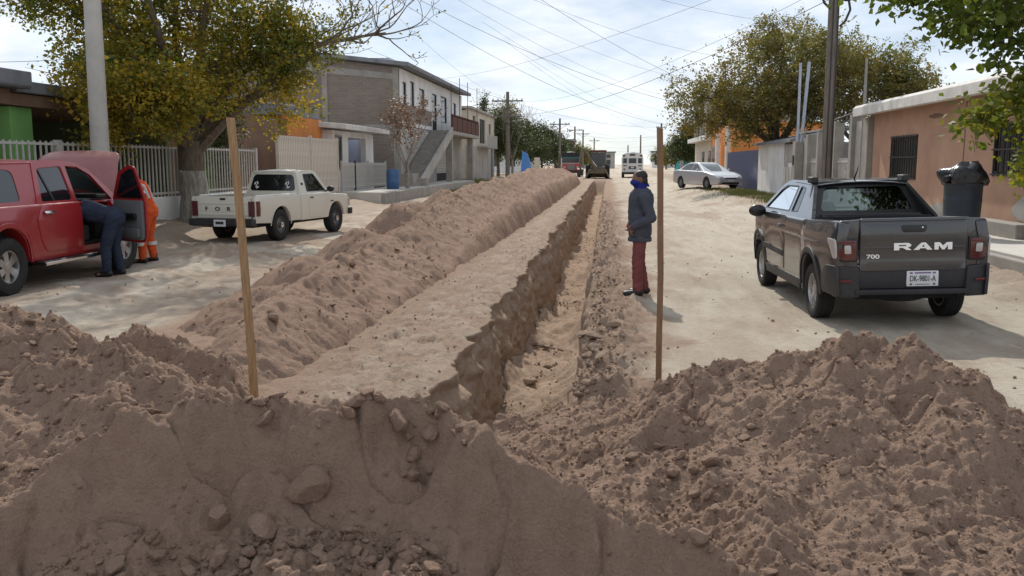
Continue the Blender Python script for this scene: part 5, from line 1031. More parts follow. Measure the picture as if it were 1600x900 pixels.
def mirror_part(parent, x, y, z, s, m='trim', sz=1):
    MB().ell((0, 0, 0), (.11 * sz, .05 * sz, .075 * sz), 14, 8).build('mirror', m, parent, True, loc=(x, y, z)); MB().tube([(x - s * .08, y, z - .04), (x - s * .2, y + .04, z - .07)], .02, 6).build('mirror_arm', m, parent)
def head_seat(parent, x, y, z, m='seat'):
    o = MB().prism(rpoly([(-.24, -.45), (.24, -.45), (.20, .12), (-.20, .12)], .07), 0, .12, 'y').build('seat', m, parent, True, bev=.02, loc=(x, y, z), rot=(R(-8), 0, 0)); MB().prism(rpoly([(-.13, .15), (.13, .15), (.10, .34), (-.10, .34)], .05), .01, .10, 'y').build('headrest', m, o, True, bev=.02)

# ---------------------------------------------------------------- dark grey pickup on the right
def dark_pickup():
    t = thing('pickup_truck', 'dark grey small pickup with chrome tailgate letters parked on the right side', 'pickup', (3.06, 10.25, Gz(3.06, 10.25) + .0), R(2.2)); t.rotation_euler = (0, R(-1.6), R(2.2)); t.scale = (.94, .99, .97)
    def hw(y, z):
        w_ = .835 - .10 * max(0, (z - .72)) ** 1.3 - .06 * max(0, (.5 - z)); w_ += .018 * math.exp(-((z - .9) / .07) ** 2)
        if y > 2.9: w_ -= .16 * ((y - 2.9) / .75) ** 2
        if y < -.45: w_ -= .04 * ((-.45 - y) / .42) ** 2
        for c in (0, 2.74):
            d = abs(y - c); w_ += .022 * math.exp(-(max(0, d - .28) / .12) ** 2) * (1 if z < .82 else math.exp(-((z - .82) / .08) ** 2))
        return w_
    bot = [(.42, .22)] + [(2.74 - .385, .24)] + arc(2.74, .315, .385, 170, 10, 10) + [(2.74 + .385, .26), (3.52, .25)]
    front = bot + [(3.62, .42), (3.63, .62), (3.52, .82), (3.3, .90), (2.85, 1.00), (2.6, 1.03), (.42, 1.055)]
    shell('body', front, .83, hw, 'p_grey', t, .028)
    rear = [(-.84, .36)] + [(-.39, .30)] + arc(0, .315, .385, 170, 10, 10) + [(.385, .22), (.43, .22), (.43, 1.06), (-.3, 1.095), (-.80, 1.11), (-.86, 1.09), (-.865, .9)]
    for s in (-1, 1):
        patch('bed_side', rear, side(s, hw), 'p_grey', t, -.12, 0, .02)
        patch('wheel_arch_trim', [p for p in arc(0, .315, .455, 184, -4, 16)] + arc(0, .315, .392, -4, 184, 16), side(s, hw), 'plastic', t, .0, .016, .003)
        patch('wheel_arch_trim', [p for p in arc(2.74, .315, .455, 184, -4, 16)] + arc(2.74, .315, .392, -4, 184, 16), side(s, hw), 'plastic', t, .0, .016, .003)
        patch('sill', [(.46, .22), (2.28, .22), (2.28, .34), (.46, .34)], side(s, hw), 'plastic', t, .0, .018, .004)
        patch('door', rpoly([(1.30, .36), (2.36, .36), (2.52, .6), (2.56, 1.035), (1.26, 1.05)], .05), side(s, hw), 'p_grey', t, 0, .007, .003)
        patch('door_handle', rrect(1.38, 1.56, .90, .935, .015), side(s, hw), 'p_grey', t, .012, .035, .006)
        patch('rub_strip', [(1.32, .52), (2.40, .54), (2.40, .62), (1.32, .60)], side(s, hw), 'plastic', t, .006, .014, .003)
        patch('crease', [(-.35, .845), (1.2, .845), (1.2, .86), (-.35, .86)], side(s, hw), 'p_grey', t, 0, .008, .003)
        # greenhouse sides
        hg = lambda y, z: .775 - (z - 1.03) * .40 - .02 * max(0, .9 - y)
        g = rpoly([(.30, 1.06), (.86, 1.54), (1.1, 1.575), (2.0, 1.565), (2.28, 1.50), (3.0, 1.02), (2.6, 1.0)], .05)
        w1 = rpoly([(1.40, 1.10), (1.47, 1.49), (2.08, 1.485), (2.30, 1.40), (2.76, 1.08)], .03); w2 = rpoly([(.98, 1.12), (1.10, 1.47), (1.36, 1.49), (1.30, 1.10)], .03)
        patch('cab_side', g, side(s, hg), 'p_grey', t, -.045, 0, .004, holes=[w1, w2])
        patch('window', w1, side(s, hg), 'car_glass', t, -.02, -.015, 0); patch('window', w2, side(s, hg), 'tint', t, -.02, -.012, 0)
        for p in (w1, w2): patch('window_seal', rpoly([(a, b) for a, b in p], .001, 1), side(s, hg), 'trim', t, -.004, .003, 0, holes=[[(a + (sum(q_[0] for q_ in p) / len(p) - a) * .06, b + (sum(q_[1] for q_ in p) / len(p) - b) * .09) for a, b in p]])
        MB().box(s * .56 - .045, s * .56 + .045, .86, 1.06, 1.54, 1.63).build('rail_foot', 'plastic', t, bev=.015)
        mirror_part(t, s * .93, 2.50, 1.05, s, 'trim', 1.15)
        # tail light wraps the corner
        def rl(u, v, h): # u across from the outer corner inwards
            return (s * (hw(-.84, v) + .004 - u), -.872 + .05 * max(0, (.10 - u)) / .1 * max(0, .10 - u) * 12 - h, v)
        patch('tail_light', rpoly([(.0, .91), (.015, .78), (.06, .70), (.21, .70), (.215, .91)], .02), lambda u, v, h: rl(u, v, h), 'lamp_red', t, -.02, .018, .006)
        patch('light_insert', rrect(.085, .155, .77, .86, .015), lambda u, v, h: rl(u, v, h), 'lamp_clear', t, .015, .021, .002)
        patch('light_band', rpoly([(.02, .895), (.025, .875), (.205, .875), (.205, .90)], .005), lambda u, v, h: rl(u, v, h), 'lamp_red2', t, .016, .022, .001)
        patch('tail_light_side', rpoly([(-.86, .72), (-.80, .72), (-.70, .87), (-.66, .93), (-.86, .915)], .02), side(s, hw), 'lamp_clear', t, -.01, .012, .004)
        patch('light_surround', rpoly([(-.01, .93), (.0, .77), (.05, .682), (.225, .682), (.23, .93)], .02), lambda u, v, h: rl(u, v, h), 'trim', t, -.02, .008, .004)
        patch('rear_quarter', rpoly([(.0, .57), (.235, .57), (.235, 1.125), (.015, 1.112)], .02), lambda u, v, h: (s * (hw(-.84, v) + .002 - u), -.858 + .6 * max(0, .10 - u) ** 2 * 8 - h, v), 'p_grey', t, -.05, .0, .008)
        # bumper corner
        patch('bumper_corner', rpoly([(-.01, .24), (.25, .24), (.25, .56), (.0, .58)], .03), lambda u, v, h: (s * (hw(-.84, v) + .012 - u), -.885 + 5 * max(0, .12 - u) ** 2 - h, v), 'plastic', t, -.08, .02, .02)
        patch('bumper_side', rpoly([(-.89, .25), (-.42, .27), (-.46, .46), (-.62, .57), (-.88, .58)], .03), side(s, hw), 'plastic', t, -.02, .014, .006)
        patch('reflector', rrect(.03, .15, .405, .43, .01), lambda u, v, h: (s * (hw(-.84, v) - u), -.905 + 5 * max(0, .11 - u) ** 2 - h, v), 'lamp_red2', t, -.01, .006, .002)
        for y in (0, 2.74): wheel(t, s * .725, y, .315, .20, .205, 'multi')
    X0 = lambda v: hw(-.84, v) + .004
    bk = lambda u, v, h: (u, -.865 - .015 * math.cos(u * 1.8) + .008 * math.sin((v - .62) * 13) + .05 * max(0, v - .98) - h, v)
    patch('tailgate', rpoly([(-.555, .585), (.555, .585), (.555, 1.125), (-.555, 1.125)], .02), bk, 'p_grey', t, -.045, .012, .012, .1)
    patch('tailgate_crease', rpoly([(-.54, .82), (.54, .82), (.54, .835), (-.54, .835)], .005), bk, 'p_grey', t, .010, .020, .004)
    patch('tailgate_spoiler', rpoly([(-.555, 1.105), (.555, 1.105), (.555, 1.135), (-.555, 1.135)], .008), bk, 'p_grey', t, .0, .030, .006)
    patch('handle_recess', rpoly([(-.12, .985), (.12, .985), (.14, 1.06), (-.14, 1.06)], .03), bk, 'trim', t, .012, .016, .002)
    MB().lathe([(.009, 0), (.009, .004)], 12, Matrix.Translation((.085, -.902, 1.035)) @ Matrix.Rotation(R(90), 4, 'X')).build('lock', 'chrome', t)
    # RAM in wide slab letters
    y_ = -.892; L = lambda poly, holes=(): patch('letter', poly, lambda u, v, h: (u, y_ - h, v), 'badge', t, -.006, .010, 0, 5, holes)
    z0, z1 = .80, .875
    L([(-.205, z0), (-.205, z1), (-.055, z1), (-.025, z1 - .018), (-.03, z1 - .035), (-.06, z0 + .028), (-.02, z0), (-.07, z0), (-.115, z0 + .025), (-.15, z0 + .025), (-.15, z0)], [[(-.155, z1 - .02), (-.08, z1 - .02), (-.075, z1 - .032), (-.155, z1 - .034)]])
    L([(.0, z0), (.08, z1), (.125, z1), (.195, z0), (.14, z0), (.125, z0 + .017), (.07, z0 + .017), (.058, z0)], [[(.083, z0 + .032), (.117, z0 + .032), (.10, z0 + .055)]])
    L([(.215, z0), (.215, z1), (.27, z1), (.305, z0 + .04), (.345, z1), (.40, z1), (.40, z0), (.355, z0), (.355, z0 + .045), (.32, z0), (.295, z0), (.26, z0 + .045), (.26, z0)])
    text('700', .06, 'badge', t, (-.42, -.888, .735), (R(90), 0, 0), 'model_number', .004, 1.55, .001)
    patch('plate_panel', rpoly([(-.575, .33), (.575, .33), (.575, .575), (-.575, .575)], .02), bk, 'plastic', t, -.08, .0, .01)
    patch('bumper_step', rpoly([(-.60, .27), (.60, .27), (.60, .325), (-.60, .325)], .015), bk, 'plastic', t, -.1, .045, .01)
    p = patch('number_plate', rrect(-.06, .27, .355, .515, .01), lambda u, v, h: (u, -.89 - h, v), 'plate', t, -.02, .008, .002)
    text('DK-9801-A', .088, 'ink', p, (.105, -.900, .433), (R(90), 0, 0), 'plate_number', .002, .66, .0)
    for u0, u1, v0, v1, m in ((.02, .19, .488, .502, 'ink_purple'), (-.03, .0, .486, .503, 'ink_purple'), (.21, .24, .486, .503, 'ink_purple'), (.03, .18, .372, .378, 'ink'), (-.028, -.005, .368, .385, 'ink'), (.215, .238, .368, .385, 'ink')): MB().box(u0, u1, -.9005, -.898, v0, v1).build('plate_print', m, p)
    MB().box(-.68, .68, -.80, .42, .62, .66).build('bed_floor', 'trim', t); MB().box(-.70, .70, .36, .42, .66, 1.08).build('bulkhead', 'trim', t)
    MB().box(-.55, .55, -.70, 3.3, .26, .34).build('underbody', 'dark', t); MB().tube([(-.7, 0, .32), (.7, 0, .32)], .04, 8).build('axle', 'dark', t); MB().lathe([(.2, -.08), (.27, -.06), (.27, .06), (.2, .08)], 20, Matrix.Translation((0, -.45, .30))).build('spare_wheel', 'rubber', t, True)
    for s in (-1, 1):
        MB().box(s * .45 if s > 0 else -.64, .64 if s > 0 else -.45, -.42, .42, .3, .72).build('wheel_well', 'dark', t)
        MB().box(.45 if s > 0 else -.64, .64 if s > 0 else -.45, 2.32, 3.16, .3, .7).build('wheel_well', 'dark', t)
    # rear frame and glass
    rg = lambda u, v, h: (u, .50 + (v - 1.05) * .72 - h + .05 * (u / .7) ** 2, v)
    gl = rpoly([(-.56, 1.15), (.56, 1.15), (.46, 1.475), (-.46, 1.475)], .06)
    patch('rear_frame', rpoly([(-.745, 1.05), (.745, 1.05), (.575, 1.56), (-.575, 1.56)], .05), rg, 'trim', t, -.03, .012, 0, .2, [gl]); patch('rear_window', gl, rg, 'car_glass', t, -.012, -.006, 0)
    MB().box(-.6, .6, .44, .50, 1.06, 1.10).build('rear_ledge', 'trim', t, bev=.01)
    rf = lambda u, v, h: (u, v, 1.585 - .05 * (u / .6) ** 2 - .03 * ((v - 1.6) / .7) ** 2 * (1 if v > 1.6 else .7) + h)
    patch('roof', rpoly([(-.585, .80), (.585, .80), (.57, 2.30), (-.57, 2.30)], .05), rf, 'p_grey', t, -.02, .0, .008)
    MB().tube([(.0, 1.1, 1.58), (.0, .98, 1.72), (0, .95, 1.78)], [.012, .006, .003], 6).build('antenna', 'trim', t)
    ws = lambda u, v, h: (u, 2.98 - (v - 1.03) * 1.46 - .10 * (u / .7) ** 2 + h, v)
    patch('windscreen', rpoly([(-.70, 1.03), (.70, 1.03), (.56, 1.53), (-.56, 1.53)], .05), ws, 'car_glass', t, -.006, 0, 0)
    MB().box(-.70, .70, 2.3, 2.86, 1.035, 1.10).build('dashboard', 'trim', t, bev=.02); MB().box(-.71, .71, .52, 2.3, 1.045, 1.06).build('cabin_tub', 'dark', t)
    for x in (-.36, .36): head_seat(t, x, 1.35, 1.12)
    MB().box(-.12, .12, 2.14, 2.17, 1.38, 1.44).build('inner_mirror', 'trim', t, bev=.01); MB().lathe([(.15, -.01), (.17, 0), (.15, .01)], 20, Matrix.Translation((-.36, 2.1, 1.1)) @ Matrix.Rotation(R(65), 4, 'X'), close=True).build('steering_wheel', 'trim', t, True)
    for s in (-1, 1): patch('headlight', rpoly([(.45, .70), (.72, .68), (.74, .82), (.5, .80)], .02), lambda u, v, h: (s * u, 3.58 - .35 * max(0, u - .5) + h, v), 'lamp_clear', t, -.05, .01, .004)
    patch('grille', rpoly([(-.42, .45), (.42, .45), (.42, .80), (-.42, .80)], .03), lambda u, v, h: (u, 3.60 + h, v), 'trim', t, -.05, .02, .005)
    # ride height, and a lower roof than drawn above: the cab is squashed towards the belt line
    for o in t.children:
        n = o.name.split('.')[0]
        if n in ('wheel', 'axle'): continue
        if n in ('cab_side', 'window', 'window_seal', 'roof', 'roof_rail', 'rail_foot', 'windscreen', 'rear_frame', 'rear_window', 'seat', 'inner_mirror', 'antenna', 'steering_wheel', 'dashboard'):
            for q_ in [o] + list(o.children):
                me = q_.data; zb = o.location.z if q_ is o else o.location.z
                for v in me.vertices: v.co.z = (1.05 + (v.co.z + zb - 1.05) * .84) - zb
                me.update()
        o.location.z += .055 + (.065 if n in ('bumper_corner', 'bumper_side', 'plate_panel', 'bumper_step', 'number_plate', 'reflector') else 0)
    return t
dark_pickup()

# ---------------------------------------------------------------- red crew cab with canopy, hood and door open
def red_pickup():
    t = thing('pickup_truck', 'red crew cab pickup with its hood raised and front door wide open', 'pickup', (-8.62, 10.8, Gz(-8.3, 11) - .01), R(2.0)); t.scale = (1.0, 1.01, .99)
    def hw(y, z):
        w_ = .875 - .09 * max(0, z - .85) - .05 * max(0, .55 - z) + .012 * math.exp(-((z - .98) / .1) ** 2)
        if y > 3.2: w_ -= .15 * ((y - 3.2) / .7) ** 2
        for c in (0, 3.0):
            d = abs(y - c); w_ += .035 * math.exp(-(max(0, d - .36) / .1) ** 2) * (1 if z < .95 else math.exp(-((z - .95) / .07) ** 2))
        return w_
    poly = [(-1.22, .48), (-.48, .42)] + arc(0, .41, .485, 172, 8, 12) + [(.5, .40), (.8, .38), (2.5, .38)] + arc(3.0, .41, .485, 172, 8, 12) + [(3.5, .42), (3.82, .42), (3.92, .6), (3.90, .86), (3.8, 1.0), (3.5, 1.06), (2.88, 1.13), (2.6, 1.17), (-1.22, 1.17)]
    cut = MB().box(.35, 1.2, 1.83, 2.72, .50, 1.3)
    body = shell('body', poly, .87, hw, 'p_red', t, .03, cutter=cut)
    hg = lambda y, z: .80 - (z - 1.15) * .30
    w_rear = rpoly([(.98, 1.20), (1.12, 1.66), (1.70, 1.69), (1.74, 1.20)], .05); w_cap = rpoly([(-1.05, 1.22), (-1.05, 1.62), (.40, 1.66), (.55, 1.62), (.52, 1.22)], .08)
    opening = rpoly([(1.85, 1.16), (1.85, 1.70), (2.15, 1.685), (2.45, 1.56), (2.86, 1.16)], .03)
    outer = rpoly([(-1.22, 1.15), (-1.24, 1.70), (-.6, 1.765), (1.6, 1.785), (2.1, 1.76), (2.42, 1.66), (3.12, 1.13)], .07)
    w_front = rpoly([(1.90, 1.20), (1.90, 1.68), (2.15, 1.67), (2.42, 1.55), (2.76, 1.20)], .04)
    patch('cab_side', outer, side(1, hg), 'p_red', t, -.05, 0, 0, holes=[w_rear, w_cap, opening]); patch('cab_side', outer, side(-1, hg), 'p_red', t, -.05, 0, 0, holes=[w_rear, w_cap, w_front])
    for s in (-1, 1):
        for w_ in (w_rear, w_cap): patch('window', w_, side(s, hg), 'tint', t, -.03, -.008, 0)
        patch('window_divider', [(1.13, 1.66), (1.16, 1.66), (1.30, 1.2), (1.26, 1.2)], side(s, hg), 'trim', t, -.01, .004, 0)
        patch('door', rpoly([(.88, .50), (1.76, .50), (1.78, 1.15), (.86, 1.15), (.70, .95), (.78, .66)], .07), side(s, hw), 'p_red', t, 0, .009, .004)
        patch('door_frame', [(.84, 1.15), (1.03, 1.75), (1.78, 1.765), (1.80, 1.15)], side(s, hg), 'p_red', t, 0, .010, 0, holes=[rpoly([(.97, 1.19), (1.11, 1.67), (1.72, 1.70), (1.755, 1.19)], .05)])
        patch('door_handle', rrect(.86, 1.08, 1.03, 1.075, .02), side(s, hw), 'chrome', t, .02, .05, .01)
        patch('arch_flare', arc(0, .41, .56, 182, -2, 18) + arc(0, .41, .49, -2, 182, 18), side(s, hw), 'p_red', t, 0, .02, .004)
        patch('arch_flare', arc(3.0, .41, .56, 182, -2, 18) + arc(3.0, .41, .49, -2, 182, 18), side(s, hw), 'p_red', t, 0, .02, .004)
        MB().box(min(s * .80, s * 1.0), max(s * .80, s * 1.0), .62, 2.45, .33, .39).build('running_board', 'trim', t, bev=.015); MB().box(min(s * .99, s * 1.02), max(s * .99, s * 1.02), .62, 2.45, .33, .375).build('board_trim', 'chrome', t, bev=.006)
        for y in (0, 3.0): wheel(t, s * .79, y, .385, .26, .22, 'six')
        patch('headlight', rpoly([(.45, .78), (.76, .76), (.78, .98), (.5, .95)], .03), lambda u, v, h: (s * u, 3.86 - .4 * max(0, u - .5) + h, v), 'lamp_clear', t, -.06, .01, .004)
    if True:
        # opened front right door: hinged at its front edge
        d = bpy.data.objects.new('open_door', None); col.objects.link(d); d.parent = t; d.location = (.84, 2.74, 0); d.rotation_euler = (0, 0, R(59)); d.scale = (1, .93, 1)
        f = lambda u, v, h: (h + (.03 if v < 1.15 else .03 - (v - 1.15) * .3), -u, v)
        win = rpoly([(.12, 1.19), (.5, 1.56), (.78, 1.65), (.90, 1.65), (.90, 1.19)], .04); shp = rpoly([(.02, .50), (.90, .50), (.96, .62), (.96, 1.68), (.80, 1.71), (.44, 1.60), (.02, 1.18)], .04)
        # parts of the door are its own children one level down
        patch('door_skin', shp, f, 'p_red', d, .0, .03, 0, holes=[win]); patch('door_trim', rpoly([(.06, .54), (.90, .54), (.92, .66), (.92, 1.16), (.10, 1.16)], .05), f, 'trim_grey', d, -.05, -.002, .01)
        patch('armrest', rrect(.28, .78, .86, .96, .03), f, 'trim', d, -.10, -.045, .02); patch('door_pocket', rrect(.2, .85, .58, .72, .03), f, 'trim_grey', d, -.09, -.045, .02); patch('door_glass', win, f, 'tint', d, .008, .014, 0)
        patch('frame_trim', shp, f, 'trim', d, -.008, -.001, 0, holes=[win]) if False else None
        MB().ell((.17, -.06, 1.24), (.10, .05, .08), 14, 8).build('mirror', 'p_red', d, True)
    tub = MB().box(.32, .36, 1.84, 2.71, .5, 1.2); tub.box(.36, .84, 1.84, 2.71, .50, .54); tub.build('footwell', 'dark', t)
    MB().box(-.76, .76, -1.15, 2.8, 1.172, 1.19).build('cabin_tub', 'dark', t)
    MB().box(.36, .80, 1.78, 2.15, .55, .80).build('seat_base', 'seat', t, bev=.04)
    for x in (-.38, .40): head_seat(t, x, 1.80, 1.30)
    MB().box(-.76, .76, 2.48, 2.86, 1.19, 1.26).build('dashboard', 'trim', t, bev=.02)
    patch('roof', rpoly([(-.64, -1.22), (.64, -1.22), (.62, 2.20), (.58, 2.42), (-.58, 2.42), (-.62, 2.2)], .08), lambda u, v, h: (u, v, 1.80 - .05 * (u / .64) ** 2 - (.10 * ((v - 1.2) / 1.2) ** 2 if v > 1.2 else .015 * ((v - 1.2) / 1.2) ** 2) + h), 'p_red', t, -.03, 0, .01)
    patch('windscreen', rpoly([(-.73, 1.15), (.73, 1.15), (.58, 1.67), (-.58, 1.67)], .05), lambda u, v, h: (u, 3.06 - (v - 1.15) * 1.22 - .12 * (u / .7) ** 2 + h, v), 'car_glass', t, -.006, 0, 0)
    MB().box(-.60, .60, -1.235, -1.225, 1.25, 1.65).build('rear_window', 'tint', t); MB().box(-.86, .86, -1.32, -1.2, .48, .62).build('rear_bumper', 'chrome', t, bev=.02)
    MB().box(-.62, .62, 2.98, 3.7, .95, 1.075).build('engine', 'dark_iron', t, bev=.03)
    # raised hood, hinged at the windscreen
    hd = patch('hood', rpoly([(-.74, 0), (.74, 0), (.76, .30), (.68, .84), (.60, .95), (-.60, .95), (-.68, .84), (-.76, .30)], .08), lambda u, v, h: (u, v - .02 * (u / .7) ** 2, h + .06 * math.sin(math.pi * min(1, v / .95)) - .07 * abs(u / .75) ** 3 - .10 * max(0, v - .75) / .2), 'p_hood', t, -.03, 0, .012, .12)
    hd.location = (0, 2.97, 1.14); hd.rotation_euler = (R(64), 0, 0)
    MB().tube([(.60, 3.5, 1.06), (.58, 3.42, 1.8)], .008, 5).build('hood_prop', 'dark_iron', t)
    MB().box(-.74, .74, -1.0, 3.5, .36, .46).build('underbody', 'dark', t)
    for s in (-1, 1):
        for y in (0, 3.0): MB().box(min(s * .50, s * .66), max(s * .50, s * .66), y - .46, y + .46, .4, .88).build('wheel_well', 'dark', t)
    return t
red_pickup()

# ---------------------------------------------------------------- old white single cab pickup
def white_pickup():
    t = thing('pickup_truck', 'old off white single cab pickup seen from behind in the tree shade on the left', 'pickup', (-8.0, 19.5, Gz(-8.1, 19.8)), R(-10)); t.scale = (.97,) * 3
    def hw(y, z):
        w_ = .815 - .10 * max(0, z - .85) ** 1.2 - .10 * max(0, .6 - z) ** 1.2 + .008 * math.exp(-((z - .78) / .05) ** 2)
        if y > 3.1: w_ -= .07 * ((y - 3.1) / .45) ** 2
        return w_
    front = [(.93, .40), (2.3, .40)] + arc(2.74, .36, .43, 172, 8, 12) + [(3.2, .42), (3.52, .42), (3.56, .6), (3.54, .88), (3.45, .95), (2.6, 1.0), (2.3, 1.03), (.93, 1.04)]
    shell('body', front, .81, hw, 'p_white', t, .03)
    rear = [(-1.06, .45), (-.44, .42)] + arc(0, .36, .43, 172, 8, 12) + [(.44, .42), (.90, .42), (.90, 1.03), (-1.06, 1.03)]
    for s in (-1, 1):
        patch('bed_side', rear, side(s, hw), 'p_white', t, -.09, 0, .02)
        patch('arch_lip', arc(0, .36, .455, 180, 0, 16) + arc(0, .36, .432, 0, 180, 16), side(s, hw), 'p_white', t, 0, .012, .003)
        patch('door', rpoly([(1.32, .46), (2.22, .46), (2.25, 1.015), (1.30, 1.02)], .05), side(s, hw), 'p_white', t, 0, .008, .003)
        patch('door_handle', rrect(1.36, 1.5, .92, .95, .012), side(s, hw), 'trim', t, .01, .03, .005)
        patch('emblem', rrect(2.42, 2.56, .80, .825, .01), side(s, hw), 'trim', t, .0, .01, .002)
        patch('tail_light', rrect(-1.05, -.90, .60, .93, .015), side(s, hw), 'lamp_red', t, -.01, .014, .004); MB().box(min(s * .64, s * .785), max(s * .64, s * .785), -1.095, -1.05, .60, .93).build('tail_light', 'lamp_red', t, bev=.008)
        MB().tube([(s * .70, -.9, 1.035), (s * .70, .85, 1.035)], .028, 8).build('bed_rail', 'p_white', t, True)
        hg = lambda y, z: .735 - (z - 1.03) * .28
        g = rpoly([(1.0, 1.02), (1.08, 1.50), (1.2, 1.58), (1.9, 1.585), (2.04, 1.54), (2.50, 1.02)], .05); wn = rpoly([(1.36, 1.07), (1.38, 1.50), (1.90, 1.51), (2.33, 1.07)], .04)
        patch('cab_side', g, side(s, hg), 'p_white', t, -.05, 0, 0, holes=[wn]); patch('window', wn, side(s, hg), 'car_glass', t, -.03, -.024, 0); patch('window_seal', [(a, b) for a, b in wn], side(s, hg), 'trim', t, -.006, .004, 0, holes=[[(1.85 + (a - 1.85) * .93, 1.28 + (b - 1.28) * .9) for a, b in wn]])
        mirror_part(t, s * .90, 2.26, 1.12, s, 'trim', .95)
        for y in (0, 2.74): wheel(t, s * .70, y, .36, .22, .19, 'steel', 'steelw'); MB().lathe([(.07, 0), (.065, .03), (.03, .04)], 14, Matrix.Translation((s * .80, y, .36)), axis='x').build('hub_cap', 'chrome', t, True)
        MB().box(min(s * .45, s * .6), max(s * .45, s * .6), -.44, .44, .42, .82).build('wheel_well', 'dark', t); MB().box(min(s * .45, s * .6), max(s * .45, s * .6), 2.3, 3.18, .42, .8).build('wheel_well', 'dark', t)
    tg = patch('tailgate', rpoly([(-.70, .55), (.70, .55), (.70, 1.035), (-.70, 1.035)], .02), lambda u, v, h: (u, -1.06 - h, v), 'p_white', t, -.05, .015, .012)
    patch('tailgate_ridge', rrect(-.62, .62, .86, .90, .015), lambda u, v, h: (u, -1.075 - h, v), 'p_white', t, -.01, .008, .004); patch('tailgate_ridge', rrect(-.62, .62, .62, .66, .015), lambda u, v, h: (u, -1.075 - h, v), 'p_white', t, -.01, .008, .004)
    for c, x in (('F', -.42), ('O', -.14), ('R', .14), ('D', .42)): text(c, .12, 'trim', t, (x, -1.078, .755), (R(90), 0, 0), 'letter', .003, 1.3, .003)
    MB().box(-.07, .07, -1.085, -1.07, .955, 1.0).build('tailgate_handle', 'trim', t, bev=.006)
    MB().prism([(-1.22, .40), (-1.0, .36), (-1.0, .54), (-1.22, .55)], -.80, .80, 'x').build('rear_bumper', 'plastic', t, bev=.02)
    p = MB().box(-.15, .15, -1.232, -1.222, .38, .53).build('number_plate', 'plate', t, bev=.004); MB().box(-.10, .10, -1.236, -1.231, .43, .49).build('plate_print', 'ink', p)
    MB().box(-.70, .70, -1.0, .88, .55, .6).build('bed_floor', 'p_white', t); MB().box(-.74, .74, .84, .90, .55, 1.03).build('bulkhead', 'p_white', t)
    r = np.random.RandomState(2); X, Y = np.meshgrid(np.linspace(-.7, .7, 40), np.linspace(-.95, .82, 50)); Z = .78 + .14 * fbm(X * 2, Y * 2, 5, 4) + .1 * np.exp(-((Y - .3) / .4) ** 2); link('earth_load', np_mesh('earth_load', np.stack([X, Y, Z], -1).reshape(-1, 3), grid_faces(50, 40)), 'soil', t)
    rg = lambda u, v, h: (u, .96 + (v - 1.03) * .24 + .04 * (u / .7) ** 2 - h, v); gw = rpoly([(-.62, 1.10), (.62, 1.10), (.53, 1.49), (-.53, 1.49)], .10, 5)
    patch('cab_back', rpoly([(-.745, .98), (.745, .98), (.60, 1.58), (-.60, 1.58)], .09, 5), rg, 'p_white', t, -.04, .0, 0, .2, [gw]); patch('rear_window', gw, rg, 'tint', t, -.02, .004, 0)
    for x in (-.44, .40):
        for dx, dz, a in ((-.03, .06, .5), (.03, .07, -.4), (0, .0, 0), (.04, -.04, .9)): MB().prism(rpoly([(-.018, -.045), (.018, -.03), (.012, .045), (-.012, .03)], .01), 0, .004, 'y').build('window_sticker', 'plaster_white', t, loc=(x + dx, .964 + (.22 + dz) * .24 - .014, 1.22 + dz), rot=(R(-13), a, 0))
    patch('roof', rpoly([(-.60, 1.08), (.60, 1.08), (.59, 2.03), (-.59, 2.03)], .08, 4), lambda u, v, h: (u, v, 1.615 - .04 * (u / .6) ** 2 - .06 * ((v - 1.5) / .5) ** 2 + h), 'p_white', t, -.03, 0, .008)
    patch('windscreen', rpoly([(-.70, 1.03), (.70, 1.03), (.58, 1.56), (-.58, 1.56)], .05), lambda u, v, h: (u, 2.50 - (v - 1.03) * .88 - .06 * (u / .7) ** 2 + h, v), 'car_glass', t, -.006, 0, 0)
    MB().box(-.70, .70, 2.0, 2.35, 1.035, 1.10).build('dashboard', 'trim', t); MB().box(-.68, .68, 1.15, 1.3, 1.03, 1.3).build('bench_seat', 'seat', t, bev=.04); MB().box(-.7, .7, 1.0, 2.3, 1.03, 1.045).build('cabin_tub', 'dark', t)
    MB().box(-.82, .82, 3.5, 3.66, .42, .60).build('front_bumper', 'plastic', t, bev=.03); MB().box(-.65, .65, -.95, 3.3, .34, .42).build('underbody', 'dark', t); MB().tube([(-.7, 0, .36), (.7, 0, .36)], .05, 8).build('axle', 'dark', t)
    for s in (-1, 1): MB().box(min(s * .5, s * .78), max(s * .5, s * .78), 3.5, 3.57, .65, .85).build('headlight', 'lamp_clear', t, bev=.01)
    return t
white_pickup()

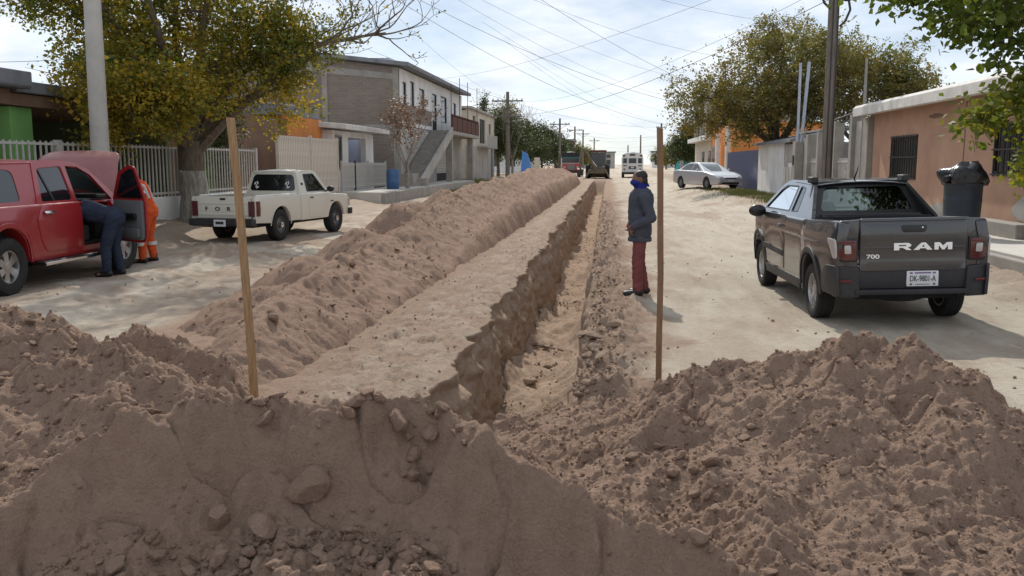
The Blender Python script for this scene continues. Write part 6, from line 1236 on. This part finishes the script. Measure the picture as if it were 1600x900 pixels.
# ---------------------------------------------------------------- silver sedan, front towards the right
def sedan(name, label, loc, rz, pm, group=None):
    t = thing(name, label, 'car', loc, rz, group)
    def hw(y, z):
        w_ = .88 - .16 * max(0, z - .62) ** 1.2 - .12 * max(0, .45 - z)
        if y > 2.9: w_ -= .22 * ((y - 2.9) / .9) ** 2
        if y < -.6: w_ -= .16 * ((-.6 - y) / .5) ** 2
        return w_
    poly = [(-1.08, .32), (-.38, .24)] + arc(0, .31, .37, 170, 10, 10) + [(.38, .22), (2.38, .22)] + arc(2.75, .31, .37, 170, 10, 10) + [(3.13, .24), (3.68, .26), (3.78, .45), (3.72, .62), (3.4, .76), (2.8, .88), (2.4, .93), (.2, .98), (-.4, 1.0), (-.85, .98), (-1.08, .9), (-1.14, .6)]
    shell('body', poly, .87, hw, pm, t, .045)
    hg = lambda y, z: .77 - (z - .92) * .52
    rf = rpoly([(-.55, .94), (.0, 1.24), (.45, 1.39), (1.0, 1.42), (1.45, 1.36), (2.45, .90)], .12, 4)
    shell('roof', rf, .6, hg, pm, t, .03)
    wf = rpoly([(1.02, .985), (1.02, 1.32), (1.38, 1.31), (2.02, .97)], .04); wr = rpoly([(-.2, 1.0), (.14, 1.25), (.5, 1.33), (.96, 1.33), (.96, .985)], .04)
    for s in (-1, 1):
        for w_ in (wf, wr): patch('window', w_, side(s, hg), 'tint', t, -.02, .006, 0)
        patch('door', rpoly([(.99, .32), (2.05, .32), (2.2, .6), (2.18, .91), (1.0, .94)], .04), side(s, hw), pm, t, 0, .006, .003); patch('door', rpoly([(.42, .45), (.96, .32), (.97, .94), (.1, .96), (.3, .7)], .04), side(s, hw), pm, t, 0, .006, .003)
        for y in (1.08, .3): patch('door_handle', rrect(y, y + .14, .82, .85, .012), side(s, hw), pm, t, .01, .03, .005)
        MB().ell((0, 0, 0), (.09, .05, .06), 12, 7).build('mirror', pm, t, True, loc=(s * .95, 2.0, 1.0))
        for y in (0, 2.75): wheel(t, s * .76, y, .315, .2, .2, 'steel', 'steelw', 0)
        patch('headlight', rpoly([(.40, .55), (.72, .57), (.74, .70), (.42, .66)], .03), lambda u, v, h: (s * u, 3.75 - .55 * max(0, u - .45) - (v - .5) * .3 + h, v), 'lamp_clear', t, -.05, .012, .004)
        patch('tail_light', rrect(.45, .74, .68, .86, .02), lambda u, v, h: (s * u, -1.10 + .3 * max(0, u - .5) - h, v), 'lamp_red', t, -.03, .012, .004)
        for y in (0, 2.75): MB().box(min(s * .4, s * .62), max(s * .4, s * .62), y - .37, y + .37, .25, .66).build('wheel_well', 'dark', t)
    patch('windscreen', rpoly([(-.66, .95), (.66, .95), (.54, 1.335), (-.54, 1.335)], .05), lambda u, v, h: (u, 2.37 - (v - .93) * 2.14 - .03 * (u / .6) ** 2 + h * 2, v), mat('windscreen_' + name, (.07, .09, .09), .08, 0, .8), t, -.005, .012, 0)
    patch('rear_window', rpoly([(-.58, 1.0), (.58, 1.0), (.46, 1.30), (-.46, 1.30)], .05), lambda u, v, h: (u, -.47 + (v - .98) * 1.85 - h * 2, v), 'tint', t, -.005, .02, 0)
    patch('grille', rrect(-.34, .34, .52, .62, .03), lambda u, v, h: (u, 3.73 + h, v), 'trim', t, -.04, .012, .004); patch('air_intake', rrect(-.5, .5, .30, .38, .02), lambda u, v, h: (u, 3.745 + h, v), 'trim', t, -.04, .012, .004); MB().box(-.16, .16, 3.765, 3.785, .41, .50).build('number_plate', 'plate', t)
    return t
sd_ = sedan('sedan_car', 'silver sedan with darkened front parked nose right by the blue fence', (4.75, 50.6, Gz(5.2, 49.5)), R(-156), 'p_silver')
# (position follows its wheels on the raised verge)

# ---------------------------------------------------------------- buses and digger far down the street
def bus(label, loc, rz, red, rear):
    t = thing('bus', label, 'bus', loc, rz); W = 1.2
    prof = [(-W, .55), (W, .55), (W, 2.3), (W * .93, 2.7), (W * .6, 2.92), (0, 3.0), (-W * .6, 2.92), (-W * .93, 2.7), (-W, 2.3)]
    MB().prism(prof, 0, 9, 'y').build('body', 'p_bus', t, bev=.04)
    MB().prism([(-W, .5), (W, .5), (W, .75), (-W, .75)], -.12, 0, 'y').build('bumper', 'plastic', t, bev=.03)
    if red:
        MB().prism([(-1.05, .75), (1.05, .75), (1.0, 1.6), (-1.0, 1.6)], -1.3, -.02, 'y').build('bonnet', 'p_busred', t, bev=.08); MB().box(-.45, .45, -1.34, -1.31, .85, 1.5).build('grille', 'steelw', t, bev=.02)
        for s in (-1, 1): MB().lathe([(.13, 0), (.13, .05)], 14, Matrix.Translation((s * .75, -1.32, 1.2)) @ Matrix.Rotation(R(90), 4, 'X')).build('headlight', 'lamp_clear', t)
        MB().box(-1.12, 1.12, -1.5, -1.36, .5, .75).build('front_bumper', 'plastic', t)
        MB().box(-1.05, 1.05, -.04, -.0 - .001, 1.7, 2.3).build('windscreen', 'glass_win', t); MB().prism([(-1.17, 2.3), (1.17, 2.3), (1.1, 2.72), (.7, 2.94), (-.7, 2.94), (-1.1, 2.72)], -.05, -.001, 'y').build('sign_panel', 'trim', t); MB().box(-1.0, 1.0, -.07, -.051, 2.26, 2.34).build('visor', 'plaster_teal', t)
    else:
        for x0, x1 in ((-1.05, -.62), (-.42, .42), (.62, 1.05)): MB().box(x0, x1, -.03, -.001, 1.75, 2.3).build('rear_window', 'glass_win', t)
        d = MB().box(-.48, .48, -.025, -.001, .8, 2.4).build('rear_door', 'p_bus', t); MB().box(-.4, .4, -.05, -.026, 1.1, 1.4).build('plate_recess', 'trim', d); MB().box(-.18, .18, -.06, -.051, 1.18, 1.33).build('number_plate', 'plate', d)
        MB().box(-.42, .42, -.05, -.031, 1.75, 2.3).build('door_window', 'glass_win', d)
        for s in (-1, 1):
            MB().box(s * .95 - .12, s * .95 + .12, -.04, -.001, 2.5, 2.68).build('signal_lamp', 'lamp_red2', t); MB().box(s * .85 - .2, s * .85 + .2, -.035, -.001, 1.42, 1.52).build('tail_light', 'lamp_red2', t); MB().box(s * .9 - .1, s * .9 + .1, -.035, -.001, 1.0, 1.15).build('tail_light', 'lamp_red', t)
        MB().box(-.3, .3, -.06, -.001, 2.6, 2.78).build('roof_sign', 'trim', t)
    for s in (-1, 1):
        for k in range(8): MB().box(min(s * W, s * (W + .02)), max(s * W, s * (W + .02)), .4 + k * 1.05, 1.25 + k * 1.05, 1.7, 2.3).build('side_window', 'glass_win', t)
        for y in (1.3, 6.6): wheel(t, s * 1.05, y, .48, .3, .26, 'steel', 'steelw')
    return t
bus('white school style bus seen from behind at the far end of the street', (2.75, 103, -.1), R(-1), False, True)
bus('red nosed bus facing the viewer far away left of the digger', (-4.4, 108, 0), R(3), True, False)
t = thing('backhoe', 'dusty backhoe digger straddling the far end of the trench', 'backhoe', (-1.1, 98, -.05)); t.scale = (1.1,) * 3
for s in (-1, 1):
    wheel(t, s * .95, .6, .72, .45, .38, 'steel', 'p_yellow'); wheel(t, s * .85, 2.9, .45, .3, .25, 'steel', 'p_yellow')
    MB().tube([(s * .75, -.5, .9), (s * 1.15, -.7, .15)], .09, 8).build('stabiliser', 'p_yellow', t); MB().box(s * 1.15 - .25, s * 1.15 + .25, -.95, -.5, .0, .1).build('stabiliser_pad', 'dark_iron', t)
    for y in (.0, 1.3): MB().box(s * .72 - .05, s * .72 + .05, y, y + .1, 1.2, 2.62).build('cab_post', 'trim', t)
MB().box(-.75, .75, -.1, 3.2, .6, 1.2).build('chassis', 'p_yellow', t, bev=.05); MB().box(-.45, .45, 1.5, 3.3, 1.2, 1.7).build('engine_hood', 'p_yellow', t, bev=.06)
MB().box(-.85, .85, -.2, 1.6, 2.63, 2.82).build('cab_roof', 'door_brown', t, bev=.04); MB().box(-.66, .66, .02, .05, 1.25, 2.55).build('rear_glass', 'glass_win', t); MB().box(-.6, -.1, .4, .9, 1.2, 1.9).build('driver_seat', 'seat', t)
MB().box(-.9, .9, -.55, -.35, .55, .95).build('rear_frame', 'p_yellow', t, bev=.03)
MB().tube([(-.2, -.5, .9), (-.9, -.9, 2.2), (-1.45, -1.2, 2.95)], [.16, .15, .11], 8).build('boom', 'p_yellow', t); MB().tube([(-1.45, -1.2, 2.95), (-1.7, -1.6, 1.9), (-1.65, -1.7, .9)], [.12, .11, .09], 8).build('dipper_arm', 'p_yellow', t)
MB().prism([(-.35, .0), (.3, .05), (.35, .5), (.1, .75), (-.3, .6)], -.3, .3, 'x').build('bucket', 'dark_iron', t, bev=.02, loc=(-1.65, -1.75, .35)); MB().tube([(-.1, -.55, 1.2), (-1.1, -1.0, 2.5)], .05, 8).build('hydraulic_ram', 'chrome', t)
MB().prism([(3.4, .1), (4.3, .15), (3.9, .9), (3.4, .8)], -1.1, 1.1, 'x').build('front_shovel', 'p_yellow', t, bev=.03)
# ================================================================ people
M['skin'] = mat('brown_skin', (.20, .10, .065), .6, 0, .35, (.17, .085, .055), 12)
M['hair'] = mat('black_hair', (.014, .011, .010), .6, bump=.4, bscale=90, bdist=.004)
M['jacket'] = mat('slate_jacket', (.072, .078, .098), .85, 0, .2, (.055, .060, .077), 5, .4, 22, .012)
M['trousers'] = mat('maroon_trousers', (.20, .062, .062), .9, 0, .2, (.15, .05, .05), 6, .5, 16, .012)
M['bandana'] = mat('blue_bandana', (.012, .025, .22), .8, 0, .3, (.01, .018, .15), 12, .4, 40, .006)
M['shoe'] = mat('black_shoe', (.014, .013, .013), .45, 0, .4)
M['glove'] = mat('red_cloth', (.42, .03, .02), .8)
M['navy'] = mat('navy_coverall', (.022, .030, .052), .9, 0, .2, (.03, .04, .065), 5, .5, 18, .012)
M['orange_cloth'] = mat('orange_coverall', (.62, .10, .022), .85, 0, .2, (.50, .075, .018), 5, .5, 18, .012)
M['reflect'] = mat('reflective_band', (.55, .56, .55), .45)
M['cloth_grey'] = mat('grey_collar', (.30, .31, .32), .9)
def capsule(mb, a, b, r0, r1, sq=1., n=14):
    a, b = Vector(a), Vector(b); d = (b - a); L = d.length; q_ = d.to_track_quat('Z', 'X').to_matrix(); vs = []; fs = []; prof = []
    for i in range(5): t = math.pi / 2 * i / 4; prof.append((max(.0015, r0 * math.sin(t)), -r0 * math.cos(t)))
    for i in range(1, 5): t = i / 5; prof.append((r0 + (r1 - r0) * t, L * t))
    for i in range(5): t = math.pi / 2 * i / 4; prof.append((max(.0015, r1 * math.cos(t)), L + r1 * math.sin(t)))
    for r_, z in prof:
        for k in range(n): t = 2 * math.pi * k / n; vs.append(a + q_ @ Vector((r_ * math.cos(t), r_ * math.sin(t) * sq, z)))
    for i in range(len(prof) - 1):
        for k in range(n): fs.append((i * n + k, i * n + (k + 1) % n, (i + 1) * n + (k + 1) % n, (i + 1) * n + k))
    fs += [tuple(range(n))[::-1], tuple(range((len(prof) - 1) * n, len(prof) * n))]; mb.add(vs, fs)
def blob(name, parts, m, parent, voxel=.014, smooth=6, wrinkle=0, seed=0):
    """parts fused into one continuous surface"""
    mb = MB()
    for p in parts:
        if p[0] == 'e': mb.ell(p[1], p[2], 18, 12, p[3] if len(p) > 3 else None)
        else: capsule(mb, *p)
    a = mb.build('tmp', None); md = a.modifiers.new('r', 'REMESH'); md.mode = 'VOXEL'; md.voxel_size = voxel; ms = a.modifiers.new('s', 'SMOOTH'); ms.factor = .5; ms.iterations = smooth
    me = bpy.data.meshes.new_from_object(a.evaluated_get(bpy.context.evaluated_depsgraph_get())); bpy.data.objects.remove(a); me.name = name
    if wrinkle:
        n = len(me.vertices); co = np.empty(n * 3, np.float32); me.vertices.foreach_get('co', co); co = co.reshape(-1, 3); nn = np.empty(n * 3, np.float32); me.vertices.foreach_get('normal', nn); nn = nn.reshape(-1, 3)
        co += nn * (wrinkle * (noise(co[:, 0] * 9 + co[:, 1] * 6, co[:, 2] * 22 + co[:, 1] * 12, seed) + .6 * noise(co[:, 0] * 21, co[:, 2] * 34 + co[:, 1] * 15, seed + 1)))[:, None]; me.vertices.foreach_set('co', co.ravel())
    me.shade_smooth(); return link(name, me, m, parent)
def hand_parts(w_, d, side_, curl=.5, s=1.):
    """palm, five unequal fingers and a thumb leaving the side of the palm; w_ wrist, d direction"""
    w_ = Vector(w_); d = Vector(d).normalized(); sd = d.cross(Vector((0, 0, 1)) if abs(d.z) < .8 else Vector((0, 1, 0))).normalized() * side_; up = sd.cross(d).normalized(); out = []
    out.append((w_, w_ + d * .07 * s, .024 * s, .030 * s, .55))
    for k, L in enumerate((.060, .072, .067, .052)):
        b = w_ + d * .075 * s + sd * (.028 - .019 * k) * s; m1 = b + (d * math.cos(curl * .6) - up * math.sin(curl * .6)) * L * .5 * s; e = m1 + (d * math.cos(curl * 1.6) - up * math.sin(curl * 1.6)) * L * .5 * s; out += [(b, m1, .0092 * s, .0085 * s, 1.), (m1, e, .0085 * s, .007 * s, 1.)]
    b = w_ + d * .025 * s + sd * .024 * s; m1 = b + (d * .6 + sd * .7).normalized() * .034 * s; e = m1 + (d * .9 + sd * .2 - up * .3).normalized() * .028 * s; out += [(b, m1, .012 * s, .010 * s, 1.), (m1, e, .010 * s, .008 * s, 1.)]
    return out
def head_parts(c, f, s=1.):
    """c centre, f facing (unit, horizontal-ish)"""
    c = Vector(c); f = Vector(f).normalized(); r_ = f.cross(Vector((0, 0, 1))).normalized(); u = r_.cross(f).normalized(); Mx = Matrix((r_, f, u)).transposed().to_4x4()
    P = [('e', c, (.074 * s, .092 * s, .105 * s), Mx), ('e', c + f * .02 * s - u * .055 * s, (.055 * s, .062 * s, .06 * s), Mx), (c + f * .085 * s + u * .012 * s, c + f * .103 * s - u * .022 * s, .011 * s, .015 * s), (c + f * .072 * s - u * .058 * s - r_ * .02 * s, c + f * .072 * s - u * .058 * s + r_ * .02 * s, .011 * s, .011 * s)]
    for s_ in (-1, 1): P += [('e', c + r_ * s_ * .076 * s - f * .008 * s, (.012 * s, .020 * s, .032 * s), Mx), (c + r_ * s_ * .018 * s + f * .083 * s + u * .028 * s, c + r_ * s_ * .048 * s + f * .074 * s + u * .028 * s, .009 * s, .008 * s)]
    return P, r_, u, Mx
def person_standing():
    t = thing('person', 'person in dark jacket, maroon trousers and blue face cloth standing beside the trench', 'person', (.42, 11.6, Gz(.42, 11.6) + .02), R(96))
    # body: one continuous skin
    ht = Vector((0, .02, 1.49)); hp, r_, u, Mx = head_parts(ht, (0, 1, -.22))
    arms = []
    for s in (-1, 1): arms += [((s * .19, -.02, 1.27), (s * .235, -.10, 1.02), .048, .040), ((s * .235, -.10, 1.02), (s * .165, .09, .90), .038, .026)] + hand_parts((s * .165, .09, .90), (-s * .35, .45, -.75), -s, .9)
    legs = []
    for s, dy in ((-1, .05), (1, -.06)): legs += [((s * .085, 0, .80), (s * .095, dy * .4 + .01, .44), .078, .052), ((s * .095, dy * .4 + .01, .44), (s * .10, dy - .02, .09), .050, .036), ((s * .10, dy - .04, .045), (s * .11, dy + .12, .035), .04, .035)]
    body = blob('body', hp + [((0, -.01, 1.30), (0, .01, 1.43), .055, .05), ((0, 0, .82), (0, .01, 1.05), .13, .125, .72), ((0, .01, 1.05), (0, 0, 1.25), .125, .14, .65), ((-.15, -.01, 1.28), (.15, -.01, 1.28), .05, .05)] + arms + legs, 'skin', t, .011, 3)
    # clothing
    jk = [((0, 0, .84), (0, .0, 1.02), .182, .165, .86), ((0, 0, 1.0), (0, -.01, 1.24), .160, .165, .76), ((-.15, -.015, 1.27), (.15, -.015, 1.27), .068, .068), ((0, -.01, 1.30), (0, .0, 1.36), .075, .068)]
    for s in (-1, 1): jk += [((s * .185, -.02, 1.26), (s * .245, -.11, 1.01), .072, .066), ((s * .245, -.11, 1.01), (s * .165, .10, .90), .064, .052)]
    blob('jacket', jk, 'jacket', t, .013, 4, .005, 3)
    MB().tube([(-.015, .125, .70), (-.01, .128, 1.0), (-.005, .115, 1.30)], .006, 5).build('zip', 'trim', t)
    MB().lathe([(.168, .0), (.173, .01), (.173, .045), (.166, .055)], 24).build('jacket_hem', 'jacket', t, True, loc=(0, 0, .70), scale=(1.02, .88, 1))
    tr = [((0, 0, .78), (0, 0, .84), .135, .13, .8)]
    for s, dy in ((-1, .05), (1, -.06)): tr += [((s * .07, 0, .78), (s * .09, dy * .4 + .015, .46), .088, .078), ((s * .09, dy * .4 + .015, .46), (s * .098, dy - .02, .10), .074, .066)]
    blob('trousers', tr, 'trousers', t, .012, 3, .007, 9)
    for s, dy in ((-1, .05), (1, -.06)): blob('shoe', [((s * .10, dy - .06, .045), (s * .112, dy + .14, .032), .046, .040), ((s * .10, dy - .05, .04), (s * .10, dy - .03, .09), .045, .048)], 'shoe', t, .009, 3)
    blob('bandana', [('e', ht + Vector((0, .026, -.040)), (.075, .092, .052)), ((0, .080, 1.455), (0, .075, 1.38), .026, .012), ((0, .0, 1.43), (0, .0, 1.38), .070, .072), ((0, -.075, 1.435), (0, -.10, 1.40), .022, .014)], 'bandana', t, .009, 3, .003, 5)
    blob('hair', [('e', ht + Vector((0, -.018, .040)), (.081, .090, .078)), ('e', ht + Vector((0, -.058, -.02)), (.076, .052, .06))], 'hair', t, .009, 2, .003, 6)
    for s in (-1, 1):
        blob('red_cuff', [((s * .163, .10, .905), (s * .150, .125, .885), .037, .034)], 'glove', t, .009, 2)
        MB().ell(ht + Vector((s * .031, .083, .010)), (.011, .007, .006), 10, 6).build('eye', 'plaster_white', t, True)
    return t
person_standing()
def bent_worker(label, loc, rz, cloth, torso_pitch, bands, sc_=1., collar=None, hip=.88, arm_to=None):
    """standing on straight legs, body bent forwards at the hip and arms reaching out"""
    t = thing('person', label, 'person', loc, rz); t.scale = (sc_,) * 3; a = R(torso_pitch); d = Vector((0, math.sin(a), math.cos(a))); n = Vector((0, math.cos(a), -math.sin(a)))
    H = Vector((0, -.06, hip)); W_ = H + d * .18; C = H + d * .42 - n * .02; S = H + d * .50 - n * .01; Nk = S + d * .10 + n * .02; hc = Nk + d * .10 + n * .035
    hp, r_, u, Mx = head_parts(hc, (d * .25 + n * .95).normalized()); ax = Vector((1, 0, 0)); arms = []; sl = []
    for s in (-1, 1):
        sh = S + ax * s * .17; el = sh + (d * .35 + n * .75 + ax * s * .1).normalized() * .27; wr = el + (d * .75 + n * .55 - ax * s * .15).normalized() * .24; arms += [(sh, el, .046, .038), (el, wr, .037, .025)] + hand_parts(wr, wr - el, s, .5); sl += [(sh, el, .068, .060), (el, wr - (wr - el) * .08, .058, .046)]
    lg = []; tr = []; fe = []
    for s, dy in ((-1, .06), (1, -.05)):
        k_ = Vector((s * .10, dy * .5 + .03, .46)); an = Vector((s * .115, dy, .09)); lg += [(H + ax * s * .085, k_, .08, .053), (k_, an, .05, .036), (an + Vector((0, -.02, -.045)), an + Vector((s * .01, .13, -.055)), .038, .033)]; tr += [(H + ax * s * .08, k_, .108, .082), (k_, an + Vector((0, 0, .02)), .080, .068)]; fe.append(an)
    blob('body', hp + [(S, Nk + d * .03, .055, .052), (H, W_, .13, .12, .75), (W_, C, .12, .14, .68), (S - ax * .14, S + ax * .14, .052, .052)] + arms + lg, 'skin', t, .012, 3)
    blob('coverall', [(H, W_, .155, .145, .85), (W_, C, .145, .165, .74), (S - ax * .15, S + ax * .15, .072, .072), (S, S + d * .05, .075, .07)] + sl + tr, cloth, t, .013, 4, .007, 13)
    for an in fe: blob('boot', [(an + Vector((0, -.04, -.045)), an + Vector((0, .15, -.058)), .046, .038), (an + Vector((0, -.02, -.03)), an + Vector((0, -.01, .06)), .048, .055)], 'shoe', t, .010, 3)
    blob('hair', [('e', hc - n * .02 + d * .02, (.085, .09, .09), Mx)], 'hair', t, .010, 2)
    if collar: blob('collar', [(S + d * .03 - ax * .05, S + d * .03 + ax * .05, .062, .062), (S - n * .055 - ax * .07, S - n * .055 + ax * .07, .03, .03)], collar, t, .011, 3)
    if bands:
        for (an, s) in zip(fe, (-1, 1)):
            p = Vector((s * .112, (an.y + .02), .33)); MB().lathe([(.083, -.03), (.087, -.028), (.087, .028), (.083, .03)], 20).build('reflective_band', 'reflect', t, True, loc=p)
        q_ = d.to_track_quat('Z', 'Y').to_matrix().to_4x4(); MB().lathe([(.172, -.028), (.177, -.026), (.177, .026), (.172, .028)], 28, Matrix.Translation(H + d * .33) @ q_ @ Matrix.Diagonal((1.02, .80, 1, 1))).build('reflective_band', 'reflect', t, True)
        for s in (-1, 1): MB().tube([H + d * .2 - n * .125 + ax * s * .08, C - n * .125 + ax * s * .09, S - n * .07 + ax * s * .10], .012, 6, sq=2).build('reflective_strap', 'reflect', t, True)
    return t
bent_worker('worker in navy coveralls bending into the open cab of the red pickup', (-7.52, 12.95, Gz(-7.3, 12.7)), R(98), 'navy', 78, False, 1.02, 'cloth_grey')
bent_worker('worker in orange coveralls with reflective bands leaning over behind the open red door', (-7.92, 14.75, Gz(-7.4, 14.3)), R(100), 'orange_cloth', 24, True, 1.0)
